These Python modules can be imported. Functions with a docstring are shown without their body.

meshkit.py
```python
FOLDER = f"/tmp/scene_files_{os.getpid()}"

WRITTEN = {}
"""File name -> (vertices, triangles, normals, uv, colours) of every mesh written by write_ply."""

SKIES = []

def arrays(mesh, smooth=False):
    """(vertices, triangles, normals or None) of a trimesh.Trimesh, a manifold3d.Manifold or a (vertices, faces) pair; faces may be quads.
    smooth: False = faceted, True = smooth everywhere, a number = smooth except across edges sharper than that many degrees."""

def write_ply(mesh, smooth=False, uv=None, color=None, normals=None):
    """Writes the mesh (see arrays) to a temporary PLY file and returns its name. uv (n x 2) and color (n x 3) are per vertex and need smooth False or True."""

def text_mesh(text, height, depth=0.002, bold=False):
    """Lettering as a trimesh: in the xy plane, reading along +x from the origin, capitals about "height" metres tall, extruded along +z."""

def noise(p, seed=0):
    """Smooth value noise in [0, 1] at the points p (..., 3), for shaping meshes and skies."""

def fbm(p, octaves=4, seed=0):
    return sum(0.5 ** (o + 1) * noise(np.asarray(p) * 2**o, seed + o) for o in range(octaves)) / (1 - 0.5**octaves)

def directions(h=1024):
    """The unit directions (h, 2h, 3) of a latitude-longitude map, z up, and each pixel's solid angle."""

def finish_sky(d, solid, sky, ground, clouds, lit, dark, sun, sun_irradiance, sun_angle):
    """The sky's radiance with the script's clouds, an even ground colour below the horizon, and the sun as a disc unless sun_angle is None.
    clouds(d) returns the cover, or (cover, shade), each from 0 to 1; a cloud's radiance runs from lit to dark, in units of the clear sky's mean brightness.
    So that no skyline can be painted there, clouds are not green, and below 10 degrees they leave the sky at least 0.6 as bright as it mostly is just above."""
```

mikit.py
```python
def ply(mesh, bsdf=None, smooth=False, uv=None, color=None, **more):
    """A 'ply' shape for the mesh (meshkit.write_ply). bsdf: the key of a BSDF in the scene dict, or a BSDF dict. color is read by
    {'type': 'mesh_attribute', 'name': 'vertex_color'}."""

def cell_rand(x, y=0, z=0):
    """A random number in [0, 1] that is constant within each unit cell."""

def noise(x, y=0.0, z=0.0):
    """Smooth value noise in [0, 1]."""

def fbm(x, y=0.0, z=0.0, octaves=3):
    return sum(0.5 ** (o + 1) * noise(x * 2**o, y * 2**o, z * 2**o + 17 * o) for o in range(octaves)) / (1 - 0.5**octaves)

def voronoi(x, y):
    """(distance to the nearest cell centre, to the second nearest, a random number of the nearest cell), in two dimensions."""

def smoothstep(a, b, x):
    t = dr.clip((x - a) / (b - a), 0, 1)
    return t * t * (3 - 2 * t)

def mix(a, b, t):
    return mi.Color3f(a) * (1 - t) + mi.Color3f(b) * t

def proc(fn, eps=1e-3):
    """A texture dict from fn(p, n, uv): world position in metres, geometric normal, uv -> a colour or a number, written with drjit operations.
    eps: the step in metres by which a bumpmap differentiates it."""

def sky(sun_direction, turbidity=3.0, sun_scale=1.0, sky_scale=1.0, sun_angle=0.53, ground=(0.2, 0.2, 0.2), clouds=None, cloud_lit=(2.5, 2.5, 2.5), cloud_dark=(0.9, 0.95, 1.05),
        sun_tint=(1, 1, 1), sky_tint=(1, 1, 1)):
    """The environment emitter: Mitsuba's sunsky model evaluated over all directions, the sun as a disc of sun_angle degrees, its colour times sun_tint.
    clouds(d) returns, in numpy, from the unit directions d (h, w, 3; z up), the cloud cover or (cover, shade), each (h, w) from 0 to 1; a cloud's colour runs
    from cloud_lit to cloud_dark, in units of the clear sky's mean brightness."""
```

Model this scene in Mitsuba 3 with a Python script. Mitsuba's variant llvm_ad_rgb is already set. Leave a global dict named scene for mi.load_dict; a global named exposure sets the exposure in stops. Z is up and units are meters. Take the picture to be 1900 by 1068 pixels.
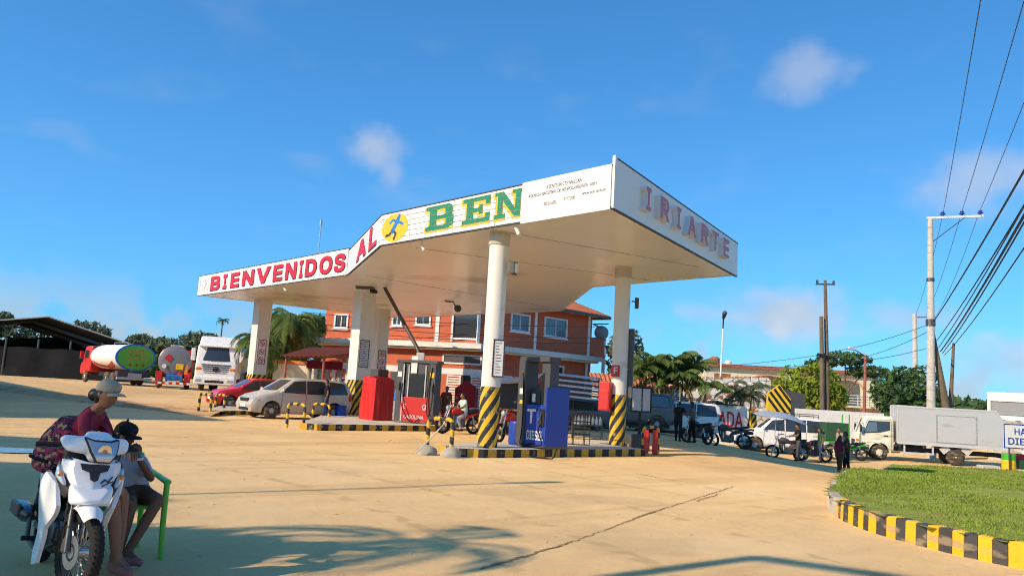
import math, random, numpy as np, trimesh, shapely, manifold3d as m3
import drjit as dr, mitsuba as mi, mikit, meshkit
from shapely.geometry import Polygon, LineString, Point, box as sbox
from shapely import affinity
from mikit import proc, noise, fbm, voronoi, cell_rand, smoothstep, mix

# ---------------------------------------------------------------- camera, sky, exposure
scene, labels = {}, {}
PITCH, ROLL = math.atan(191 / 1463.0), math.radians(3.3)      # phone held 3.3 degrees off level
_U = np.array([-math.sin(ROLL), -math.sin(PITCH) * math.cos(ROLL), math.cos(PITCH) * math.cos(ROLL)])
scene['camera'] = {'type': 'perspective', 'fov': math.degrees(2 * math.atan(950 / 1463.0)), 'fov_axis': 'x', 'near_clip': 0.1, 'far_clip': 3000.0,
                   'to_world': mi.ScalarTransform4f().look_at(origin=[0, 0, 1.6], target=[0, math.cos(PITCH), 1.6 + math.sin(PITCH)], up=_U.tolist())}
SUN_AZ, SUN_EL = (-0.80, -0.60), math.radians(29)
SUN = [SUN_AZ[0] * math.cos(SUN_EL), SUN_AZ[1] * math.cos(SUN_EL), math.sin(SUN_EL)]
exposure = 1.80


def cloud_cover(d):
    az = np.degrees(np.arctan2(d[..., 0], d[..., 1])); el = np.degrees(np.arcsin(np.clip(d[..., 2], -1, 1)))
    q = d / np.maximum(d[..., 2:3] + 0.16, 0.05)
    n = meshkit.fbm(q * [5.0, 5.0, 5.0], 5, 3); n2 = meshkit.fbm(d * 34.0, 6, 9); n3 = meshkit.fbm(d * 11.0, 3, 5)
    sm = lambda a, b, x: np.clip((x - a) / (b - a), 0, 1) ** 2 * (3 - 2 * np.clip((x - a) / (b - a), 0, 1))
    c = np.zeros(az.shape)
    for a, e, ra, re, k in ((-10.9, 16.6, 2.6, 1.7, .50), (-9.6, 15.0, 1.2, 1.4, .34), (20.6, 22.5, 3.4, 2.0, .34), (19, 6.3, 5.5, 2.2, .75), (31, 14.5, 5, 2.5, .45), (33, 3.6, 5, 2, .6), (27, 6.3, 4, 1.2, .5), (13.5, 6.3, 2.2, 1.0, .4)):
        r = np.sqrt(((az - a + 2.2 * (n3 - .5)) / ra) ** 2 + ((el - e) / re) ** 2)
        c = np.maximum(c, k * sm(1.15, .15, r + 1.0 * (n2 - .5)))
    band = sm(7.5, 1.0, el) * sm(.40, .62, n2 * .6 + n3 * .4) * .7                      # low far clouds
    wisp = sm(.56, .85, n) * .10 * sm(6, 14, el) * sm(40, 20, el)
    cov = np.maximum(np.maximum(c, band), wisp)
    return cov, np.clip(.35 + .9 * (n2 - .35), 0, 1) * sm(26, 5, el)


scene['sky'] = mikit.sky(SUN, turbidity=3, ground=(.30, .24, .16), clouds=cloud_cover, cloud_lit=(2.1, 2.05, 2.05), cloud_dark=(1.15, 1.3, 1.5), sky_scale=1.25, sky_tint=(.39, .96, 1.46), sun_tint=(1.0, 1.0, 1.06))

# ---------------------------------------------------------------- helpers
PI = math.pi
rng = random.Random(7)
CUR = [np.eye(4)]


class frame:
    """everything added inside stands at x, y, z turned by the heading"""
    def __init__(self, x, y, z=0.0, deg=0.0, s=1.0, tilt=None):
        a = math.radians(deg); m = np.eye(4)
        m[:3, :3] = np.array([[math.cos(a), -math.sin(a), 0], [math.sin(a), math.cos(a), 0], [0, 0, 1.0]]) * s
        m[:3, 3] = (x, y, z)
        if tilt is not None:
            m = m @ trimesh.transformations.rotation_matrix(math.radians(tilt[0]), tilt[1])
        self.m = m

    def __enter__(self):
        CUR.append(CUR[-1] @ self.m)

    def __exit__(self, *a):
        CUR.pop()


class MB:
    """collects faces of one mesh; every face owns its corners so that uv can be given per face"""
    def __init__(self):
        self.v, self.f, self.u, self.n = [], [], [], 0

    def raw(self, v, f, uv=None):
        v = np.asarray(v, float); f = np.asarray(f, int)
        if f.shape[1] == 4:
            f = np.vstack([f[:, [0, 1, 2]], f[:, [0, 2, 3]]])
        self.v.append(v); self.f.append(f + self.n); self.n += len(v)
        self.u.append(np.zeros((len(v), 2)) if uv is None else np.asarray(uv, float))
        return self

    def mesh(self, m, T=None):
        if hasattr(m, 'to_mesh'):
            q = m.to_mesh(); v, f = np.array(q.vert_properties[:, :3], float), np.array(q.tri_verts)
        else:
            v, f = np.array(m.vertices), np.array(m.faces)
        if T is not None:
            v = v @ T[:3, :3].T + T[:3, 3]
        return self.raw(v, f)

    def quad(self, a, b, c, d, uv=None):
        return self.raw([a, b, c, d], [[0, 1, 2, 3]], uv)

    def box(self, x0, x1, y0, y1, z0, z1, ang=0.0, pivot=None):
        c = np.array([[x, y, z] for x in (x0, x1) for y in (y0, y1) for z in (z0, z1)], float)
        if ang:
            p = np.array(pivot if pivot is not None else [(x0 + x1) / 2, (y0 + y1) / 2]); a = math.radians(ang)
            r = np.array([[math.cos(a), -math.sin(a)], [math.sin(a), math.cos(a)]])
            c[:, :2] = (c[:, :2] - p) @ r.T + p
        q = [[0, 1, 3, 2], [4, 6, 7, 5], [0, 4, 5, 1], [2, 3, 7, 6], [0, 2, 6, 4], [1, 5, 7, 3]]
        return self.raw(c, q)

    def obox(self, o, ex, ey, ez):
        """box from corner o along three vectors"""
        o, ex, ey, ez = (np.asarray(t, float) for t in (o, ex, ey, ez))
        c = [o + i * ex + j * ey + k * ez for i in (0, 1) for j in (0, 1) for k in (0, 1)]
        return self.raw(c, [[0, 1, 3, 2], [4, 6, 7, 5], [0, 4, 5, 1], [2, 3, 7, 6], [0, 2, 6, 4], [1, 5, 7, 3]])

    def bar(self, a, b, w, h=None, up=(0, 0, 1)):
        a, b = np.asarray(a, float), np.asarray(b, float); d = b - a; d = d / np.linalg.norm(d)
        s = np.cross(d, up)
        if np.linalg.norm(s) < 1e-3: s = np.cross(d, [1, 0, 0])
        s /= np.linalg.norm(s); t = np.cross(s, d); h = w if h is None else h
        return self.obox(a - s * w / 2 - t * h / 2, b - a, s * w, t * h)

    def tube(self, pts, r, n=8, uvk=None, cap=True):
        p = np.asarray(pts, float); r = np.broadcast_to(np.asarray(r, float), (len(p),))
        t = np.gradient(p, axis=0); t /= np.linalg.norm(t, axis=1, keepdims=True) + 1e-12
        a = np.cross(t[0], [0, 0, 1.0]); a = np.cross(t[0], [1.0, 0, 0]) if np.linalg.norm(a) < .1 else a
        V, UV, L = [], [], 0
        for i in range(len(p)):
            a = a - t[i] * (a @ t[i]); a /= np.linalg.norm(a); b = np.cross(t[i], a)
            if i: L += np.linalg.norm(p[i] - p[i - 1])
            for k in range(n + 1):
                g = 2 * PI * k / n
                V.append(p[i] + r[i] * (math.cos(g) * a + math.sin(g) * b)); UV.append((g * r[i], L))
        F = [[i * (n + 1) + k, i * (n + 1) + k + 1, (i + 1) * (n + 1) + k + 1, (i + 1) * (n + 1) + k] for i in range(len(p) - 1) for k in range(n)]
        self.raw(V, F, UV)
        if cap:
            for i, s in ((0, -1), (len(p) - 1, 1)):
                ring = [V[i * (n + 1) + k] for k in range(n)]
                if s < 0: ring = ring[::-1]
                self.raw([p[i]] + ring, [[0, 1 + k, 1 + (k + 1) % n] for k in range(n)])
        return self

    def lathe(self, prof, n=20, axis='z', c=(0, 0, 0)):
        """profile of (radius, height) turned round an axis through c"""
        V, F = [], []
        for i, (r, h) in enumerate(prof):
            for k in range(n):
                g = 2 * PI * k / n; x, y, z = r * math.cos(g), r * math.sin(g), h
                if axis == 'y': x, y, z = x, z, y
                if axis == 'x': x, y, z = z, x, y
                V.append((x + c[0], y + c[1], z + c[2]))
        for i in range(len(prof) - 1):
            for k in range(n):
                q = [i * n + k, i * n + (k + 1) % n, (i + 1) * n + (k + 1) % n, (i + 1) * n + k]
                F.append(q if axis != 'y' else q[::-1])
        return self.raw(V, F)

    def prism(self, poly, h0, h1, plane='xy', T=None):
        """shapely polygon extruded; plane xz: extruded along y"""
        for g in getattr(poly, 'geoms', [poly]):
            if g.area < 1e-7 or g.geom_type != 'Polygon': continue
            m = trimesh.creation.extrude_polygon(g, h1 - h0, engine='earcut'); v = np.array(m.vertices); v[:, 2] += h0
            if plane == 'xz': v = v[:, [0, 2, 1]] * [1, -1, 1]
            if plane == 'yz': v = v[:, [2, 0, 1]]
            if T is not None: v = v @ T[:3, :3].T + T[:3, 3]
            self.raw(v, m.faces)
        return self


def numbered(k):
    if k not in scene and k not in labels: return k
    i = 1
    while f'{k}_{i:03d}' in scene or f'{k}_{i:03d}' in labels: i += 1
    return f'{k}_{i:03d}'


def tag(k, label=None, cat=None, group=None, kind=None):
    e = {a: b for a, b in (('label', label), ('category', cat), ('group', group), ('kind', kind)) if b}
    if e: labels[k] = e
    return k


def thing(name, label, cat, group=None):
    return tag(numbered(name), label, cat, group)


def add(name, m, mat, parent=None, label=None, cat=None, group=None, kind=None, smooth=False, uv=False):
    """one entry of the scene (a part when parent is given), placed by the current frame"""
    k = numbered(parent + '__' + name if parent else name)
    b = MB()
    if isinstance(m, MB): b = m
    else: b.mesh(m)
    if not b.v: return None
    v, f, u = np.vstack(b.v), np.vstack(b.f), np.vstack(b.u)
    T = CUR[-1]
    v = v @ T[:3, :3].T + T[:3, 3]
    if uv:
        scene[k] = mikit.ply((v, f), mat, smooth=False, uv=u)
    elif smooth:
        t = trimesh.Trimesh(v, f, process=False); t.merge_vertices(digits_vertex=4)
        scene[k] = mikit.ply(t, mat, smooth=smooth)
    else:
        scene[k] = mikit.ply((v, f), mat)
    tag(k, label, cat, group, kind)
    return k


def hullbones(bones, seg=10):
    """bones: (p, rp, q, rq); manifold union of tapered capsules"""
    out = []
    for p, rp, q, rq in bones:
        s = [m3.Manifold.sphere(r, seg).translate(list(map(float, c))) for c, r in ((p, rp), (q, rq))]
        out.append(m3.Manifold.batch_hull(s))
    return m3.Manifold.batch_boolean(out, m3.OpType.Add)


def soft(man, length=.03, it=8):
    q = man.refine_to_length(length).to_mesh()
    t = trimesh.Trimesh(np.array(q.vert_properties[:, :3], float), np.array(q.tri_verts), process=False); t.merge_vertices()
    if it: trimesh.smoothing.filter_taubin(t, lamb=.5, nu=-.51, iterations=it)
    return t


def rbox(x0, x1, y0, y1, z0, z1, r=.03, seg=8):
    s = [m3.Manifold.sphere(r, seg).translate([x, y, z]) for x in (x0 + r, x1 - r) for y in (y0 + r, y1 - r) for z in (z0 + r, z1 - r)]
    return m3.Manifold.batch_hull(s)


_TP = {}
def text_poly(t, bold=True):
    """lettering as a polygon, capitals 1 high, starting at 0"""
    if (t, bold) not in _TP:
        m = meshkit.text_mesh(t, 1.0, .1, bold); v = np.array(m.vertices); n = np.array(m.face_normals)
        tris = [Polygon(v[f][:, :2]) for f, q in zip(m.faces, n) if q[2] > .9]
        g = shapely.union_all([p.buffer(.002) for p in tris]); x0, y0, x1, y1 = g.bounds
        _TP[(t, bold)] = affinity.translate(g, -x0, 0)
    return _TP[(t, bold)]


def fit(poly, x0, y0, x1, y1):
    a, b, c, d = poly.bounds
    return affinity.translate(affinity.scale(affinity.translate(poly, -a, -b), (x1 - x0) / (c - a), (y1 - y0) / (d - b), origin=(0, 0)), x0, y0)


def plane_T(o, ex, ez):
    """matrix: local x along ex, local y along ez (up), local z out of the plane (ex x ez)"""
    ex, ez = np.asarray(ex, float), np.asarray(ez, float); ex = ex / np.linalg.norm(ex); ez = ez - ex * (ex @ ez); ez /= np.linalg.norm(ez)
    T = np.eye(4); T[:3, 0], T[:3, 1], T[:3, 2], T[:3, 3] = ex, ez, np.cross(ex, ez), o
    return T


def ss(a, b, x):
    t = np.clip((np.asarray(x, float) - a) / (b - a), 0, 1); return t * t * (3 - 2 * t)


def gz(x, y):
    """height of the yard: flat round the islands, falling to the street on the right, rising to the truck park on the left"""
    return -0.90 * ss(6, 15, x) * ss(14, 29, y) + 0.35 * ss(-6, -16, x) * ss(34, 58, y)


# ---------------------------------------------------------------- materials
def mat(name, color, rough=.55, spec=.4, metal=0.0, coat=0.0, two=True):
    b = {'type': 'principled', 'base_color': color if isinstance(color, dict) else {'type': 'rgb', 'value': list(color)}, 'roughness': rough, 'specular': spec}
    if metal: b['metallic'] = metal
    if coat: b['clearcoat'] = coat; b['clearcoat_gloss'] = .92
    scene[name] = {'type': 'twosided', 'nested': b} if two else b
    return name


def bumped(name, color, fn, scale=1.0, rough=.6, spec=.4, eps=.004):
    b = {'type': 'principled', 'base_color': color if isinstance(color, dict) else {'type': 'rgb', 'value': list(color)}, 'roughness': rough, 'specular': spec}
    scene[name] = {'type': 'twosided', 'nested': {'type': 'bumpmap', 'arbitrary': proc(fn, eps), 'scale': scale, 'bsdf': b}}
    return name


def speck(c, amt=.25, f=3.0, dirt=None, lo=.5, hi=.8):
    """base colour c with broken variation and stains of the colour dirt"""
    def fn(p, n, uv):
        a = fbm(p.x * f, p.y * f, p.z * f, 3); col = mi.Color3f(*c) * (1 + amt * (a - .5) * 2)
        if dirt is not None:
            b = fbm(p.x * f * .37 + 9, p.y * f * .37, p.z * f * .9, 4)
            col = mix(col, mi.Color3f(*dirt), smoothstep(lo, hi, b) * .8)
        return col
    return proc(fn)


def ground_col(p, n, uv):
    a = fbm(p.x * .13, p.y * .13, 0, 4); b = fbm(p.x * 2.1, p.y * 2.1, 3, 4); c = noise(p.x * 30, p.y * 30, 1)
    t = fbm((p.x * .75 + p.y * .66) * .16, (p.y * .75 - p.x * .66) * 1.7, 5, 3)         # worn wheel tracks
    col = mix((.51, .335, .150), (.61, .415, .195), smoothstep(.3, .7, a))
    col = col * (1 + .16 * (b - .5)) * (1 + .10 * (c - .5))
    col = mix(col, (.43, .275, .12), smoothstep(.56, .78, t) * .42)
    pale = fbm(p.x * .33 + 7, p.y * .33 - 3, 2, 5); col = mix(col, (.66, .49, .27), smoothstep(.50, .74, pale) * .35)
    r1 = dr.sqrt(dr.square(p.x + 14) + dr.square(p.y - 2)); r2 = dr.sqrt(dr.square(p.x - 22) + dr.square(p.y - 31)); gr = noise(p.x * 6, p.y * 6, 9)
    for r_, a_ in ((r1, 15.2), (r1, 16.8), (r1, 18.9), (r2, 24.0), (r2, 25.6)):                # wheel tracks worn into the dust
        col = mix(col, (.40, .265, .125), smoothstep(.16, .05, dr.abs(r_ - a_ + .25 * noise(p.x * .4, p.y * .4, a_))) * smoothstep(.35, .75, gr) * .55)
    s = fbm(p.x * .55 + 40, p.y * .55, 8, 4)
    return mix(col, (.31, .215, .12), smoothstep(.62, .78, s) * .28)                      # oil and mud stains


def kerb_paint(p, n, uv):
    k = dr.floor(uv.x / .26); odd = k - 2 * dr.floor(k * .5); r = fbm(p.x * 9, p.y * 9, p.z * 9, 3)
    col = dr.select(odd < .5, mi.Color3f(.62, .36, .03), mi.Color3f(.035, .035, .04))
    return mix(col, (.34, .26, .16), smoothstep(.60, .75, r) * .8)


def hazard_paint(p, n, uv):
    k = (uv.y - 1.5 * uv.x) / .44; k = k - dr.floor(k); r = fbm(p.x * 8, p.y * 8, p.z * 8, 3)
    col = dr.select(k < .5, mi.Color3f(.72, .45, .03), mi.Color3f(.03, .03, .038))
    return mix(col, (.38, .30, .2), smoothstep(.62, .78, r) * .75)


def band_paint(p, n, uv):
    k = (uv.y + .35 * uv.x) / .34; k = k - dr.floor(k); r = fbm(p.x * 20, p.y * 20, p.z * 20, 2)
    col = dr.select(k < .5, mi.Color3f(.70, .42, .03), mi.Color3f(.03, .03, .038))
    return mix(col, (.30, .24, .16), smoothstep(.64, .8, r) * .8)


def brick_wall(p, n, uv):
    """far brick coursing under orange paint"""
    h = dr.select(dr.abs(n.x) > dr.abs(n.y), p.y, p.x); row = dr.floor(p.z / .2); u = h / .42 + .5 * (row - 2 * dr.floor(row * .5))
    a = fbm(p.x * .8, p.y * .8, p.z * .8, 4)
    col = mix((.50, .115, .055), (.60, .155, .075), a) * (1 + .12 * (cell_rand(dr.floor(u), row) - .5))
    fz = p.z / .2 - row; fu = u - dr.floor(u)
    joint = dr.maximum(smoothstep(.06, .0, dr.minimum(fz, 1 - fz)), smoothstep(.04, .0, dr.minimum(fu, 1 - fu)))
    return mix(col, (.42, .10, .04), joint * .5)


def soffit_bump(p, n, uv):
    u = p.x * .68 - p.y * .73; w = u / .20; w = w - dr.floor(w)
    return smoothstep(0, .08, w) * smoothstep(1, .92, w) * .004 + .006 * fbm(p.x * 1.1, p.y * 1.1, 2, 3)


def bark(p, n, uv):
    a = fbm(p.x * 7, p.y * 7, p.z * 2, 4); return mix((.10, .075, .05), (.24, .19, .14), a)


def rubble(p, n, uv):
    d1, d2, r = voronoi((p.x * .8 + p.y * .6) * 2.2, p.z * 2.2); e = d2 - d1
    col = mix((.62, .58, .50), (.80, .77, .70), r)
    return mix((.16, .14, .11), col, smoothstep(.02, .16, e) * smoothstep(.25, .33, fbm(p.x * 1.7, p.y * 1.7, p.z * 1.7, 3)))


bumped('m_ground', proc(ground_col), lambda p, n, uv: .006 * fbm(p.x * 9, p.y * 9, 0, 3) + .012 * noise(p.x * 1.7, p.y * 1.7, 4), 1.0, .92, .2, .01)
mat('m_dirt', speck((.42, .27, .14), .3, 2.5, (.24, .15, .08), .5, .75), .95, .15)
mat('m_crack', speck((.29, .19, .10), .4, 20), .95, .1)
mat('m_white', (.78, .77, .73), .45, .4)
mat('m_white_dirty', speck((.74, .72, .66), .06, 3, (.46, .40, .32), .60, .85), .5, .4)
mat('m_fascia', speck((.80, .79, .75), .05, 6, (.55, .50, .42), .64, .9), .4, .4)
mat('m_letter_side', (.66, .66, .66), .5, .3); mat('m_letter_face', (.52, .19, .25), .5, .3); mat('m_fascia_back', (.72, .71, .68), .5, .4)
bumped('m_soffit', speck((.83, .81, .77), .04, 1.2, (.50, .40, .28), .60, .9), soffit_bump, 1.0, .2, .55, .004)
mat('m_black', (.018, .018, .02), .5, .4); mat('m_black_gloss', (.012, .012, .014), .18, .5, coat=.6); mat('m_rubber', (.022, .021, .02), .85, .2)
mat('m_dusty_rubber', speck((.07, .06, .05), .3, 14, (.30, .22, .13), .45, .7), .9, .2)
mat('m_grey', (.28, .28, .29), .5, .4); mat('m_dark_grey', (.075, .075, .08), .5, .4); mat('m_light_grey', (.52, .53, .54), .45, .4)
mat('m_steel', (.52, .52, .52), .32, .5, metal=.9); mat('m_chrome', (.75, .75, .75), .14, .5, metal=1.0); mat('m_dark_steel', (.12, .115, .11), .4, .5, metal=.6)
mat('m_red', (.58, .025, .022), .38, .5); mat('m_red_text', (.55, .02, .04), .5, .4); mat('m_maroon', (.20, .018, .04), .75, .2); mat('m_green_text', (.025, .23, .12), .5, .4)
mat('m_yellow', (.80, .50, .025), .45, .4); mat('m_blue', (.015, .055, .36), .4, .5); mat('m_bright_blue', (.03, .20, .62), .45, .4); mat('m_pink', (.62, .13, .22), .5, .4)
mat('m_orange', (.72, .22, .05), .55, .4); mat('m_green', (.07, .42, .04), .4, .5); mat('m_lime', (.13, .50, .05), .35, .5); mat('m_dark_green', (.03, .085, .04), .5, .4)
mat('m_outline', (.05, .02, .02), .6, .3); mat('m_print', (.06, .06, .09), .6, .3); mat('m_cream', speck((.76, .67, .49), .08, 2, (.45, .36, .24), .6, .85), .7, .3)
mat('m_kerb', proc(kerb_paint), .7, .3); mat('m_hazard', proc(hazard_paint), .6, .35); mat('m_band', proc(band_paint), .5, .4)
mat('m_kerb_yellow', speck((.86, .47, .02), .12, 9, (.46, .33, .17), .55, .72), .6, .35); mat('m_kerb_black', speck((.07, .065, .06), .3, 9, (.34, .26, .16), .52, .70), .7, .3)
mat('m_concrete', speck((.42, .38, .31), .15, 4, (.25, .21, .16), .55, .8), .85, .25); mat('m_pale_concrete', speck((.56, .52, .45), .12, 5, (.36, .31, .25), .55, .8), .8, .25)
mat('m_orange_wall', proc(brick_wall), .7, .3); mat('m_rubble', proc(rubble), .85, .2); mat('m_bark', proc(bark), .9, .15)
mat('m_tile_roof', speck((.50, .16, .07), .35, 2.5, (.22, .09, .05), .5, .75), .75, .25); mat('m_dull_red', speck((.33, .12, .09), .2, 2), .7, .25)
mat('m_brick', speck((.34, .14, .08), .4, 5), .85, .2)
mat('m_glass_dark', (.03, .035, .042), .08, .6, coat=.5); mat('m_glass_blue', (.10, .14, .18), .08, .6, coat=.5); mat('m_lamp_glass', (.75, .76, .76), .1, .6, coat=.8)
mat('m_net', speck((.020, .021, .023), .4, 1.3), .95, .1); mat('m_shed_roof', speck((.045, .046, .05), .3, 1.0), .85, .2)
mat('m_skin', (.26, .125, .070), .55, .35); mat('m_skin_dark', (.16, .078, .045), .55, .35); mat('m_hair', (.012, .010, .009), .45, .5)
mat('m_car_beige', (.55, .51, .42), .3, .5, metal=.15, coat=.8); mat('m_car_red', (.55, .012, .02), .3, .5, coat=.8); mat('m_car_white', (.78, .78, .77), .3, .5, coat=.7)
mat('m_car_grey', (.13, .13, .135), .3, .5, metal=.1, coat=.8); mat('m_box_grey', speck((.47, .49, .50), .05, 2, (.34, .33, .30), .62, .85), .4, .45); mat('m_plastic_black', (.028, .028, .03), .5, .4)
mat('m_bike_white', speck((.76, .77, .77), .04, 8, (.42, .35, .25), .66, .9), .3, .5, coat=.6); mat('m_headlight', (.55, .57, .58), .12, .6, metal=.5, coat=.8); mat('m_amber', (.70, .20, .02), .2, .5, coat=.6); mat('m_taillight', (.45, .01, .015), .2, .5, coat=.6)
mat('m_khaki', (.36, .31, .23), .85, .2); mat('m_jeans', (.045, .07, .13), .85, .2); mat('m_grey_cloth', (.38, .40, .45), .85, .2); mat('m_black_cloth', (.017, .017, .02), .85, .2)
mat('m_white_cloth', (.60, .61, .62), .85, .2); mat('m_mint', (.42, .62, .55), .85, .2); mat('m_camo', speck((.11, .10, .06), .9, 9), .9, .15); mat('m_peach', (.62, .34, .22), .85, .2)
mat('m_brown_cloth', (.12, .055, .035), .85, .2); mat('m_pink_shoe', (.36, .13, .13), .6, .3); mat('m_puddle', (.06, .05, .035), .03, .6)


def leafmat(name, c, tr=.5):
    def fn(p, n, uv):
        a = noise(p.x * 1.3, p.y * 1.3, p.z * 1.3); b = cell_rand(dr.floor(p.x * 5), dr.floor(p.y * 5), dr.floor(p.z * 5))
        return mi.Color3f(*c) * (.65 + .5 * a + .3 * b)
    scene[name] = {'type': 'principledthin', 'base_color': proc(fn), 'roughness': .5, 'spec_trans': 0.0, 'diff_trans': tr * 1.3, 'eta': 1.4}
    return name


leafmat('m_leaf', (.085, .14, .04)); leafmat('m_leaf_dark', (.09, .155, .06)); leafmat('m_leaf_bright', (.27, .34, .045)); leafmat('m_palm', (.16, .23, .07)); leafmat('m_leaf_grey', (.14, .17, .10))
leafmat('m_grass', (.28, .36, .06)); leafmat('m_palm_dry', (.22, .17, .05))


def flower_cloth(p, n, uv):
    d1, d2, r = voronoi((p.x - p.y) * 44, p.z * 44 + p.y * 15)
    c = mix((.28, .02, .05), (.55, .05, .12), r)
    c = dr.select(r > .84, mi.Color3f(.66, .33, .14), c); c = dr.select(r < .34, mi.Color3f(.03, .025, .04), c)
    return mix(c, (.62, .40, .30), smoothstep(.20, .12, d1) * .45)


mat('m_flower_cloth', proc(flower_cloth), .85, .2)
# ---------------------------------------------------------------- the ground
def sheet(xs, ys, fz, inside=None):
    X, Y = np.meshgrid(xs, ys, indexing='ij'); Z = fz(X, Y); v = np.stack([X, Y, Z], -1).reshape(-1, 3); n = len(ys)
    i, j = np.meshgrid(np.arange(len(xs) - 1), np.arange(n - 1), indexing='ij')
    q = np.stack([i * n + j, (i + 1) * n + j, (i + 1) * n + j + 1, i * n + j + 1], -1).reshape(-1, 4)
    if inside is not None:
        c = v[q].mean(1); q = q[inside(c[:, 0], c[:, 1])]
    return MB().raw(v, q)


gx = np.concatenate([[-1800, -700, -300, -150, -90], np.arange(-70, 70.1, 1.0), [90, 150, 300, 700, 1800]])
gy = np.concatenate([[-300, -100, -40, -20], np.arange(-10, 100.1, 1.0), [130, 200, 350, 800, 2000]])
bump = lambda x, y: gz(x, y) + .035 * (meshkit.fbm(np.stack([x * .35, y * .35, 0 * x], -1), 3, 2) - .5) * ss(3, 8, np.hypot(x, y))
add('ground', sheet(gx, gy, bump), 'm_ground', smooth=True, kind='structure')

# rough soil bank in front of the truck park
xs = np.linspace(-60, -11, 150); ys = np.linspace(0, 1, 14)
V = []
for x in xs:
    y0 = 29.5 + (-11 - x) * .78; 
    for t in ys:
        y = y0 + t * 3.2; w = math.sin(PI * t)
        V.append((x, y, gz(x, y) + .02 + w * (.10 + .22 * float(meshkit.fbm(np.array([x * 1.6, y * 1.6, 0]), 4, 4)) - .08) - .06 * (1 - w)))
q = [[i * 14 + j, (i + 1) * 14 + j, (i + 1) * 14 + j + 1, i * 14 + j + 1] for i in range(149) for j in range(13)]
add('soil_bank', MB().raw(V, q), 'm_dirt', smooth=True, kind='structure')


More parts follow.
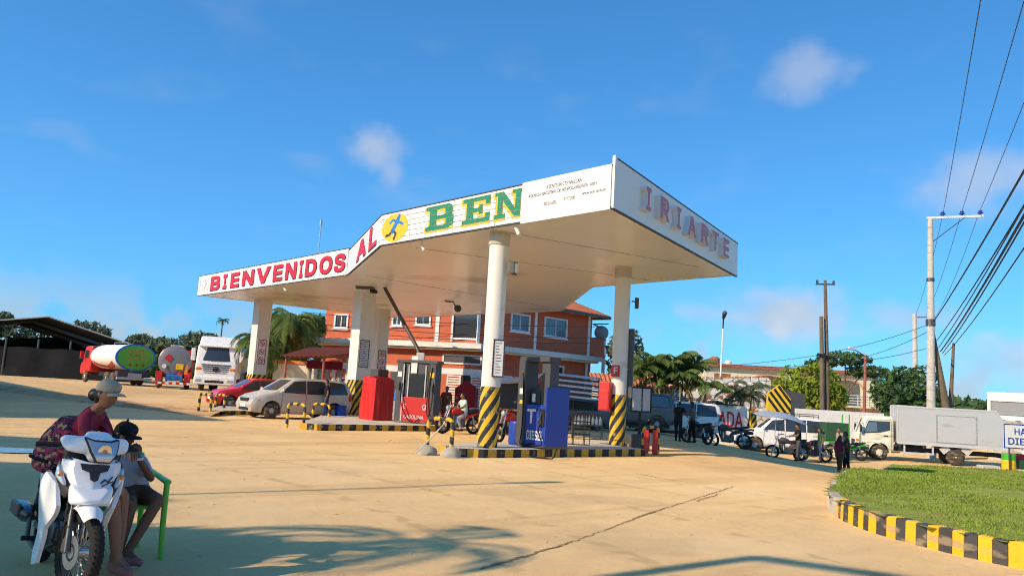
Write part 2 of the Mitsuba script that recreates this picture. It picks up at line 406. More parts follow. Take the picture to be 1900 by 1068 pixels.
def crack(pts, w, seed):
    r = random.Random(seed); P = []
    for a, b in zip(pts[:-1], pts[1:]):
        n = max(2, int(math.dist(a, b) / .06))
        P += [(a[0] + (b[0] - a[0]) * i / n, a[1] + (b[1] - a[1]) * i / n) for i in range(n)]
    V = []
    for i, (x, y) in enumerate(P):
        d = np.array(pts[-1]) - np.array(pts[0]); d = d / np.linalg.norm(d); s = np.array([d[1], -d[0]])
        k = w * (.35 + .65 * r.random()) * (.3 + .7 * float(meshkit.noise(np.array([i * .13, seed, 0])))) ; o = .02 * r.uniform(-1, 1)
        for g in (-1, 1):
            p = np.array([x, y]) + s * (o + g * k / 2); V.append((p[0], p[1], float(bump(np.array(p[0]), np.array(p[1]))) + .006))
    return MB().raw(V, [[2 * i, 2 * i + 1, 2 * i + 3, 2 * i + 2] for i in range(len(P) - 1)])


add('pavement_crack', crack([(-.15, 7.35), (.9, 9.1), (1.9, 11.0), (3.2, 13.4), (4.6, 15.9)], .065, 3), 'm_crack', kind='structure')
add('pavement_crack', crack([(3.2, 13.2), (3.9, 14.4), (4.4, 14.2)], .07, 5), 'm_crack', kind='structure')
add('pavement_crack', crack([(2.9, 17.4), (3.3, 16.7), (3.8, 16.1)], .10, 8), 'm_crack', kind='structure')
pud = Polygon([(-9.05 + (1.15 + .2 * math.sin(3 * a)) * math.cos(a), 14.6 + (.52 + .1 * math.cos(2 * a + 1)) * math.sin(a) + .35 * math.cos(a)) for a in np.linspace(0, 2 * PI, 40)[:-1]])
add('puddle_water', MB().prism(pud, .02, .028), 'm_puddle', kind='structure')

R = np.random.default_rng(12); n = 1300; y = 5.5 + 34 * R.random(n) ** 1.6; x = (R.random(n) * 1.5 - .8) * y * .8; ok = (x < 4.4) & ~shapely.contains_xy(Polygon([(-1.6, 19.8), (-.9, 19), (4.1, 22.7), (3.2, 26.1), (-1, 21.1)]), x, y); x, y = x[ok], y[ok]
oc = trimesh.creation.icosphere(0, 1.0); s = .004 + .012 * R.random(len(x)) ** 4 + .0003 * y; z = bump(x, y)
V = (np.array(oc.vertices)[None] * (s[:, None, None] * R.uniform(.6, 1.3, (len(x), 1, 3)) * [1.2, 1.2, .6]) + np.stack([x, y, z + s * .2], -1)[:, None]).reshape(-1, 3)
add('gravel', MB().raw(V, (np.array(oc.faces)[None] + 12 * np.arange(len(x))[:, None, None]).reshape(-1, 3)), 'm_ground', kind='stuff', label='loose small stones scattered over the sandy yard', cat='gravel')

# ---------------------------------------------------------------- grass island with its painted kerb
KERB = [(8.6, 4.3), (7.4, 6.0), (6.45, 7.6), (5.69, 8.95), (5.42, 9.45), (5.18, 10.15), (5.0, 10.94), (5.02, 11.84), (5.25, 12.9), (5.7, 14.1), (6.4, 15.6), (8.0, 18.8), (9.9, 22.4), (13.0, 28.3), (17.2, 35.6)]
kl = LineString(KERB); KH = .27


def kerb_block(s0, s1, inner=.16, h=KH):
    P = []
    for s in np.linspace(s0, s1, 3):
        a, b = kl.interpolate(s), kl.interpolate(min(s + .02, kl.length)); d = np.array([b.x - a.x, b.y - a.y]); d /= np.linalg.norm(d) + 1e-9
        n = np.array([d[1], -d[0]]); P.append((np.array([a.x, a.y]), n))
    m = MB(); V = []
    for c, n in P:
        z = gz(c[0], c[1]); i = c + n * inner; hh = h + .016 * (rng.random() - .5)
        V += [(*c, z - .1), (*(c + n * .012), z + hh - .018), (*(c + n * .03), z + hh), (*i, z + hh), (*i, z - .1)]
    m.raw(V, [[5 * k + j, 5 * k + 5 + j, 5 * k + 6 + j, 5 * k + 1 + j] for k in range(2) for j in range(4)])
    m.raw(V[:5], [[0, 1, 2], [0, 2, 3], [0, 3, 4]]); m.raw(V[-5:], [[2, 1, 0], [3, 2, 0], [4, 3, 0]])
    return m


kerb = thing('painted_kerb', 'yellow and black painted kerb curving round the grass island', 'kerb')
s, i = 2.2, 0
tip = kl.project(Point(5.1, 12.3))
while s < tip:
    w = .178 + .04 * (rng.random() - .5)
    add('kerb_block', kerb_block(s + .004, s + w - .004), 'm_kerb_yellow' if i % 2 == 0 else 'm_kerb_black', kerb); s += w; i += 1
while s < kl.length - .6:
    w = .5
    add('bare_kerb_stone', kerb_block(s + .006, s + w - .006, h=KH - .03 if s > tip + 1 else KH), 'm_concrete', kerb); s += w

isl = Polygon(KERB + [(24, 34.5), (40, 34), (40, 4)])
ins = shapely.prepared.prep(isl.buffer(-.05)) if hasattr(shapely, 'prepared') else None
gxs, gys = np.arange(4.8, 34, .4), np.arange(4, 37, .4)
inn = lambda x, y: shapely.contains_xy(isl.buffer(-.1), x, y)
soil = lambda x, y: gz(x, y) + KH - .05 + .09 * ss(.1, 2.5, shapely.distance(shapely.points(x, y), kl)) + .06 * meshkit.fbm(np.stack([x * .7, y * .7, 0 * x], -1), 3, 6)
fine = sheet(np.arange(4.8, 34, .2), np.arange(4, 37, .2), soil, lambda x, y: shapely.contains_xy(isl.buffer(-.02), x, y))
mat('m_turf_soil', speck((.17, .20, .04), .35, 3, (.24, .19, .08), .55, .8), .95, .1)
add('grass_island', fine, 'm_turf_soil', smooth=True, kind='structure')
R = np.random.default_rng(5)
N = 150000
y = 6 + 31 * R.random(N) ** 1.5; x = 5 + (R.random(N) ** 1.0) * (y * .80 + 1.5 - 5 + 3); ok = inn(x, y) & (x < y * .72 + 2)
x, y = x[ok], y[ok]; den = meshkit.fbm(np.stack([x * .8, y * .8, 0 * x], -1), 3, 11); ok = R.random(len(x)) < np.clip((den - .36) * 4, .06, 1); x, y, den = x[ok], y[ok], den[ok]
z = soil(x, y); n = len(x); h = (.014 + .028 * R.random(n)) * (.6 + den) * (1 + .02 * y); a = R.random(n) * 2 * PI; w = .006 + .0009 * y; b = R.random(n) * 2 * PI
base = np.stack([x, y, z - .01], -1); side = np.stack([np.cos(a) * w, np.sin(a) * w, 0 * a], -1); lean = np.stack([np.cos(b), np.sin(b), 0 * b], -1) * (h * .45)[:, None]
tipv = base + lean + np.stack([0 * h, 0 * h, h], -1)
V = np.stack([base - side, base + side, tipv], 1).reshape(-1, 3)
add('grass', MB().raw(V, np.arange(3 * n).reshape(-1, 3)), 'm_grass', kind='stuff', label='short green grass covering the kerbed island at the right', cat='grass')

# ---------------------------------------------------------------- canopy of the fuel station
A, B, b1, b2, E_, L_, K2, K1 = map(np.array, [(2.04, 16.36), (7.05, 24.48), (3.01, 29.14), (2.48, 38.28), (-6.88, 47.93), (-16.38, 40.98), (-6.24, 29.48), (-3.93, 22.75)])
Z0, Z1 = 5.6, 6.5
canopy = thing('fuel_station_canopy', 'large white fuel station canopy with red and green lettering on its fascia', 'canopy')
ring = [A, B, b1, b2, E_, L_, K2, K1]
cp = Polygon(ring)
add('soffit', MB().prism(cp.buffer(-.04, join_style=2), Z0 + .02, Z0 + .06), 'm_soffit', canopy)
add('roof_deck', MB().prism(cp.buffer(-.15, join_style=2), Z0 + .5, Z0 + .58), 'm_fascia_back', canopy)
# thin seams between soffit panels, 3 mm deep battens
m = MB()
for a, b in (((-5.6, 29.6), (1.6, 36.7)), ((-2.9, 22.9), (4.6, 26.6)), ((-.6, 19.6), (5.6, 23.4)), ((-13, 38.6), (-4.2, 44.6))):
    m.bar((*a, Z0 + .017), (*b, Z0 + .017), .022, .010)
add('soffit_batten', m, 'm_grey', canopy, kind='stuff')


def edge(a, b):
    """matrix of a fascia seen from outside: x along a to b, y up, z outwards"""
    return plane_T((a[0], a[1], Z0), (b[0] - a[0], b[1] - a[1], 0), (0, 0, 1)), float(np.linalg.norm(b - a))


def planks(a, b, cuts, tops=None):
    T, Ln = edge(a, b); cuts = [0] + cuts + [Ln]
    for c0, c1 in zip(cuts[:-1], cuts[1:]):
        for k in range(6):
            hh = (Z1 - Z0) / 6
            add('fascia_plank', MB().prism(sbox(c0 + .012, k * hh + .011, c1 - .012, (k + 1) * hh - .011), -.03, .0 + .004 * (k % 2), T=T), 'm_fascia', canopy)
    add('fascia_backing', MB().prism(sbox(0.02, 0, Ln - .02, Z1 - Z0), -.07, -.034, T=T), 'm_fascia_back', canopy)
    return T, Ln


T1, Ln1 = planks(K1, A, [1.43, 3.35, 5.0]); T2, Ln2 = planks(K2, K1, [])
T3, Ln3 = edge(L_, K2)
m = MB(); w = .235; k = 0
while (k + 1) * w < Ln3:
    m.prism(sbox(k * w + .01, 0, (k + 1) * w - .01, 1.0), -.03, .004 if k % 2 else 0, T=T3); k += 1
add('fascia_strip', m, 'm_fascia', canopy, kind='stuff')
add('fascia_backing', MB().prism(sbox(.02, .01, Ln3 - .02, .99), -.07, -.034, T=T3), 'm_fascia_back', canopy)
T4, Ln4 = edge(A, B)
add('side_fascia', MB().prism(Polygon([(0, -.02), (Ln4, -.02), (Ln4, 1.0), (0, 1.07)]), -.05, 0, T=T4), 'm_white', canopy)
for a, b in ((B, b1), (b1, b2), (b2, E_), (E_, L_)):
    T, q = edge(a, b); add('back_fascia', MB().prism(sbox(.03, 0, q, .95), -.05, 0, T=T), 'm_fascia_back', canopy)
# edge trims
m = MB()
for T, q, h in ((T1, Ln1, .9), (T2, Ln2, .9), (T3, Ln3, 1.0)):
    m.prism(sbox(.03, h, q - .03, h + .025), -.06, .02, T=T); m.prism(sbox(.03, -.03, q - .03, -.004), -.06, .015, T=T)
m.prism(Polygon([(.03, 1.072), (Ln4, 1.002), (Ln4, 1.03), (.03, 1.1)]), -.06, .015, T=T4); m.prism(sbox(.03, -.05, Ln4, -.022), -.06, .012, T=T4)
add('edge_trim', m, 'm_dark_grey', canopy)
d1, d4 = (A - K1) / Ln1, (B - A) / Ln4
add('corner_post', MB().prism(Polygon([A - d1 * .06 + d4 * .0, A + d1 * .03 - d4 * .03, A + d4 * .09 + d1 * .03, A - d1 * .06 + d4 * .09]), Z0 - .03, Z0 + 1.12), 'm_white', canopy)


SEAMS = shapely.union_all([sbox(-1, k * .15 - .009, 9, k * .15 + .009) for k in range(1, 6)])


def letter(poly, T, mt, z0=.006, z1=.012, outline=None, off=(.02, -.02), parent=canopy, name='letter', ow=.022):
    if T is T1 or T is T2: poly = poly.difference(SEAMS)
    if outline:
        add(name + '_outline', MB().prism(affinity.translate(poly.buffer(ow, join_style=2), *off).difference(SEAMS) if T is T1 or T is T2 else affinity.translate(poly.buffer(ow, join_style=2), *off), z0, z0 + .004, T=T), outline, parent); z0 += .005; z1 += .005
    add(name, MB().prism(poly, z0, z1, T=T), mt, parent)


def slab(ch):
    """broad slab serif capitals, 1 x 1"""
    bx = sbox
    if ch == 'B':
        o = shapely.union_all([bx(.0, .0, .78, .16), bx(0, .84, .78, 1), bx(.14, 0, .36, 1), bx(.3, .44, .76, .58), bx(.66, .08, .9, .52), bx(.64, .5, .86, .93)])
        return o.buffer(.06).buffer(-.12).buffer(.06)
    if ch == 'E':
        return shapely.union_all([bx(0, 0, .95, .16), bx(0, .84, .95, 1), bx(.14, 0, .38, 1), bx(.3, .43, .66, .58), bx(.58, .32, .7, .7), bx(.8, 0, .95, .34), bx(.8, .68, .95, 1)])
    return shapely.union_all([bx(.0, .0, .38, .15), bx(.1, 0, .28, 1), Polygon([(.05, 1), (.3, 1), (.9, 0), (.7, 0)]), bx(.0, .86, .3, 1), bx(.62, .86, 1, 1), bx(.72, 0, .9, 1)])


for ch, x0, x1 in (('B', 2.16, 3.36), ('E', 3.74, 4.80), ('N', 4.98, 6.0)):
    letter(fit(slab(ch), x0, .17, x1, .83), T1, 'm_green_text', outline='m_yellow', off=(-.03, -.03), ow=.035)
txt = [('B', 1.72, 2.95), ('I', 3.33, 3.78), ('E', 4.25, 5.28), ('N', 5.62, 6.92), ('V', 7.2, 8.6), ('E', 8.9, 9.82), ('N', 10.1, 11.12), ('I', 11.38, 11.68), ('D', 11.9, 12.85), ('O', 13.1, 14.12), ('S', 14.28, 15.12)]
for ch, x0, x1 in txt:
    letter(fit(text_poly(ch).buffer(.03), x0, .15, x1, .86), T3, 'm_red_text', outline='m_outline')
letter(fit(text_poly('A').buffer(.03), 2.3, .14, 4.4, .80), T2, 'm_red_text', outline='m_outline')
letter(fit(text_poly('L').buffer(.03), 4.95, .14, 6.45, .86), T2, 'm_red_text', outline='m_outline')
for ch, x0 in (('H', .25), ('K', .9)):                                              # faded grey letters at the far end
    letter(fit(text_poly(ch, False), x0, .2, x0 + .5, .8), T3, 'm_light_grey')
# round emblem: yellow disc with a running figure in blue
emb = affinity.scale(Point(.70, .45).buffer(1, 24), .64, .41)
add('round_emblem', MB().prism(emb, .006, .012, T=T1), 'm_yellow', canopy)
fig = shapely.union_all([LineString([(.86, .70), (.72, .50), (.60, .36)]).buffer(.075), LineString([(.82, .62), (1.08, .52)]).buffer(.04), LineString([(.8, .62), (.58, .68), (.46, .60)]).buffer(.035), Point(.90, .76).buffer(.06)])
legs = shapely.union_all([LineString([(.62, .38), (.78, .26), (.70, .12)]).buffer(.04), LineString([(.6, .36), (.46, .26), (.30, .24)]).buffer(.04)])
add('emblem_figure', MB().prism(fig, .014, .018, T=T1), 'm_bright_blue', canopy); add('emblem_figure', MB().prism(legs, .014, .018, T=T1), 'm_print', canopy)
# raised letters on the shaded side
for ch, x0, x1 in (('I', 1.46, 1.78), ('R', 2.36, 2.98), ('I', 3.50, 3.82), ('A', 4.34, 5.02), ('R', 5.42, 6.08), ('T', 6.42, 7.02), ('E', 7.5, 8.08)):
    P = fit(text_poly(ch).buffer(.02), x0, .26, x1, .82)
    l = add('raised_letter', MB().prism(P, .001, .15, T=T4), 'm_letter_side', canopy); add('letter_face', MB().prism(P.buffer(-.012), .151, .158, T=T4), 'm_letter_face', l)

# white notice panel hung on the fascia
panel = thing('fascia_notice_panel', 'plain white notice panel with small black print at the canopy corner', 'notice panel')
add('panel', MB().prism(sbox(5.97, -.06, 8.70, .93), .03, .05, T=T1), 'm_white', panel)
def line(t, x0, x1, y, h, parent, T=T1, mt='m_print', z=.052, sk=0):
    add('print_line', MB().prism(affinity.skew(fit(text_poly(t, False), x0, y, x1, y + h), 0, sk), z, z + .003, T=T), mt, parent)
line('ATENCION CTP MALLAN', 6.78, 7.86, .665, .085, panel); line('AGENCIA NACIONAL DE HIDROCARBUROS  ANH', 6.2, 8.3, .53, .08, panel)
line('800 10 6006', 6.72, 7.12, .27, .085, panel); line('772 71200', 7.36, 7.68, .30, .085, panel); line('www.anh.gob.bo', 7.9, 8.58, .34, .085, panel)

# ---------------------------------------------------------------- columns
GRID = -47.1


def square_column(x, y, zb, sign=None, w=.35):
    with frame(x, y, 0, GRID):
        c = add('column', MB().box(-w, w, -w, w, zb + 1.55, Z0 + .02), 'm_white_dirty', canopy)
        m = MB(); h = 1.55; g = w + .004
        P = [(-g, -g), (g, -g), (g, g), (-g, g)]
        for i in range(4):
            a, b = P[i], P[(i + 1) % 4]; u = i * 2 * g
            m.quad((*a, zb), (*b, zb), (*b, zb + h), (*a, zb + h), [(u, 0), (u + 2 * g, 0), (u + 2 * g, h), (u, h)])
        m.quad(*[(*p, zb + h) for p in P])
        add('striped_base', m, 'm_hazard', c, uv=True)


def round_column(x, y, zb, r):
    with frame(x, y, 0, 20):
        c = add('column', MB().lathe([(0, zb + 1.5), (r, zb + 1.5), (r, Z0 - .25), (r, Z0 + .02)], 28), 'm_white_dirty', canopy, smooth=40)
        add('collar', MB().lathe([(r + .002, Z0 - .34), (r + .03, Z0 - .33), (r + .03, Z0 - .02), (r + .002, Z0 - .01)], 28), 'm_pale_concrete', c, smooth=40)
        add('striped_base', MB().tube([(0, 0, zb), (0, 0, zb + 1.5)], r + .006, 28), 'm_hazard', c, uv=True)


square_column(-12.97, 41.2, .15); square_column(-6.5, 34.85, .15); square_column(-7.08, 43.2, .15)
round_column(-.39, 19.9, .18, .245); round_column(3.43, 24.2, .18, .24)


def notice(x, y, dz, face, w, z0, z1, name, label, icons, off=0.0, deg=GRID, board='m_white', d=.356):
    with frame(x, y, 0, deg):
        o = {'x': (d, off - w / 2), 'y': (off - w / 2, -d)}[face]
        T = plane_T((*o, z0), (0, 1, 0) if face == 'x' else (1, 0, 0), (0, 0, 1)); k = thing(name, label, 'notice board'); h = z1 - z0
        add('board', MB().prism(sbox(0, 0, w, h), 0, .02, T=T), board, k)
        add('frame', MB().prism(sbox(0, 0, w, h).difference(sbox(.035, .035, w - .035, h - .035)), .0, .03, T=T), 'm_print', k)
        if icons:
            for i in range(icons):
                c = Point(w / 2, h * (i + .5) / icons); r = min(w, h / icons) * .36
                rg = c.buffer(r).difference(c.buffer(r * .76)).union(LineString([(c.x - r * .6, c.y + r * .6), (c.x + r * .6, c.y - r * .6)]).buffer(r * .11))
                add('symbol', MB().prism(sbox(c.x - r * .5, c.y - r * .15, c.x + r * .5, c.y + r * .15), .021, .023, T=T), 'm_print', k); add('symbol', MB().prism(rg, .024, .027, T=T), 'm_red', k)
        else:
            n = int(h / .085)
            for i in range(n):
                a = .07; b = w - .07 - (w * .3 * rng.random()); yy = h - .09 - i * (h - .14) / n
                add('print_line', MB().prism(sbox(a, yy - .018, b, yy), .021, .024, T=T), 'm_print', k)


notice(-12.97, 41.2, 0, 'x', .46, 2.25, 3.5, 'column_notice', 'tall notice with prohibition symbols on the leftmost canopy column', 3, off=-.02)
notice(-6.5, 34.85, 0, 'x', .5, 2.25, 3.45, 'column_notice', 'tall grey printed notice on the nearer square column behind the pale car', 0, off=-.05, board='m_light_grey')
notice(-7.08, 43.2, 0, 'x', .5, 2.15, 3.4, 'column_notice', 'tall dark framed notice with symbols on the farther square column', 3, off=.0, board='m_light_grey')
notice(-.39, 19.9, 0, 'y', .30, 1.92, 2.86, 'column_notice', 'white printed price list on the round column left of the blue pump', 0, deg=12, off=.1, d=.262)

# ---------------------------------------------------------------- pump islands
def island(pts, h, name, label):
    k = thing(name, label, 'pump island'); p = Polygon(pts); P = list(p.exterior.coords)[:-1]
    if not p.exterior.is_ccw: P = P[::-1]
    m = MB(); u = 0
    for a, b in zip(P, P[1:] + P[:1]):
        q = math.dist(a, b); m.quad((*a, -.1), (*b, -.1), (*b, h), (*a, h), [(u, 0), (u + q, 0), (u + q, h), (u, h)]); u += q
    add('painted_edge', m, 'm_kerb', k, uv=True, label='kerb face painted in black and yellow bands')
    add('slab', MB().prism(p.buffer(-.003), h - .05, h + .004), 'm_concrete', k)


island([(-1.55, 19.75), (-.95, 19.05), (-.45, 19.1), (4.05, 22.75), (2.85, 24.3), (3.9, 25.1), (3.3, 26.0), (-1.0, 21.0)], .19, 'pump_island', 'long striped kerb island under the blue diesel pump')
island([(-6.6, 25.9), (-6.0, 25.75), (-2.3, 29.2), (-3.2, 34.6), (-6.2, 35.8), (-7.6, 34.2)], .2, 'pump_island', 'striped kerb island under the red pump and square column')
island([(-11.75, 31.2), (-9.9, 34.2), (-11.9, 42.2), (-14.0, 42.4), (-13.4, 38)], .17, 'pump_island', 'striped kerb island at the leftmost column')

# ---------------------------------------------------------------- pumps
def frame_text(t, T, x0, x1, z0, z1, mt, parent, z=.004, bold=True, name='lettering'):
    return add(name, MB().prism(fit(text_poly(t, bold), x0, z0, x1, z1), z, z + .004, T=T), mt, parent)


def hose(pts, r, name, parent, mt='m_rubber'):
    p = np.array(pts, float); t = np.linspace(0, 1, len(p)); q = np.linspace(0, 1, len(p) * 6)
    from scipy.interpolate import CubicSpline
    return add(name, MB().tube(CubicSpline(t, p)(q), r, 7), mt, parent, smooth=50)


dp = thing('diesel_pump', 'blue diesel pump with dark grey uprights and white lettering', 'fuel pump')
with frame(1.02, 20.75, .194, GRID):
    # local x to the near right, y away; the front faces -y
    add('base', MB().mesh(rbox(-.62, .40, -.34, .50, 0, .08, .01)), 'm_dark_steel', dp)
    add('cabinet', MB().mesh(rbox(-.36, .38, -.32, .46, .08, 1.10, .015)), 'm_blue', dp, smooth=30)
    add('side_panel', MB().mesh(rbox(.36, .405, -.34, .52, .06, 1.56, .012)), 'm_blue', dp, smooth=30)
    add('hose_column', MB().mesh(rbox(-.68, -.37, -.34, .10, .06, 2.24, .02)), 'm_dark_grey', dp, smooth=30)
    add('upright', MB().mesh(rbox(.06, .36, -.22, .12, 1.08, 2.24, .02)), 'm_dark_grey', dp, smooth=30)
    add('top_bar', MB().mesh(rbox(-.70, .40, -.30, .14, 2.20, 2.33, .015)), 'm_dark_grey', dp, smooth=30)
    T = plane_T((0, -.32, 0), (1, 0, 0), (0, 0, 1))
    add('nozzle_bay', MB().mesh(rbox(.16, .36, -.36, -.3, .56, 1.0, .01)), 'm_black', dp)
    add('display', MB().mesh(rbox(-.33, .02, -.2, .1, 1.11, 1.5, .02)), 'm_glass_dark', dp); add('paper_label', MB().box(-.26, -.14, -.212, -.205, 1.16, 1.38), 'm_white', dp)
    frame_text('T', T, -.30, .02, .62, .98, 'm_white', dp); frame_text('DIESEL', T, -.28, .32, .20, .44, 'm_white', dp)
    add('nozzle', MB().tube([(.26, -.37, .92), (.26, -.40, .78), (.26, -.37, .62)], .022, 7).tube([(.26, -.40, .80), (.2, -.44, .7)], .012, 6), 'm_dark_steel', dp, smooth=40); hose([(.27, -.38, .62), (.33, -.44, .3), (.34, -.46, .09), (-.30, -.44, .07), (-.40, -.40, .3), (-.42, -.37, 1.2), (-.5, -.35, 1.9)], .017, 'hose', dp)
    for a, b, c, e, mt_ in ((-.60, -.46, 1.35, 1.5, 'm_white'), (-.58, -.48, 1.1, 1.2, 'm_yellow')): add('sticker', MB().box(a, b, -.3435, -.3405, c, e), mt_, dp)
    hose([(-.1, -.33, .11), (-.15, -.46, .05), (-.12, -.62, -.06), (.2, -.72, -.17), (.8, -.70, -.17), (1.0, -.64, -.15), (.95, -.5, -.02), (.8, -.3, .02)], .018, 'hose', dp)
gp_ = thing('petrol_pump', 'red petrol pump with dark uprights and a large dark display', 'fuel pump')
with frame(-3.3, 30.2, .204, -15):
    add('base', MB().mesh(rbox(-.78, .72, -.34, .40, 0, .06, .01)), 'm_dark_steel', gp_)
    add('cabinet', MB().mesh(rbox(-.60, .56, -.32, .36, .06, .96, .015)), 'm_red', gp_, smooth=30)
    add('upright', MB().mesh(rbox(-.82, -.56, -.30, .34, .04, 2.28, .02)), 'm_dark_grey', gp_, smooth=30); add('upright', MB().mesh(rbox(.46, .74, -.30, .34, .04, 2.28, .02)), 'm_dark_grey', gp_, smooth=30)
    add('trim_strip', MB().box(-.55, -.51, -.34, -.30, .06, 2.2), 'm_light_grey', gp_)
    add('head', MB().mesh(rbox(-.50, .44, -.26, .30, .86, 2.22, .02)), 'm_dark_grey', gp_, smooth=30); add('display', MB().mesh(rbox(-.30, .30, -.29, -.24, .98, 1.85, .02)), 'm_glass_dark', gp_)
    for a in (-.36, .32): add('display_rail', MB().box(a, a + .04, -.30, -.27, .88, 2.15), 'm_light_grey', gp_)
    add('top_bar', MB().mesh(rbox(-.86, .80, -.32, .36, 2.24, 2.36, .015)), 'm_dark_grey', gp_, smooth=30)
    add('white_card', MB().box(-.26, -.02, -.31, -.295, 1.86, 2.5), 'm_white', gp_)
    T = plane_T((0, -.32, 0), (1, 0, 0), (0, 0, 1))
    frame_text('G', T, .30, .46, .50, .72, 'm_white_cloth', gp_); frame_text('G', T, -.46, -.36, .52, .72, 'm_white_cloth', gp_); frame_text('GASOLINA', T, -.42, .38, .16, .30, 'm_white_cloth', gp_)
    add('nozzle', MB().tube([(.66, -.32, 1.5), (.66, -.36, 1.35), (.66, -.33, 1.2)], .025, 7), 'm_black', gp_, smooth=40); hose([(.66, -.33, 1.2), (.70, -.42, .8), (.62, -.46, .3), (.5, -.4, .6), (.52, -.34, 1.4), (.6, -.32, 2.1)], .018, 'hose', gp_); add('nozzle', MB().tube([(-.68, -.32, 1.5), (-.68, -.36, 1.35), (-.68, -.33, 1.2)], .025, 7), 'm_black', gp_, smooth=40)
    for a, b, c, e, mt_ in ((-.78, -.62, 1.7, 1.9, 'm_white'), (.52, .68, 1.72, 1.9, 'm_yellow')): add('sticker', MB().box(a, b, -.3035, -.3005, c, e), mt_, gp_)
    hose([(-.5, -.3, 1.6), (-.56, -.42, 1.0), (-.4, -.5, .5), (-.1, -.5, .08), (.2, -.36, .2)], .02, 'hose', gp_)
# the overhead pipe and the duct that comes down to the pump
pk = thing('overhead_vent_pipe', 'thick dark pipe slanting from the canopy down to the red pump', 'pipe')
add('pipe', MB().tube([(-5.35, 33.0, 5.60), (-3.55, 30.8, 3.05), (-3.3, 30.5, 2.56)], .075, 10), 'm_dark_steel', pk, smooth=50); add('junction_box', MB().mesh(rbox(-3.5, -3.2, 30.25, 30.5, 2.56, 2.86, .02)), 'm_light_grey', pk)

cover = thing('covered_pump', 'fuel pump wrapped in a red plastic cover', 'covered pump')
with frame(-4.95, 30.9, .2, GRID):
    P = []
    for i in range(64):
        t = i / 64; c = Polygon([(-.5, -.42), (.42, -.42), (.42, .42), (-.5, .42)]).exterior.interpolate(t, normalized=True); P.append((c.x, c.y))
    V = []
    for k, z in enumerate(np.linspace(0, 1.62, 12)):
        for i, (a, b) in enumerate(P):
            f = .05 * math.sin(i * 1.25 + .6 * math.sin(z * 2.2)) * (1 - z / 2.6) + .03 * math.sin(i * .5 + z * 4); s = 1 + f + .05 * (1 - z / 1.6)
            V.append((a * s, b * s, z + .05 * math.sin(i * .35) * (k > 9)))
    F = [[k * 64 + i, k * 64 + (i + 1) % 64, k * 64 + 64 + (i + 1) % 64, k * 64 + 64 + i] for k in range(11) for i in range(64)]
    top = MB().raw(V, F); top.raw(V[-64:] + [(0, 0, 1.68)], [[i, (i + 1) % 64, 64] for i in range(64)])
    add('plastic_cover', top, 'm_red', cover, smooth=60); add('pump_top', MB().mesh(rbox(-.3, .25, -.25, .25, 1.66, 1.95, .03)), 'm_dark_grey', cover)

# ---------------------------------------------------------------- guard hoops, extinguisher, column fittings
def hoop(a, b, h, r, label, foot=False, group=None, z=0.0):
    k = thing('guard_hoop', label, 'guard rail', group); a, b = np.array(a, float), np.array(b, float); P = []
    d = b - a; Lh = np.linalg.norm(d); u = d / Lh; rc = min(.14, Lh * .3)
    for s in (0, .25, .5, .75, 1): P.append((*a, z + (h - rc) * s))
    for g in np.linspace(20, 90, 4): P.append((*(a + u * rc * (1 - math.cos(math.radians(g)))), z + h - rc + rc * math.sin(math.radians(g))))
    for s in (.4, .5, .6): P.append((*(a + d * s), z + h))
    for g in np.linspace(90, 20, 4): P.append((*(b - u * rc * (1 - math.cos(math.radians(g)))), z + h - rc + rc * math.sin(math.radians(g))))
    for s in (1, .75, .5, .25, 0): P.append((*b, z + (h - rc) * s))
    add('pipe', MB().tube(P, r, 10), 'm_band', k, uv=True)
    if foot:
        for c in (a, b):
            m = trimesh.creation.icosphere(2, 1.0); v = np.array(m.vertices); n = meshkit.fbm(v * 2.2 + c[0], 3, 4); v = v * (.75 + .5 * n)[:, None] * [.25, .23, .22]; v[:, 2] = np.maximum(v[:, 2], -.05)
            add('footing', MB().raw(v + [*c, 0.02], m.faces), 'm_concrete', k, smooth=50)


hoop((-1.80, 19.1), (-1.2, 18.75), .86, .05, 'yellow and black guard hoop set in two concrete mounds', foot=True)
hoop((-7.15, 26.4), (-6.5, 26.0), .78, .05, 'striped guard hoop at the left tip of the middle island, nearer of two')
hoop((-7.5, 31.3), (-6.8, 31.0), .68, .05, 'striped guard hoop beside the pale car, farther of two')
hoop((-12.05, 31.5), (-11.4, 31.0), .80, .055, 'striped guard hoop left of the red car, nearer of two')
hoop((-12.75, 35.2), (-12.15, 34.6), .72, .055, 'striped guard hoop left of the red car, farther of two')
hoop((4.02, 23.0), (4.52, 23.4), .80, .05, 'striped guard hoop with a red board at the right end of the front island')
k = add('guard_board', MB().mesh(rbox(4.02, 4.16, 22.9, 23.1, .06, .72, .02)), 'm_red', label='small red board standing at the right end of the front island', cat='board')
k = add('guard_board', MB().mesh(rbox(4.34, 4.48, 23.2, 23.36, .02, .72, .02)), 'm_red', label='narrow red board leaning on the rightmost guard hoop', cat='board')
stick = thing('leaning_stick', 'pale wooden stick leaning on the guard hoop with concrete mounds', 'stick')
add('shaft', MB().tube([(-2.02, 18.7, .03), (-1.3, 19.0, .88)], .018, 6), 'm_pale_concrete', stick)

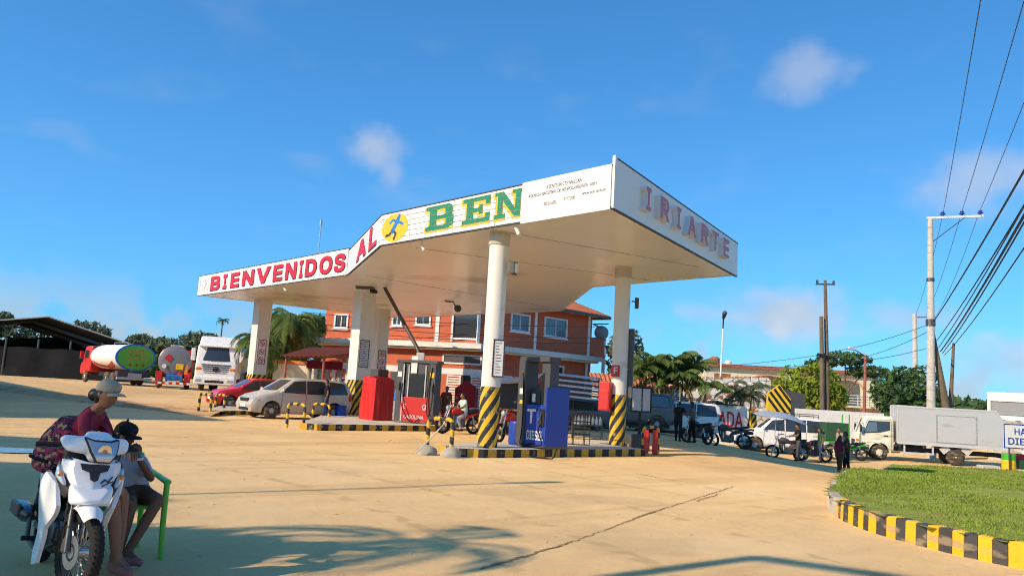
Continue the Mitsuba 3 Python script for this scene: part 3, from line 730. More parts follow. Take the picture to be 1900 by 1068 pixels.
with frame(3.43, 24.2, 0, -30):
    x = thing('extinguisher_box', 'red fire extinguisher box on the right round column', 'extinguisher box')
    add('case', MB().mesh(rbox(-.46, -.10, -.48, -.24, 1.18, 2.05, .02)), 'm_red', x); add('door', MB().mesh(rbox(-.43, -.13, -.50, -.475, 1.22, 1.80, .01)), 'm_red', x)
    f_ = thing('fire_sign', 'small red sign with a white flame letter high on the right round column', 'sign')
    T = plane_T((-.16, -.262, 2.22), (1, 0, 0), (0, 0, 1))
    add('plate', MB().prism(sbox(0, 0, .27, .34), 0, .012, T=T), 'm_red', f_); frame_text('F', T, .08, .2, .09, .28, 'm_white', f_, z=.013)
    b_ = thing('dark_board', 'tall narrow dark board fixed to the back of the right round column', 'board')
    add('board', MB().mesh(rbox(.23, .40, .05, .12, 1.6, 3.7, .01)), 'm_dark_grey', b_); add('bracket', MB().box(.1, .3, .12, .15, 2.6, 2.66), 'm_dark_steel', b_)
st = thing('panel_stand', 'grey two-leaf display panel in a black frame on a post', 'display stand')
with frame(4.25, 25.0, 0, 8):
    add('panel', MB().mesh(rbox(-.30, .02, -.02, .02, 1.22, 1.92, .008)), 'm_light_grey', st); add('panel', MB().mesh(rbox(.04, .30, -.02, .02, 1.22, 1.92, .008)), 'm_light_grey', st)
    m = MB()
    for a, b, c, d in ((-.34, -.30, 1.18, 1.96), (.30, .34, 1.18, 1.96), (.015, .045, 1.18, 1.96), (-.30, .30, 1.92, 1.965), (-.30, .30, 1.175, 1.22)): m.box(a, b, -.035, .035, c, d)
    add('frame', m, 'm_black', st); add('post', MB().tube([(0, .05, 0), (0, .05, 1.3)], .05, 8), 'm_black', st); add('foot', MB().mesh(rbox(-.28, .28, -.2, .28, .0, .5, .04)), 'm_dark_grey', st)


def floodlight(x, y, z, deg, label, body='m_dark_grey'):
    k = thing('floodlight', label, 'floodlight')
    with frame(x, y, z, deg):
        add('housing', MB().mesh(rbox(-.14, .14, -.06, .06, -.2, .12, .02)), body, k); add('lens', MB().box(-.11, .11, -.068, -.061, -.16, .08), 'm_lamp_glass', k); add('bracket', MB().bar((0, .05, .0), (0, .16, .02), .04), 'm_dark_steel', k)


floodlight(.02, 19.72, 4.72, 70, 'dark floodlight on the round column left of the blue pump'); floodlight(3.88, 24.2, 4.55, 80, 'dark floodlight on the right round column')
def spot(x, y, label, dx, dy, mt='m_white'):
    k = thing('spot_lamp', label, 'spot lamp'); d = np.array([dx, dy, -.22])
    add('barrel', MB().tube([np.array([x, y, Z0 - .05]), np.array([x, y, Z0 - .05]) + d], .05, 10), mt, k, smooth=50); add('arm', MB().tube([(x, y, Z0 + .02), (x, y, Z0 - .06)], .018, 6), mt, k)
spot(.0, 18.75, 'white spot lamp under the fascia below the letter N', .1, -.1); spot(-2.6, 21.75, 'white spot lamp under the fascia below the letter B', .1, -.12); spot(-9.9, 34.0, 'white spot lamp under the far left fascia', .15, -.15)
k = thing('soffit_fitting', 'dark ceiling fitting beside the square column', 'ceiling fitting')
add('plate', MB().mesh(rbox(-6.6, -5.8, 33.0, 33.3, Z0 - .09, Z0 + .01, .03)), 'm_dark_steel', k); add('lamp', MB().mesh(rbox(-6.0, -5.7, 33.1, 33.4, Z0 - .22, Z0 - .08, .04)), 'm_black', k)
k = thing('soffit_camera', 'dark camera hanging from a bent arm under the canopy', 'camera')
add('arm', MB().tube([(-3.1, 36.6, Z0 - .02), (-2.7, 36.6, Z0 - .04), (-2.6, 36.5, Z0 - .22)], .035, 7), 'm_dark_steel', k); add('head', MB().mesh(trimesh.creation.icosphere(2, .17).apply_translation((-2.45, 36.3, Z0 - .36))), 'm_dark_grey', k, smooth=True)
# ---------------------------------------------------------------- people
def unit(v):
    v = np.asarray(v, float); return v / (np.linalg.norm(v) + 1e-9)


def head_man(c, face, s=1.0, up=(0, 0, 1), seg=3):
    """a head with jaw, brow, nose, lips and ears as one solid"""
    f = unit(face); u = unit(np.asarray(up) - f * (np.asarray(up) @ f)); l = np.cross(u, f); R_ = np.stack([f, l, u], 1)
    m = trimesh.creation.icosphere(seg, 1.0); v = np.array(m.vertices)
    x, y, z = v[:, 0] * .098, v[:, 1] * .074, v[:, 2] * .118
    low = np.clip(-z / .118, 0, 1)
    y = y * (1 - .36 * low ** 1.3); x = np.where(x < 0, x * (1 - .42 * low ** 1.2), x * (1 - .10 * low))
    x = x + np.where((z > .0) & (z < .05) & (x > .05), -.004, 0) - .006 * np.exp(-((z - .012) / .016) ** 2) * (v[:, 0] > .5) * (np.abs(v[:, 1]) > .18)
    x = x + .012 * np.exp(-((z + .098) / .02) ** 2) * (v[:, 0] > .2)
    P = (np.stack([x, y, z], 1) * s) @ R_.T + c
    man = m3.Manifold(m3.Mesh(P.astype(np.float32), np.array(m.faces, np.uint32)))
    q = lambda a, b, d: [float(t) for t in (R_ @ (np.array([a, b, d]) * s) + c)]
    sph = lambda r, *a: m3.Manifold.sphere(r * s, 8).translate(q(*a))
    nose = m3.Manifold.batch_hull([sph(.009, .090, 0, .012), sph(.013, .104, 0, -.026), sph(.009, .094, .012, -.032), sph(.009, .094, -.012, -.032)])
    lips = m3.Manifold.batch_hull([sph(.007, .090, .016, -.062), sph(.007, .090, -.016, -.062), sph(.010, .092, 0, -.060), sph(.009, .090, 0, -.070)])
    ears = [m3.Manifold.batch_hull([sph(.010, -.008, g * .074, .018), sph(.013, -.016, g * .076, -.004), sph(.008, -.004, g * .068, -.03)]) for g in (1, -1)]
    return m3.Manifold.batch_boolean([man, nose, lips] + ears, m3.OpType.Add), q, R_


def hand_bones(w, d, palm, s=1.0, curl=.5, thumb=1):
    """palm, four fingers of different length with two bends, and a thumb on the side; d: direction of the hand, palm: the way the palm faces"""
    d = unit(d); n = unit(np.asarray(palm) - d * (np.asarray(palm) @ d)); a = np.cross(n, d) * thumb; w = np.asarray(w, float); B = []
    k = lambda f, g, h=0: w + (d * f + a * g + n * h) * s
    for g in (-.026, -.009, .009, .026): B.append((k(.005, g * .6), .016 * s, k(.075, g), .012 * s))
    for g, Lf in ((-.028, .058), (-.010, .070), (.010, .075), (.028, .068)):
        p0 = k(.078, g); d1 = unit(d * math.cos(curl) + n * math.sin(curl)); p1 = p0 + d1 * Lf * .5 * s; d2 = unit(d * math.cos(2.2 * curl) + n * math.sin(2.2 * curl)); p2 = p1 + d2 * Lf * .5 * s
        B += [(p0, .0095 * s, p1, .0085 * s), (p1, .0085 * s, p2, .007 * s)]
    t0 = k(.02, .03, .004); t1 = k(.05, .052, .014); t2 = k(.078, .056, .026 + .02 * curl); B += [(t0, .012 * s, t1, .010 * s), (t1, .010 * s, t2, .008 * s)]
    return B


def figure(name, label, J, skin='m_skin', top='m_white_cloth', bottom='m_jeans', shoe='m_black_cloth', s=1.0, sleeves='short', legs='long', hair='short', cap=None, fine=.03, group=None, palm=None, curl=(.5, .5), fat=1.0, up=(0, 0, 1), hairmat='m_hair'):
    J = {k: np.asarray(v, float) for k, v in J.items()}; k = thing(name, label, 'person', group); V = lambda n: J[n]
    H, q, R_ = head_man(J['head'], J['face'], s, up, 3 if fine < .025 else 2)
    arm, fore = [], []; limb = []
    for S in 'LR':
        arm.append((V('sh' + S), .052 * s * fat, V('el' + S), .040 * s * fat)); fore.append((V('el' + S), .039 * s * fat, V('wr' + S), .026 * s))
        limb += [(V('hip' + S), .088 * s * fat, V('kn' + S), .060 * s * fat), (V('kn' + S), .058 * s * fat, (V('kn' + S) * .62 + V('an' + S) * .38) + 0, .056 * s * fat), ((V('kn' + S) * .62 + V('an' + S) * .38), .056 * s * fat, V('an' + S), .036 * s),
                 (V('an' + S), .038 * s, V('toe' + S) + [0, 0, .012 * s], .028 * s)]
    hands = []
    for i, S in enumerate('LR'):
        dd = J.get('hd' + S, V('wr' + S) - V('el' + S)); pl = (palm or {}).get(S, (0, 0, -1) if abs(unit(dd)[2]) < .8 else J['face'] * [1, 1, 0] * -1)
        hands += hand_bones(V('wr' + S), dd, pl, s, curl[i], 1 if S == 'L' else -1)
    up_ = unit(V('neck') - V('pelvis')); lat = unit(V('shL') - V('shR')); ch = V('chest')
    tor = [(ch + lat * .07 * s * fat, .105 * s * fat, V('shL') * .8 + V('shR') * .2, .062 * s), (ch - lat * .07 * s * fat, .105 * s * fat, V('shR') * .8 + V('shL') * .2, .062 * s), (V('neck') - up_ * .03 * s, .07 * s, ch, .12 * s * fat),
           (ch + lat * .06 * s, .10 * s * fat, V('pelvis') + lat * .07 * s, .108 * s * fat), (ch - lat * .06 * s, .10 * s * fat, V('pelvis') - lat * .07 * s, .108 * s * fat), (V('shL'), .054 * s, V('shR'), .054 * s)]
    hipb = [(V('hipL'), .1 * s * fat, V('hipR'), .1 * s * fat), (V('pelvis'), .11 * s * fat, (V('hipL') + V('hipR')) / 2, .1 * s * fat)]
    nk = [(V('neck') - up_ * .04 * s, .056 * s, J['head'] - R_[:, 2] * .06 * s - R_[:, 0] * .018 * s, .05 * s)]
    seg = 10 if fine < .025 else 7
    body = m3.Manifold.batch_boolean([H, hullbones(tor + arm + fore + limb + hipb + nk, seg)], m3.OpType.Add)
    bm = soft(body, fine, 4); hm = hullbones(hands, 6 if fine < .025 else 4)
    joined = m3.Manifold.batch_boolean([m3.Manifold(m3.Mesh(np.array(bm.vertices, np.float32), np.array(bm.faces, np.uint32))), hm], m3.OpType.Add)
    jm = joined.to_mesh(); add('body', trimesh.Trimesh(np.array(jm.vert_properties[:, :3], float), np.array(jm.tri_verts), process=False), skin, k, smooth=60)
    g = lambda B, e: [(a, r + e, b, t + e) for a, r, b, t in B]
    sl = [(a, r + .012 * s, (b if sleeves == 'long' else a * .35 + b * .65), t + .016 * s) for a, r, b, t in arm] + (g(fore, .012 * s) if sleeves == 'long' else [])
    def crease(t, a=.007, f=15):
        if fine > .025: return t
        v = np.array(t.vertices); n = np.array(t.vertex_normals); w = meshkit.fbm(v * [f, f, f * .55] + 3, 3, 8) - .5
        t.vertices = v + n * (a * 2.2 * w - .15 * a)[:, None]; return t
    add('shirt', crease(soft(hullbones(g(tor, .012 * s) + sl + [(V('pelvis') + lat * .06 * s, .118 * s * fat, V('pelvis') - lat * .06 * s, .118 * s * fat)], seg), fine, 4)), top, k, smooth=60)
    tr = [limb[i + j] for i in (0, 4) for j in range(3)]
    if legs != 'long': tr = [(a, r, a * (1 - .72) + b * .72, t) for a, r, b, t in (limb[0], limb[4])]
    add('trousers' if legs == 'long' else 'shorts', crease(soft(hullbones(g(tr + hipb, .013 * s), seg), fine, 4)), bottom, k, smooth=60)
    for S in 'LR':
        d = unit(V('toe' + S) - V('an' + S)); d = unit([d[0], d[1], 0]); a, t = V('an' + S), V('toe' + S)
        z0 = min(t[2], a[2] - .05 * s); he = np.array([a[0] - d[0] * .045 * s, a[1] - d[1] * .045 * s, z0 + .03 * s]); to = np.array([t[0], t[1], z0 + .024 * s])
        add('shoe', soft(hullbones([(he, .042 * s, to, .034 * s), (he + [0, 0, .028 * s], .040 * s, he * .4 + to * .6 + [0, 0, .012 * s], .036 * s), (he * .5 + to * .5 + np.cross(d, [0, 0, 1]) * .012 * s, .04 * s, to, .034 * s)], 8), fine, 2), shoe, k, smooth=60)
    c = J['head']
    for e in (1, -1):
        if fine < .025:
            add('eye', MB().mesh(trimesh.creation.icosphere(1, .0125 * s).apply_translation(q(.077, e * .030, .012))), 'm_white_cloth', k); add('iris', MB().mesh(trimesh.creation.icosphere(1, .008 * s).apply_translation(q(.0835, e * .030, .012))), 'm_black', k)
            add('eyebrow', MB().tube([q(.088, e * .016, .034), q(.086, e * .032, .038), q(.074, e * .048, .032)], .004 * s, 5), hairmat, k)
    Q = lambda r, *a: m3.Manifold.sphere(r * s, 14 if fine < .025 else 8).translate(q(*a))
    hs = [m3.Manifold.batch_hull([Q(.078, -.012, 0, .052), Q(.070, -.040, 0, .02), Q(.04, -.062, 0, -.045), Q(.05, .030, .014, .068), Q(.05, .030, -.014, .068), Q(.036, -.012, .046, .01), Q(.036, -.012, -.046, .01)])]
    if hair == 'bun': hs += [m3.Manifold.batch_hull([Q(.05, -.03, .03, -.01), Q(.05, -.03, -.03, -.01), Q(.045, -.055, 0, -.075)]), Q(.055, -.125, 0, -.022), m3.Manifold.batch_hull([Q(.04, -.07, 0, 0), Q(.03, -.11, 0, -.01)]), Q(.02, -.16, .0, .004), Q(.016, -.15, .02, -.04)]
    if hair == 'long':
        for i in range(7):
            w = (i - 3) / 3.0; hs.append(m3.Manifold.batch_hull([Q(.034, -.05, w * .06, -.01), Q(.034, -.085, w * .075, -.12), Q(.026, -.09 + .02 * abs(w), w * .085, -.26 + .05 * abs(w))]))
        for w in (1, -1): hs.append(m3.Manifold.batch_hull([Q(.026, -.02, w * .072, .0), Q(.026, -.01, w * .08, -.12), Q(.02, .01, w * .085, -.22)]))
    add('hair', soft(m3.Manifold.batch_boolean(hs, m3.OpType.Add), fine, 2), hairmat, k, smooth=60)
    if cap:
        dm = m3.Manifold.batch_hull([Q(.085, -.014, 0, .050), Q(.077, -.03, 0, .042), Q(.062, .035, .022, .060), Q(.062, .035, -.022, .060)])
        cut = dm.trim_by_plane([float(t) for t in R_[:, 2]], float(R_[:, 2] @ (c + R_[:, 2] * .022 * s))); cp_ = add('cap', soft(cut, fine, 1), cap, k, smooth=50)
        br = MB(); VV = []
        for i in range(13):
            a = (i - 6) / 6 * .92
            for rr, dz in ((.080, .030), (.118, .028), (.150 - .02 * abs(math.sin(a)), .016)):
                for t in (.0, -.008): VV.append(q(.012 + rr * math.cos(a) * (1.0 if rr < .1 else 1.02), rr * math.sin(a) * .95, dz + t - .02 * math.sin(a) ** 2))
        F = []
        for i in range(12):
            o = i * 6; p = o + 6; F += [[o, o + 2, p + 2, p], [o + 2, o + 4, p + 4, p + 2], [o + 1, p + 1, p + 3, o + 3], [o + 3, p + 3, p + 5, o + 5], [o + 4, o + 5, p + 5, p + 4]]
        br.raw(VV, F); add('brim', br, cap, cp_, smooth=50); add('button', MB().mesh(trimesh.creation.icosphere(1, .011 * s).apply_translation(q(-.01, 0, .142))), cap, cp_)
    return k


def standing(x, y, deg, h, label, z=None, lean=0.0, arms=('down', 'down'), stride=.08, ride=False, **kw):
    """joints of somebody on their feet (or astride) facing deg, feet at x, y"""
    s = h / 1.70; a = math.radians(deg); f, l = np.array([math.cos(a), math.sin(a), 0]), np.array([-math.sin(a), math.cos(a), 0]); z = gz(x, y) if z is None else z
    o = np.array([x, y, float(z)]); P = lambda F, Lt, Z: o + (f * F + l * Lt + np.array([0, 0, Z])) * s
    J = {'face': f, 'head': P(.04 + lean * 1.3, 0, 1.585), 'neck': P(lean, 0, 1.45), 'chest': P(lean * .7, 0, 1.24), 'pelvis': P(0, 0, .96)}
    for S, g, am, st in (('L', 1, arms[0], stride), ('R', -1, arms[1], -stride)):
        J['sh' + S] = P(lean, g * .175, 1.39); J['hip' + S] = P(0, g * .095, .90)
        if ride:
            J['kn' + S] = P(.38, g * .24, .74); J['an' + S] = P(.22, g * .24, .34); J['toe' + S] = P(.38, g * .25, .30)
        else:
            J['kn' + S] = P(st * .6 + .02, g * .10, .49); J['an' + S] = P(st, g * .105, .085); J['toe' + S] = P(st + .15, g * .125, .03)
        if am == 'down': J['el' + S], J['wr' + S] = P(lean - .02, g * .24, 1.11), P(lean + .06, g * .25, .87)
        elif am == 'front': J['el' + S], J['wr' + S] = P(lean + .12, g * .25, 1.16), P(lean + .40, g * .22, 1.12)
        elif am == 'hip': J['el' + S], J['wr' + S] = P(lean - .06, g * .33, 1.14), P(lean + .08, g * .17, 1.0)
        elif am == 'up': J['el' + S], J['wr' + S] = P(lean + .16, g * .24, 1.22), P(lean + .22, g * .12, 1.46)
    return figure('person', label, J, s=s, **kw)


# ---------------------------------------------------------------- the parked scooter in the foreground
def wheel_mesh(r, w, n=28, prof=None):
    p = [(r - w * 1.0, -w * .42), (r - w * .55, -w * .5), (r - w * .2, -w * .42), (r, -w * .16), (r, w * .16), (r - w * .2, w * .42), (r - w * .55, w * .5), (r - w * 1.0, w * .42), (r - w * 1.0, -w * .42)]
    return MB().lathe(prof or p, n, 'y')


FB = (-2.98, 5.80); RB = (-3.75, 6.74); BD = math.degrees(math.atan2(FB[1] - RB[1], FB[0] - RB[0]))
bike = thing('white_scooter', 'white underbone motorbike seen from the front with black vent and round headlamp', 'motorcycle')
with frame((FB[0] + RB[0]) / 2, (FB[1] + RB[1]) / 2, 0, BD, tilt=(-5, (1, 0, 0))):
    XF, XR, WR = .61, -.61, .295
    for x_, nm in ((XF, 'front_wheel'), (XR, 'rear_wheel')):
        ang = 13 if x_ > 0 else 0
        with frame(x_, 0, WR, ang):
            wk = thing(bike + '__' + nm, None, None); wk = bike + '__' + nm
            m = wheel_mesh(WR, .085, 40); add('tyre', m, 'm_rubber', wk, smooth=40)
            tr = MB()
            for i in range(44):
                g = 2 * PI * i / 44
                for sd in (1, -1):
                    c, sn = math.cos(g + .05 * sd), math.sin(g + .05 * sd); p0 = np.array([(WR + .001) * c, sd * .004, (WR + .001) * sn]); p1 = np.array([(WR - .012) * math.cos(g + .1), sd * .034, (WR - .012) * math.sin(g + .1)])
                    tr.bar(p0, p1, .012, .005, up=(c, 0, sn))
            add('tread', tr, 'm_rubber', wk)
            add('rim', MB().lathe([(WR - .088, -.028), (WR - .07, -.03), (WR - .078, 0), (WR - .07, .03), (WR - .088, .028), (WR - .095, 0), (WR - .088, -.028)], 36, 'y'), 'm_dark_steel', wk, smooth=40)
            sp = MB()
            for i in range(28): sp.tube([(.035 * math.cos(i * .95), .022 * (-1) ** i, .035 * math.sin(i * .95)), ((WR - .085) * math.cos(i * 2 * PI / 28), 0, (WR - .085) * math.sin(i * 2 * PI / 28))], .003, 4, cap=False)
            add('spokes', sp, 'm_steel', wk); add('hub', MB().lathe([(0, -.06), (.04, -.06), (.045, -.02), (.045, .02), (.04, .06), (0, .06)], 16, 'y'), 'm_steel', wk, smooth=30)
            if x_ > 0: add('brake_disc', MB().lathe([(.06, -.062), (.115, -.062), (.115, -.056), (.06, -.056), (.06, -.062)], 28, 'y'), 'm_steel', wk)
    for sd in (1, -1):
        add('fork', MB().tube([(XF, sd * .085, WR), (XF - .06, sd * .085, .50), (XF - .17, sd * .08, .74)], [.018, .021, .018], 10), 'm_dark_steel', bike, smooth=40)
    add('brake_caliper', MB().mesh(rbox(XF - .13, XF - .05, -.10, -.055, WR - .02, WR + .10, .015)), 'm_dark_steel', bike)
    add('brake_line', MB().tube([(XF - .09, -.1, WR + .08), (XF - .02, -.13, .5), (XF - .14, -.12, .72)], .006, 6), 'm_black', bike)
    # front mudguard
    V, F = [], []; an = np.linspace(math.radians(52), math.radians(160), 15)
    for i, a_ in enumerate(an):
        wd = .055 + .035 * math.sin((i / 14) * PI) ** .6
        for j, t in enumerate(np.linspace(-1, 1, 9)):
            rr = WR + .045 - .045 * abs(t) ** 2.2 + .02 * max(0, (i - 9) / 5); V.append((XF + rr * math.cos(a_), t * wd, WR + rr * math.sin(a_)))
    F = [[i * 9 + j, i * 9 + j + 1, i * 9 + 10 + j, i * 9 + 9 + j] for i in range(14) for j in range(8)]
    add('front_mudguard', MB().raw(V, F), 'm_bike_white', bike, smooth=50)
    add('mudguard_apron', soft(m3.Manifold.batch_hull([m3.Manifold.sphere(.02, 10).translate(list(p)) for p in ((.56, .13, .74), (.56, -.13, .74), (.60, .12, .635), (.60, -.12, .635), (.68, .05, .655), (.68, -.05, .655), (.50, 0, .78))]), .02, 3), 'm_bike_white', bike, smooth=50)
    # front fairing: shield that bulges forward
    prof = [(.935, .165), (.91, .20), (.85, .205), (.78, .170), (.71, .125), (.66, .08), (.63, .02)]
    V = []
    for i, (z_, w_) in enumerate(prof):
        for t in np.linspace(-1, 1, 13): V.append((.50 + (.99 - z_) * .42 - .028 * abs(t) - .26 * max(0, abs(t) - .66), t * w_, z_ - .035 * (1 - abs(t)) * (i == 0)))
    n = 13; F = [[i * n + j, i * n + j + 1, i * n + n + j + 1, i * n + n + j] for i in range(6) for j in range(12)]
    V2 = [(x_ - .03, y_ * .97, z_) for x_, y_, z_ in V]; m = MB().raw(V, F).raw(V2, [f[::-1] for f in F])
    add('front_fairing', m, 'm_bike_white', bike, smooth=22)
    vent = affinity.translate(Polygon([(-.10, .945), (.10, .945), (.085, .905), (.035, .89), (.025, .84), (0, .828), (-.025, .84), (-.035, .89), (-.085, .905)]), 0, -.045)
    fx = lambda z_, y_: .50 + (.99 - z_) * .42 - .028 * np.abs(y_) / .2 + .005
    m = MB(); mm = trimesh.creation.extrude_polygon(vent, .012, engine='earcut'); v = np.array(mm.vertices); m.raw(np.stack([fx(v[:, 1], v[:, 0]) + v[:, 2], v[:, 0], v[:, 1]], 1), mm.faces)
    add('vent', m, 'm_plastic_black', bike)
    em = shapely.union_all([LineString([(.05, .775), (.075, .80), (.10, .785), (.125, .82)]).buffer(.005), LineString([(.06, .755), (.09, .77), (.13, .79)]).buffer(.004)]); mm = trimesh.creation.extrude_polygon(em, .006, engine='earcut'); v = np.array(mm.vertices)
    add('emblem', MB().raw(np.stack([fx(v[:, 1], v[:, 0]) - .002 + v[:, 2], v[:, 0], v[:, 1]], 1), mm.faces), 'm_print', bike)
    for sd in (1, -1):
        # turn signal lens with black surround, leg shield, lower cowl
        add('signal_surround', soft(m3.Manifold.batch_hull([m3.Manifold.sphere(.016, 8).translate(p) for p in ((.40, sd * .205, .90), (.46, sd * .19, .80), (.55, sd * .12, .69), (.44, sd * .215, .80), (.51, sd * .15, .66))]), .02, 2), 'm_plastic_black', bike, smooth=50)
        add('turn_signal', soft(m3.Manifold.batch_hull([m3.Manifold.sphere(.014, 8).translate(p) for p in ((.435, sd * .215, .87), (.48, sd * .19, .80), (.52, sd * .17, .745), (.45, sd * .22, .80))]), .02, 2), 'm_headlight', bike, smooth=50)
        add('signal_lamp', MB().mesh(trimesh.creation.icosphere(1, .02).apply_translation((.478, sd * .205, .815))), 'm_amber', bike)
        shp = Polygon([(.46, .74), (.52, .60), (.34, .42), (.29, .17), (.18, .14), (.14, .22), (.20, .46), (.26, .72), (.34, .80)]).buffer(.02).buffer(-.01)
        mm = trimesh.creation.extrude_polygon(shp, .03, engine='earcut'); mm = mm.subdivide_to_size(.06); v = np.array(mm.vertices)
        yy = .175 + .07 * ss(.3, .75, v[:, 1]) - .06 * ss(.30, .5, v[:, 0]); v = np.stack([v[:, 0], sd * (yy + v[:, 2]), v[:, 1]], 1)
        add('leg_shield', MB().raw(v, mm.faces if sd < 0 else mm.faces[:, ::-1]), 'm_bike_white', bike, smooth=40)
        add('side_panel', soft(m3.Manifold.batch_hull([m3.Manifold.sphere(.025, 8).translate(p) for p in ((-.05, sd * .10, .66), (-.72, sd * .10, .74), (-.80, sd * .06, .70), (-.30, sd * .13, .50), (-.02, sd * .10, .46))]), .03, 3), 'm_bike_white', bike, smooth=50)
        add('foot_peg', MB().tube([(-.02, sd * .1, .28), (-.02, sd * .27, .28)], .018, 8), 'm_rubber', bike)
        add('shock_absorber', MB().tube([(-.56, sd * .12, .34), (-.47, sd * .12, .60)], .028, 10), 'm_dark_steel', bike)
        add('swing_arm', MB().bar((-.10, sd * .07, .30), (XR, sd * .085, WR), .03, .04), 'm_dark_steel', bike)
    # handlebar turned a little to its left, with cowl, grips and headlamp
    with frame(.36, 0, 0, 11):
      with frame(-.36, 0, 0, 0):
        for sd in (1, -1):
            add('grip', MB().tube([(.36, sd * .16, 1.0), (.33, sd * .25, 1.01), (.28, sd * .37, 1.0)], .019, 10), 'm_rubber', bike, smooth=50)
            add('brake_lever', MB().tube([(.38, sd * .20, 1.0), (.40, sd * .28, .99), (.35, sd * .38, .985)], .007, 6), 'm_dark_steel', bike)
        cw = m3.Manifold.batch_hull([m3.Manifold.sphere(r, 12).translate(p) for r, p in ((.03, (.36, .235, 1.03)), (.03, (.36, -.235, 1.03)), (.035, (.40, .20, .955)), (.035, (.40, -.20, .955)), (.04, (.47, .085, 1.04)), (.04, (.47, -.085, 1.04)), (.045, (.50, 0, .965)), (.03, (.45, .07, .945)), (.03, (.45, -.07, .945)), (.03, (.38, .07, 1.10)), (.03, (.38, -.07, 1.10)))])
        sp_ = lambda r, *p: m3.Manifold.sphere(r, 12).translate(p)
        cw = m3.Manifold.batch_hull([sp_(.025, .37, .23, 1.06), sp_(.025, .37, -.23, 1.06), sp_(.025, .42, .21, 1.0), sp_(.025, .42, -.21, 1.0), sp_(.03, .46, .10, 1.06), sp_(.03, .46, -.10, 1.06), sp_(.03, .47, .10, .99), sp_(.03, .47, -.10, .99)]) + m3.Manifold.batch_hull([sp_(.04, .47, .085, 1.04), sp_(.04, .47, -.085, 1.04), sp_(.035, .48, .05, .945), sp_(.035, .48, -.05, .945), sp_(.045, .50, 0, .975), sp_(.03, .39, .06, 1.10), sp_(.03, .39, -.06, 1.10), sp_(.04, .38, 0, 1.0)])
        add('handlebar_cowl', soft(cw, .018, 4), 'm_bike_white', bike, smooth=60); add('steering_neck', soft(m3.Manifold.batch_hull([sp_(.04, .36, .17, .99), sp_(.04, .36, -.17, .99), sp_(.05, .38, .14, .86), sp_(.05, .38, -.14, .86)]), .03, 2), 'm_plastic_black', bike, smooth=60)
        pl = Polygon([(-.115, 1.075), (-.06, 1.06), (.06, 1.06), (.115, 1.075), (.085, .985), (.045, .925), (-.045, .925), (-.085, .985)])
        for nm, po, dx, mt_ in (('headlamp_surround', pl.buffer(.012), .002, 'm_plastic_black'), ('headlamp', pl, .010, 'm_headlight')):
            mm = trimesh.creation.extrude_polygon(po, .012, engine='earcut'); mm = mm.subdivide_to_size(.03); v = np.array(mm.vertices)
            add(nm, MB().raw(np.stack([.555 - .9 * v[:, 0] ** 2 - .55 * np.maximum(v[:, 1] - .97, 0) - 4 * np.maximum(v[:, 1] - 1.02, 0) ** 2 + dx + v[:, 2], v[:, 0], v[:, 1]], 1), mm.faces), mt_, bike, smooth=40)
        add('headlamp_reflector', MB().lathe([(0, .562), (.03, .563), (.05, .566), (.052, .555)], 20, 'x', (.0, 0, .995)), 'm_chrome', bike, smooth=40); add('headlamp_bulb', MB().lathe([(0, .574), (.010, .573), (.016, .568), (.018, .555)], 16, 'x', (0, 0, .995)), 'm_amber', bike, smooth=40)
    add('seat', soft(m3.Manifold.batch_hull([m3.Manifold.sphere(.05, 10).translate(p) for p in ((.0, .07, .72), (.0, -.07, .72), (-.35, .10, .75), (-.35, -.10, .75), (-.75, .08, .80), (-.75, -.08, .80), (-.05, 0, .66), (-.7, 0, .72))]), .03, 4), 'm_plastic_black', bike, smooth=60)
    add('engine', MB().mesh(rbox(-.20, .18, -.11, .11, .20, .42, .04)).mesh(rbox(.10, .34, -.07, .07, .30, .44, .03)).tube([(-.05, -.15, .31), (-.05, .15, .31)], .10, 14), 'm_dark_steel', bike, smooth=40)
    add('frame_tube', MB().tube([(.42, 0, .90), (.25, 0, .55), (.0, 0, .44), (-.3, 0, .52), (-.7, 0, .68)], .05, 10), 'm_plastic_black', bike, smooth=50)
    add('muffler', MB().lathe([(0, -.80), (.05, -.80), (.068, -.76), (.07, -.46), (.05, -.36), (.03, -.30), (.0, -.30)], 18, 'x', (0, -.19, .40)), 'm_black_gloss', bike, smooth=40)
    add('heat_shield', MB().mesh(rbox(-.74, -.44, -.275, -.24, .37, .47, .012)), 'm_dark_steel', bike); add('exhaust_pipe', MB().tube([(.2, -.08, .28), (.05, -.16, .20), (-.2, -.20, .26), (-.32, -.19, .39)], .018, 8), 'm_dark_steel', bike, smooth=50)
    add('rear_mudguard', MB().mesh(rbox(-.98, -.62, -.07, .07, .52, .66, .03)), 'm_plastic_black', bike); add('tail_lamp', MB().mesh(rbox(-.90, -.78, -.08, .08, .68, .76, .03)), 'm_taillight', bike)
    for sd, q in ((1, .05), (-1, -.06)): add('cable', MB().tube([(.36, sd * .2, 1.0), (.47, sd * .17, .93), (.44, q, .88), (.34, q * .5, .74)], .006, 5), 'm_black', bike)
    for sd in (): add('mirror', MB().tube([(.34, sd * .22, 1.06), (.33, sd * .27, 1.20)], .007, 5).mesh(rbox(.31, .335, sd * .30 - .06, sd * .30 + .06, 1.18, 1.26, .012)), 'm_plastic_black', bike)
    add('side_stand', MB().tube([(.02, .12, .26), (-.08, .28, .012)], .012, 6), 'm_dark_steel', bike)

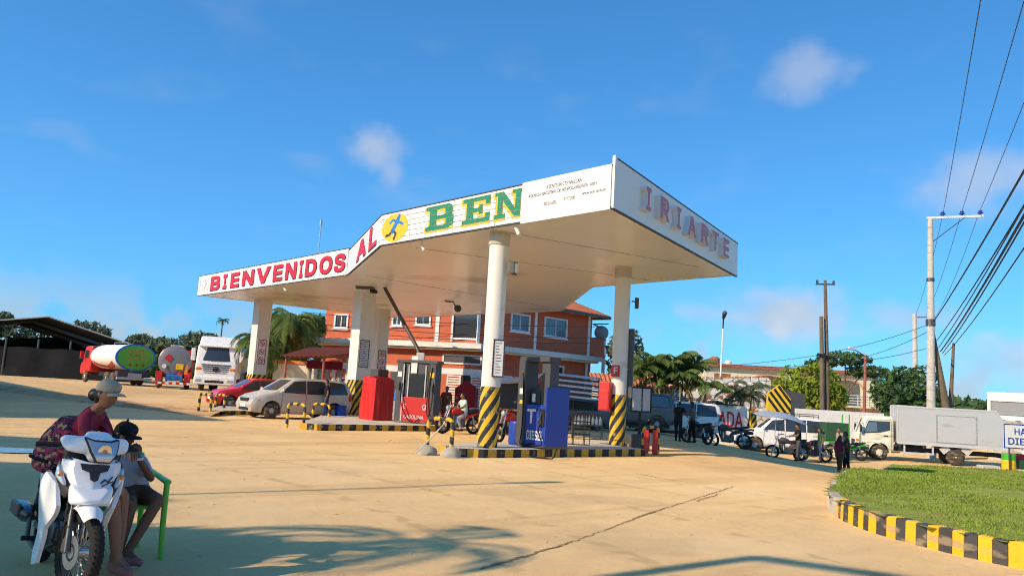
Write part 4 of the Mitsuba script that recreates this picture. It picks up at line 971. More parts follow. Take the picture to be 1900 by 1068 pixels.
# the rider sitting sideways on it
k_ = 1.0
J = dict(face=(.90, -.28, -.10), head=(-3.235, 6.49, 1.385), neck=(-3.345, 6.53, 1.245), chest=(-3.46, 6.57, 1.05), pelvis=(-3.47, 6.54, .80), shR=(-3.325, 6.38, 1.185), elR=(-3.22, 6.22, .99), wrR=(-3.06, 6.11, 1.02), hdR=(.55, -.45, -.10), shL=(-3.40, 6.72, 1.20), elL=(-3.22, 6.66, 1.0), wrL=(-2.99, 6.45, .965), hdL=(.7, -.5, -.25),
         hipL=(-3.37, 6.60, .79), hipR=(-3.38, 6.45, .79), knL=(-3.0, 6.46, .60), knR=(-3.02, 6.36, .57), anL=(-2.99, 6.47, .115), anR=(-2.95, 6.38, .105), toeL=(-2.85, 6.40, .03), toeR=(-2.80, 6.30, .03))
woman = figure('person', 'woman in maroon shirt and beige cap sitting sideways on the white motorbike', J, top='m_maroon', bottom='m_white_cloth', shoe='m_pink_shoe', sleeves='short', legs='short', hair='bun', cap='m_khaki', fine=.018, s=.97, curl=(.7, .9), up=(.1, 0, 1), fat=.92)
# dark sun sleeve over the far forearm
add('arm_sleeve', soft(hullbones([(np.array(J['elL']) * .8 + np.array(J['shL']) * .2, .050, J['elL'], .050), (J['elL'], .049, J['wrL'], .036), (np.array(J['elR']) * .9 + np.array(J['shR']) * .1, .050, J['elR'], .050), (J['elR'], .049, J['wrR'], .036)]), .02, 3), 'm_black_cloth', woman, smooth=60)
bp = thing('floral_backpack', 'red and black floral backpack worn on the back of the woman on the motorbike', 'backpack')
with frame(-3.58, 6.55, .745, 171, tilt=(-16, (0, 1, 0))):
    add('bag', soft(m3.Manifold.batch_hull([m3.Manifold.sphere(.055, 12).translate(p) for p in ((-.02, .12, .04), (-.02, -.12, .04), (.12, .11, .04), (.12, -.11, .04), (-.03, .11, .36), (-.03, -.11, .36), (.06, .08, .40), (.06, -.08, .40), (.13, .1, .24), (.13, -.1, .24))]), .025, 3), 'm_flower_cloth', bp, smooth=60)
    add('front_pocket', soft(m3.Manifold.batch_hull([m3.Manifold.sphere(.035, 10).translate(p) for p in ((.16, .09, .03), (.16, -.09, .03), (.19, .08, .14), (.19, -.08, .14), (.16, .08, .19), (.16, -.08, .19))]), .025, 3), 'm_flower_cloth', bp, smooth=60)
    add('side_strap', MB().tube([(.0, .175, .10), (.09, .178, .09), (.19, .14, .08)], .014, 6), 'm_black_cloth', bp); add('handle', MB().tube([(-.05, .04, .44), (-.03, .02, .49), (-.03, -.02, .49), (-.05, -.04, .44)], .010, 6), 'm_black_cloth', bp)
    for sd in (1, -1): add('shoulder_strap', MB().tube([(-.07, sd * .09, .42), (-.16, sd * .11, .455), (-.235, sd * .115, .40), (-.245, sd * .12, .28), (-.2, sd * .13, .14), (-.07, sd * .13, .06)], .017, 7), 'm_flower_cloth', bp, smooth=60)

# green plastic chair and the girl on it
chair = thing('plastic_chair', 'light green moulded plastic armchair under the seated girl', 'chair')
CH = (-3.27, 7.08)
with frame(*CH, 0, -48):
    add('seat', soft(m3.Manifold.batch_hull([m3.Manifold.sphere(.018, 8).translate(p) for p in ((-.22, .21, .42), (-.22, -.21, .42), (.24, .23, .44), (.24, -.23, .44))]), .04, 1), 'm_lime', chair, smooth=40)
    for sd in (1, -1):
        add('leg', MB().tube([(.26, sd * .27, .0), (.245, sd * .265, .30), (.24, sd * .265, .64)], [.022, .026, .026], 8), 'm_lime', chair, smooth=40); add('leg', MB().tube([(-.30, sd * .25, .0), (-.25, sd * .235, .42)], [.02, .026], 8), 'm_lime', chair, smooth=40)
        add('arm', soft(m3.Manifold.batch_hull([m3.Manifold.sphere(.018, 8).translate(p) for p in ((.25, sd * .25, .64), (.25, sd * .29, .64), (.0, sd * .27, .655), (.0, sd * .31, .65))]) + m3.Manifold.batch_hull([m3.Manifold.sphere(.018, 8).translate(p) for p in ((.0, sd * .27, .655), (.0, sd * .31, .65), (-.25, sd * .25, .70), (-.25, sd * .27, .70))]), .03, 2), 'm_lime', chair, smooth=50)
        add('back_post', MB().tube([(-.24, sd * .22, .42), (-.29, sd * .23, .66), (-.34, sd * .21, .84)], .024, 8), 'm_lime', chair, smooth=50)
    add('back_rail', MB().tube([(-.34, .21, .84), (-.37, .1, .87), (-.37, -.1, .87), (-.34, -.21, .84)], .026, 8), 'm_lime', chair, smooth=50)
    for i in range(7): add('back_slat', MB().bar((-.245, (i - 3) * .058, .44), (-.36, (i - 3) * .056, .86), .036, .012, up=(1, 0, 0)), 'm_lime', chair)
Gd = dict(face=(.95, -.28, -.18), head=(-3.17, 6.95, 1.025), neck=(-3.22, 7.0, .875), chest=(-3.16, 7.05, .70), pelvis=(-3.12, 7.10, .53), shR=(-3.26, 6.88, .80), shL=(-3.08, 7.12, .80), elR=(-3.19, 6.76, .60), wrR=(-3.05, 6.72, .56), elL=(-2.92, 6.99, .68), wrL=(-3.0, 6.86, .875), hdL=(-.25, -.2, .9),
          hipR=(-3.12, 7.0, .52), hipL=(-3.03, 7.1, .52), knR=(-2.96, 6.76, .49), knL=(-2.78, 6.86, .52), anR=(-3.0, 6.72, .10), anL=(-2.93, 6.72, .11), toeR=(-2.86, 6.66, .03), toeL=(-2.79, 6.66, .03))
with frame(-.10, 0):
    girl = figure('person', 'girl in grey shirt and black cap sitting on the green chair', Gd, skin='m_skin_dark', top='m_grey_cloth', bottom='m_brown_cloth', shoe='m_pink_shoe', sleeves='short', legs='short', hair='long', cap='m_black_cloth', fine=.018, s=.97, curl=(.9, .5), palm={'L': (-.6, .5, 0)}, fat=.90)
with frame(-.10, 0):
    add('scrunchie', MB().mesh(trimesh.creation.torus(.035, .012, 14, 8).apply_transform(trimesh.transformations.translation_matrix((-2.99, 6.85, .85)))), 'm_white_cloth', girl, smooth=60)
# ---------------------------------------------------------------- cars
def wheel(parent, x, y, r, w, side, rim='m_light_grey', tyre='m_dusty_rubber', spokes=5):
    k = numbered(parent + '__wheel'); labels_k = k
    with frame(x, y, r, 0):
        add('tyre', wheel_mesh(r, w, 28), tyre, k, smooth=40)
        o = side * w * .30; m = MB().lathe([(r - w * .98, -w * .42), (r - w * .9, 0), (r - w * .98, w * .42)], 24, 'y')
        m.lathe([(0, o * .6), (r * .5, o * .55), (r - w * .98, o * .4)], 24, 'y')
        for i in range(spokes):
            a = 2 * PI * i / spokes + .3; m.bar((0, o, 0), ((r - w * .95) * math.cos(a), o, (r - w * .95) * math.sin(a)), r * .16, .03, up=(0, 1, 0))
        m.lathe([(0, o * 1.25), (r * .16, o * 1.2), (r * .2, o * .9)], 14, 'y'); add('rim', m, rim, k)
    scene_key = k
    return k


def car(name, label, cat, prof, L, W, belt, H, wheels, r, paint, windows, wind, rear, tum=.16, ww=.2, lights=(.72, .70), group=None, rack=False, rim='m_light_grey', front=None, plate=True, cladding=None, seam=(), glass='m_glass_dark'):
    """body lofted from its side view (x forward), with windows, lamps, wheels and trim as parts; origin on the ground at mid length"""
    k = thing(name, label, cat, group); P = Polygon(prof); bd = P.exterior; hw = W / 2
    half = lambda x, z: hw * (1 - .10 * ss(.34 * L, .5 * L, np.abs(x)) - .0 * z) * (1 - tum * ss(belt - .05, H + .15, z) - .05 * ss(.55, .2, z))
    arch = shapely.union_all([Point(x, r).buffer(r + .07, 14) for x in wheels]); Q = P.difference(arch)
    m = trimesh.creation.extrude_polygon(max(getattr(Q, 'geoms', [Q]), key=lambda g: g.area), W, engine='earcut')
    man = m3.Manifold(m3.Mesh(np.array(m.vertices, np.float32), np.array(m.faces, np.uint32))).refine_to_length(.12).to_mesh()
    v = np.array(man.vert_properties[:, :3], float); x, z, t = v[:, 0], v[:, 1], v[:, 2] / hw - 1
    d = shapely.distance(shapely.points(x, z), bd); bev = np.where(np.abs(t) > .999, .07 * np.clip(1 - d / .14, 0, 1) ** 2, 0)
    add('body', MB().raw(np.stack([x, -(t * (half(x, z) - bev)), z], 1), np.array(man.tri_verts)), paint, k, smooth=32)

    def onside(poly, sd, off, th=.012, step=.15):
        q = trimesh.creation.extrude_polygon(poly, th, engine='earcut').subdivide_to_size(step); a = np.array(q.vertices)
        dd = shapely.distance(shapely.points(a[:, 0], a[:, 1]), bd); be = .07 * np.clip(1 - dd / .14, 0, 1) ** 2
        return MB().raw(np.stack([a[:, 0], sd * (half(a[:, 0], a[:, 1]) - be + off + a[:, 2]), a[:, 1]], 1), q.faces if sd < 0 else q.faces[:, ::-1])

    for sd in (1, -1):
        for w in windows:
            wp = Polygon(w); g = add('window', onside(wp.buffer(-.02), sd, .004), glass, k); add('window_frame', onside(wp.buffer(.012).difference(wp.buffer(-.02)), sd, .003), 'm_plastic_black', g)
        for s_ in seam: add('door_seam', onside(LineString(s_).buffer(.008), sd, .001, .006), 'm_dark_grey', k)
        for s_ in seam[:-1] if seam else ():
            pass
        for hx in [s_[0][0] for s_ in seam[:-1]] if len(seam) > 1 else []: add('door_handle', onside(sbox(hx + .08, belt - .13, hx + .24, belt - .095), sd, .01, .02), paint, k)
        if cladding: add('sill', onside(sbox(wheels[1] + r + .08, .22, wheels[0] - r - .08, .22 + cladding), sd, .004, .02), 'm_plastic_black', k)
        fx = max(p[0] for p in prof); bx_ = min(p[0] for p in prof); mz = lights[0]
        ya = sd * hw * .62
        add('headlight', soft(m3.Manifold.batch_hull([m3.Manifold.sphere(.05, 8).translate([fx - .10 - a, sd * (hw * .90 - b), mz + c]) for a, b, c in ((.0, .34, -.03), (.22, .02, .02), (.06, .04, -.05), (.12, .22, .07))]), .06, 2), 'm_headlight', k, smooth=50)
        add('turn_signal', soft(m3.Manifold.batch_hull([m3.Manifold.sphere(.035, 8).translate([fx - .24 - a, sd * (hw * .905 - .0), mz + b]) for a, b in ((0, -.03), (.12, .0))]), .06, 1), 'm_amber', k, smooth=50)
        add('taillight', soft(m3.Manifold.batch_hull([m3.Manifold.sphere(.04, 8).translate([bx_ + .10, sd * (hw * .86), lights[1] + c]) for c in (0, .30)] + [m3.Manifold.sphere(.04, 8).translate([bx_ + .20, sd * (hw * .885), lights[1] + c]) for c in (0, .26)]), .06, 2), 'm_taillight', k, smooth=50)
        mx = wind[0][0] - .16; add('mirror', soft(m3.Manifold.batch_hull([m3.Manifold.sphere(.05, 8).translate([mx + a, sd * (hw + b), belt + .08 + c]) for a, b, c in ((0, .06, 0), (0, .17, .0), (0, .16, .07), (.03, -.06, -.04))]), .05, 1), paint, k, smooth=50)
        for wx in wheels: wheel(k, wx, sd * (hw - ww * .55), r, ww, sd, rim)

    def across(p0, p1, name, kmul=.90, n=8):
        p0, p1 = np.array(p0, float), np.array(p1, float); d = unit(p1 - p0); nn = np.array([d[1], -d[0]]) ; c = np.array([np.mean([q[0] for q in prof]), .7])
        if nn @ ((p0 + p1) / 2 - c) < 0: nn = -nn
        V = []
        for o in (.012, -.03):
            for p in (p0, p1):
                for t in np.linspace(-1, 1, n): V.append((p[0] + nn[0] * o - (.05 * t * t) * np.sign(nn[0] + 1e-9), t * float(half(p[0], p[1])) * kmul, p[1] + nn[1] * o))
        F = [[i, i + 1, n + i + 1, n + i] for i in range(n - 1)] + [[i, n + i, 3 * n + i, 2 * n + i] for i in (0, n - 1)] + [[i, i + 1, 2 * n + i + 1, 2 * n + i] for i in range(n - 1)] + [[n + i, n + i + 1, 3 * n + i + 1, 3 * n + i] for i in range(n - 1)]
        return add(name, MB().raw(V, F), glass, k, smooth=40)

    across(*wind, 'windscreen'); across(*rear, 'rear_window')
    fx = max(p[0] for p in prof)
    add('grille', MB().mesh(rbox(fx - .10, fx - .015, -hw * .42, hw * .42, lights[0] - .10, lights[0] + .03, .02)), 'm_plastic_black', k); add('lower_intake', MB().mesh(rbox(fx - .12, fx - .01, -hw * .5, hw * .5, .30, .42, .03)), 'm_plastic_black', k)
    for s_ in (1, -1): add('fog_lamp', MB().lathe([(0, .02), (.05, .015), (.055, -.03)], 12, 'x', (fx - .07, s_ * hw * .66, .37)), 'm_headlight', k)
    add('number_plate', MB().mesh(rbox(fx - .02, fx + .008, -.22, .22, .42, .53, .004)), 'm_white', k); add('number_plate', MB().mesh(rbox(min(p[0] for p in prof) - .012, min(p[0] for p in prof) + .02, -.22, .22, .60, .71, .004)), 'm_white', k)
    add('underbody', MB().box(-.42 * L, .42 * L, -hw * .8, hw * .8, .20, .42), 'm_black', k)
    if rack:
        z = H + .10; m = MB(); a0, a1, yy = rack[0], rack[1], hw * .72
        for sd in (1, -1): m.tube([(a0, sd * yy, z), (a1, sd * yy, z)], .02, 6); m.tube([(a0, sd * yy, z + .09), (a1, sd * yy, z + .09)], .016, 6)
        for x_ in np.linspace(a0, a1, 6): m.tube([(x_, -yy, z), (x_, yy, z)], .014, 5)
        for x_ in (a0, (a0 + a1) / 2, a1):
            for sd in (1, -1): m.tube([(x_, sd * yy, z - .12), (x_, sd * yy, z + .09)], .016, 5)
        add('roof_rack', m, 'm_dark_steel', k)
    return k


van_prof = [(-2.12, .30), (-2.2, .62), (-2.17, .98), (-2.02, 1.40), (-1.85, 1.55), (-1.2, 1.62), (0, 1.63), (.45, 1.57), (1.28, 1.04), (1.85, .90), (2.10, .76), (2.2, .52), (2.14, .26), (1.7, .22), (-1.7, .22)]
van_win = [[(.02, 1.02), (1.02, 1.05), (.50, 1.47), (.02, 1.52)], [(-.98, 1.02), (-.06, 1.02), (-.06, 1.52), (-.98, 1.53)], [(-1.92, 1.06), (-1.06, 1.03), (-1.06, 1.53), (-1.75, 1.48)]]
seams = [[(.98, .98), (1.02, .5), (.9, .26)], [(-.02, 1.0), (-.02, .26)], [(-1.02, 1.0), (-1.02, .62)]]
with frame(-8.55, 32.55, 0, math.degrees(math.atan2(-.66, -.75))):
    car('parked_car', 'pale beige minivan parked behind the striped square column', 'car', van_prof, 4.4, 1.72, 1.02, 1.63, (1.38, -1.32), .32, 'm_car_beige', van_win, ((1.20, 1.10), (.52, 1.53)), ((-2.15, 1.03), (-1.93, 1.46)), seam=seams, lights=(.74, .78))
hatch = [(-1.98, .30), (-2.05, .66), (-2.0, .95), (-1.75, 1.30), (-1.45, 1.44), (-.4, 1.48), (.2, 1.42), (.98, .98), (1.65, .84), (1.92, .68), (2.0, .48), (1.95, .24), (1.5, .2), (-1.6, .2)]
hwin = [[(-.02, .96), (.80, .98), (.22, 1.34), (-.02, 1.37)], [(-1.0, .97), (-.10, .96), (-.10, 1.38), (-1.0, 1.38)], [(-1.6, 1.02), (-1.06, .98), (-1.06, 1.36), (-1.4, 1.33)]]
with frame(-12.1, 38.2, .03, math.degrees(math.atan2(-.55, -.83))):
    car('parked_car', 'bright red small car half hidden behind the leftmost canopy column', 'car', hatch, 4.05, 1.7, .96, 1.48, (1.25, -1.22), .30, 'm_car_red', hwin, ((.92, 1.02), (.26, 1.39)), ((-1.98, .98), (-1.66, 1.34)), seam=[[(.78, .94), (.8, .5), (.7, .24)], [(-.06, .94), (-.06, .24)]], lights=(.68, .70))
suv = [(-2.28, .40), (-2.32, .72), (-2.28, 1.10), (-2.12, 1.66), (-1.95, 1.76), (-.9, 1.82), (.2, 1.80), (.62, 1.72), (1.25, 1.16), (2.05, 1.06), (2.28, .90), (2.34, .60), (2.28, .36), (1.8, .32), (-1.9, .34)]
suvw = [[(.06, 1.14), (1.02, 1.18), (.60, 1.62), (.06, 1.68)], [(-.95, 1.14), (-.02, 1.14), (-.02, 1.69), (-.95, 1.71)], [(-2.02, 1.16), (-1.03, 1.14), (-1.03, 1.71), (-1.90, 1.66)]]
sseam = [[(1.0, 1.1), (1.05, .6), (.95, .36)], [(.02, 1.12), (.02, .36)], [(-.99, 1.12), (-.99, .7)]]
skw = dict(seam=sseam, lights=(.92, .95), ww=.23, cladding=.10)
with frame(8.75, 41.0, gz(9.0, 40.6), 172):
    car('parked_car', 'white off-road wagon with roof rack left of the red ADA letters', 'car', suv, 4.75, 1.82, 1.13, 1.82, (1.45, -1.40), .37, 'm_car_white', suvw, ((1.20, 1.22), (.66, 1.70)), ((-2.28, 1.16), (-2.14, 1.62)), rack=(-1.9, -.1), **skw)
with frame(15.2, 43.6, gz(15.2, 43), 170, 1.08):
    car('parked_car', 'white off-road wagon behind the motorbike with the umbrella', 'car', suv, 4.75, 1.82, 1.13, 1.82, (1.45, -1.40), .37, 'm_car_white', suvw, ((1.20, 1.22), (.66, 1.70)), ((-2.28, 1.16), (-2.14, 1.62)), rack=(-1.6, .2), **skw)
with frame(6.3, 41.0, gz(6.3, 40), 170, 1.06):
    car('parked_car', 'dark grey wagon behind the panel stand at the right column', 'car', suv, 4.75, 1.85, 1.13, 1.82, (1.45, -1.40), .37, 'm_car_grey', suvw, ((1.20, 1.22), (.66, 1.70)), ((-2.28, 1.16), (-2.14, 1.62)), glass='m_glass_blue', **skw)
with frame(-9.9, 49.5, .1, 215):
    car('parked_car', 'white pickup parked far behind the pale minivan', 'car', [(-2.3, .5), (-2.35, .95), (-.95, .98), (-.80, 1.66), (-.2, 1.74), (.35, 1.70), (.95, 1.12), (2.0, 1.02), (2.3, .8), (2.3, .42), (-2.0, .42)], 4.9, 1.78, 1.1, 1.75, (1.45, -1.45), .37, 'm_car_white', [[(-.68, 1.12), (.72, 1.14), (.3, 1.62), (-.62, 1.60)]], ((.90, 1.18), (.42, 1.66)), ((-.90, 1.1), (-.82, 1.6)), lights=(.86, .8))
# dark car behind the front island
with frame(3.15, 38.2, -.05, 178):
    car('parked_car', 'dark car behind the rack of white bottles', 'car', hatch, 4.05, 1.7, .96, 1.48, (1.25, -1.22), .30, 'm_car_grey', hwin, ((.92, 1.02), (.26, 1.39)), ((-1.98, .98), (-1.66, 1.34)), lights=(.68, .70))

# ---------------------------------------------------------------- box truck
tk = thing('box_truck', 'cream cab truck with a long grey box body behind the lawn', 'truck')
with frame(20.2, 43.3, -.9, 163):
    # origin under the front axle, x forward
    cab = [(1.18, .42), (1.20, .75), (1.12, 1.02), (1.02, 1.42), (.74, 2.18), (.55, 2.30), (-.62, 2.32), (-.70, 2.2), (-.70, .62), (-.56, .5)]
    P = Polygon(cab).difference(Point(0, .42).buffer(.50, 16)); m = trimesh.creation.extrude_polygon(P, 1.95, engine='earcut'); man = m3.Manifold(m3.Mesh(np.array(m.vertices, np.float32), np.array(m.faces, np.uint32))).refine_to_length(.12).to_mesh()
    v = np.array(man.vert_properties[:, :3], float); x_, z_, t_ = v[:, 0], v[:, 1], v[:, 2] / .975 - 1; d_ = shapely.distance(shapely.points(x_, z_), Polygon(cab).exterior)
    hf = lambda a, b: .975 * (1 - .05 * ss(1.3, 2.4, b)) * (1 - .10 * ss(.75, 1.25, a)); be_ = np.where(np.abs(t_) > .999, .09 * np.clip(1 - d_ / .18, 0, 1) ** 2, 0)
    mat('m_truck_cream', speck((.74, .72, .58), .05, 3, (.45, .36, .24), .64, .85), .3, .5, coat=.5)
    add('cab', MB().raw(np.stack([x_, -t_ * (hf(x_, z_) - be_), z_], 1), np.array(man.tri_verts)), 'm_truck_cream', tk, smooth=32)

    def side(poly, sd, off, mt_, nm, par=tk, th=.012):
        q = trimesh.creation.extrude_polygon(poly, th, engine='earcut').subdivide_to_size(.2); a = np.array(q.vertices); d2 = shapely.distance(shapely.points(a[:, 0], a[:, 1]), Polygon(cab).exterior)
        return add(nm, MB().raw(np.stack([a[:, 0], sd * (hf(a[:, 0], a[:, 1]) - .09 * np.clip(1 - d2 / .18, 0, 1) ** 2 + off + a[:, 2]), a[:, 1]], 1), q.faces if sd < 0 else q.faces[:, ::-1]), mt_, par)
    for sd in (1, -1):
        side(Polygon([(.78, 1.36), (.52, 2.04), (-.52, 2.06), (-.52, 1.60), (-.1, 1.46)]), sd, .004, 'm_glass_dark', 'window'); side(Polygon([(.70, 1.44), (.5, 1.98), (.12, 1.98), (.10, 1.50)]), sd, .012, 'm_glass_blue', 'quarter_pane')
        side(LineString([(.84, 1.3), (.56, 2.1), (-.58, 2.12), (-.60, .72), (-.2, .95), (.5, .92), (.82, .8), (.9, 1.2)]).buffer(.009), sd, .001, 'm_dark_grey', 'door_seam', th=.006); side(sbox(-.42, 1.26, -.22, 1.32), sd, .01, 'm_plastic_black', 'door_handle', th=.02)
        side(Point(0, .42).buffer(.56, 16).difference(Point(0, .42).buffer(.50, 16)).intersection(sbox(-1, .42, 1, 2)), sd, .01, 'm_truck_cream', 'wheel_arch', th=.04)
        add('headlight', MB().mesh(rbox(1.06, 1.19, sd * .86 - .16, sd * .86 + .08, .66, .88, .04)), 'm_headlight', tk); add('turn_signal', MB().mesh(rbox(1.0, 1.13, sd * .90 - .06, sd * .90 + .05, .92, 1.06, .03)), 'm_amber', tk)
        add('mirror', MB().mesh(rbox(.88, .98, sd * 1.16 - .09, sd * 1.16 + .09, 1.42, 1.82, .03)).tube([(.78, sd * .93, 1.9), (.94, sd * 1.16, 1.9), (.94, sd * 1.16, 1.36), (.9, sd * .93, 1.3)], .014, 6), 'm_plastic_black', tk)
    wsn = MB(); V = []
    for z0_, x0_ in ((1.42, 1.035), (2.14, .765)):
        for t in np.linspace(-1, 1, 9): V.append((x0_ - .10 * t * t, t * .84, z0_))
    wsn.raw(V, [[i, i + 1, 10 + i, 9 + i] for i in range(8)]); add('windscreen', wsn, 'm_glass_dark', tk, smooth=40)
    add('bumper', MB().mesh(rbox(1.02, 1.27, -.97, .97, .34, .62, .05)), 'm_light_grey', tk, smooth=30); add('grille', MB().mesh(rbox(1.08, 1.2, -.6, .6, .72, 1.0, .03)), 'm_plastic_black', tk)
    for sd in (1, -1): wheel(tk, 0, sd * .82, .42, .24, sd, 'm_cream', spokes=6); wheel(tk, -3.62, sd * .80, .44, .40, sd, 'm_cream', spokes=6)
    add('chassis_rail', MB().box(-6.0, -.3, -.45, -.33, .55, .75).box(-6.0, -.3, .33, .45, .55, .75), 'm_black', tk)
    BX = thing(tk + '__box_body', None, None) or tk; BX = tk + '__box_body'
    sidep = Polygon([(-.86, .98), (-6.02, .98), (-6.02, 2.05), (-5.55, 2.86), (-.86, 2.96)])
    add('shell', MB().prism(sidep, -1.08, 1.08, 'xz'), 'm_box_grey', BX)
    for sd in (1, -1):
        y0, y1 = (1.084, 1.10) if sd > 0 else (-1.10, -1.084)
        for a, b, c, e in ((-2.72, -.98, 1.14, 2.50), (-4.52, -2.78, 1.14, 2.50)): add('side_panel', MB().box(a, b, y0, y1, c, e), 'm_box_grey', BX)
        add('side_panel', MB().prism(Polygon([(-4.58, 1.14), (-5.94, 1.14), (-5.94, 2.06), (-5.66, 2.50), (-4.58, 2.50)]), y0, y1, 'xz') if sd > 0 else MB().prism(Polygon([(-4.58, 1.14), (-5.94, 1.14), (-5.94, 2.06), (-5.66, 2.50), (-4.58, 2.50)]), -1.10, -1.084, 'xz'), 'm_box_grey', BX)
        m = MB().box(-6.04, -.84, y0 - .01, y1 + .014, .93, 1.06).box(-.92, -.84, y0, y1 + .006, 1.06, 2.9).box(-5.5, -.86, y0, y1 + .004, 2.84, 2.93); add('rail', m, 'm_light_grey', BX)
        add('door_outline', MB().prism(sbox(-4.60, 1.12, -2.70, 2.54).difference(sbox(-4.55, 1.16, -2.75, 2.50)), *((1.102, 1.106) if sd > 0 else (-1.106, -1.102)), 'xz'), 'm_grey', BX)
        for x0_ in (-1.2, -2.55): add('skirt_post', MB().box(x0_ - .04, x0_ + .04, sd * .98 - .03, sd * .98 + .03, .48, .96), 'm_light_grey', tk)
        add('skirt_rail', MB().box(-2.6, -1.0, sd * .98 - .02, sd * .98 + .02, .46, .54), 'm_light_grey', tk)
        for a in (1, -1): add('mudguard', MB().bar((-3.62 + a * .35, sd * .95, .93), (-3.62 + a * .66, sd * .95, .66), .34, .03, up=(0, 1, 0)), 'm_light_grey', tk)
    add('fuel_tank', MB().mesh(rbox(-2.4, -1.3, -.98, -.5, .48, .86, .06)), 'm_dark_steel', tk)
    add('rear_bumper', MB().box(-6.0, -5.9, -1.0, 1.0, .5, .62), 'm_dark_grey', tk)

# ---------------------------------------------------------------- tank trucks on the left
def tank_mesh(L, ry, rz, z, x0, n=36):
    prof = [(0, -.20), (.55, -.16), (.88, -.07), (1, .04), (1, L - .04), (.88, L + .07), (.55, L + .16), (0, L + .20)]
    V, F = [], []
    for i, (rr, h) in enumerate(prof):
        for k in range(n): g = 2 * PI * k / n; V.append((x0 - h, rr * ry * math.cos(g), z + rr * rz * math.sin(g)))
    for i in range(len(prof) - 1):
        for k in range(n): F.append([i * n + k, (i + 1) * n + k, (i + 1) * n + (k + 1) % n, i * n + (k + 1) % n])
    return MB().raw(V, F)


wt = thing('tank_truck', 'white long-nosed tank truck seen from the front beside the grey tanker', 'truck')
with frame(-20.9, 57.0, gz(-21, 57), math.degrees(math.atan2(-.985, .17)), 1.10):
    hw = 1.30
    add('cab', soft(m3.Manifold.batch_hull([m3.Manifold.sphere(.12, 10).translate(p) for p in [(x, y, z) for x, z in ((-.12, .95), (-.16, 1.8), (-.42, 2.95), (-1.9, 3.05), (-1.9, .95)) for y in (hw - .12, -hw + .12)]]), .2, 2), 'm_car_white', wt, smooth=40)
    add('roof_fairing', soft(m3.Manifold.batch_hull([m3.Manifold.sphere(.1, 10).translate(p) for p in [(x, y, z) for x, z in ((-.5, 3.0), (-.8, 3.50), (-1.9, 3.55), (-1.9, 3.0)) for y in (hw - .16, -hw + .16)]]), .2, 2), 'm_car_white', wt, smooth=40)
    V = []
    for z, x in ((1.98, -.055), (2.86, -.275)):
        for t in np.linspace(-1, 1, 9): V.append((x - .10 * t * t + .03, t * 1.16, z))
    add('windscreen', MB().raw(V, [[i, i + 1, 10 + i, 9 + i] for i in range(8)]), 'm_glass_dark', wt, smooth=40)
    add('sun_visor', MB().mesh(rbox(-.36, .0, -1.2, 1.2, 2.88, 2.98, .03)), 'm_car_white', wt)
    for i in range(5): add('grille_slat', MB().mesh(rbox(-.06, .03, -.92 + .05 * i, .92 - .05 * i, 1.70 - i * .13, 1.76 - i * .13, .02)), 'm_dark_grey' if i < 4 else 'm_grey', wt)
    add('grille_badge', MB().lathe([(.17, .0), (.17, .06), (.13, .07), (.13, .0)], 20, 'x', (.02, 0, 1.45)).bar((.06, 0, 1.45), (.06, 0, 1.60), .03).bar((.06, 0, 1.45), (.06, .12, 1.37), .03).bar((.06, 0, 1.45), (.06, -.12, 1.37), .03), 'm_black', wt)
    add('bumper', MB().mesh(rbox(-.5, .08, -hw, hw, .42, 1.0, .10)), 'm_car_white', wt, smooth=40); add('bumper_intake', MB().mesh(rbox(.0, .10, -.6, .6, .55, .72, .03)), 'm_black', wt); add('number_plate', MB().box(.10, .115, -.26, .26, .75, .86), 'm_white', wt)
    for sd in (1, -1):
        add('headlight', MB().mesh(rbox(-.10, .10, sd * .98 - .22, sd * .98 + .22, .58, .80, .05)), 'm_headlight', wt); add('turn_signal', MB().mesh(rbox(-.14, .02, sd * 1.06 - .18, sd * 1.06 + .18, 1.36, 1.54, .05)), 'm_amber', wt)
        add('mirror', MB().mesh(rbox(-.35, -.20, sd * 1.52 - .13, sd * 1.52 + .13, 1.95, 2.75, .05)), 'm_car_white', wt); add('side_window', MB().mesh(rbox(-1.25, -.45, sd * 1.31 - .012, sd * 1.31 + .012, 1.98, 2.75, .01)), 'm_glass_dark', wt)
        add('door_seam', MB().box(-1.36, -1.33, sd * 1.302 - .008, sd * 1.302 + .008, 1.0, 2.85), 'm_dark_grey', wt); add('step', MB().mesh(rbox(-1.4, -.5, sd * 1.2 - .1, sd * 1.2 + .1, .45, .6, .03)), 'm_dark_steel', wt)
        for x in (-1.4, -5.0, -6.3): wheel(wt, x, sd * 1.06, .50, .30, sd, 'm_light_grey', spokes=8)
    add('tank', tank_mesh(6.2, 1.24, 1.0, 2.25, -2.35), 'm_white', wt, smooth=40); add('tank_catwalk', MB().box(-8.2, -2.6, -.4, .4, 3.28, 3.33), 'm_steel', wt); add('chassis', MB().box(-8.4, -.4, -.5, .5, .7, 1.1), 'm_black', wt)
    add('side_skirt', MB().box(-4.2, -2.3, -1.2, -1.1, .6, 1.25).box(-4.2, -2.3, 1.1, 1.2, .6, 1.25), 'm_dark_grey', wt)

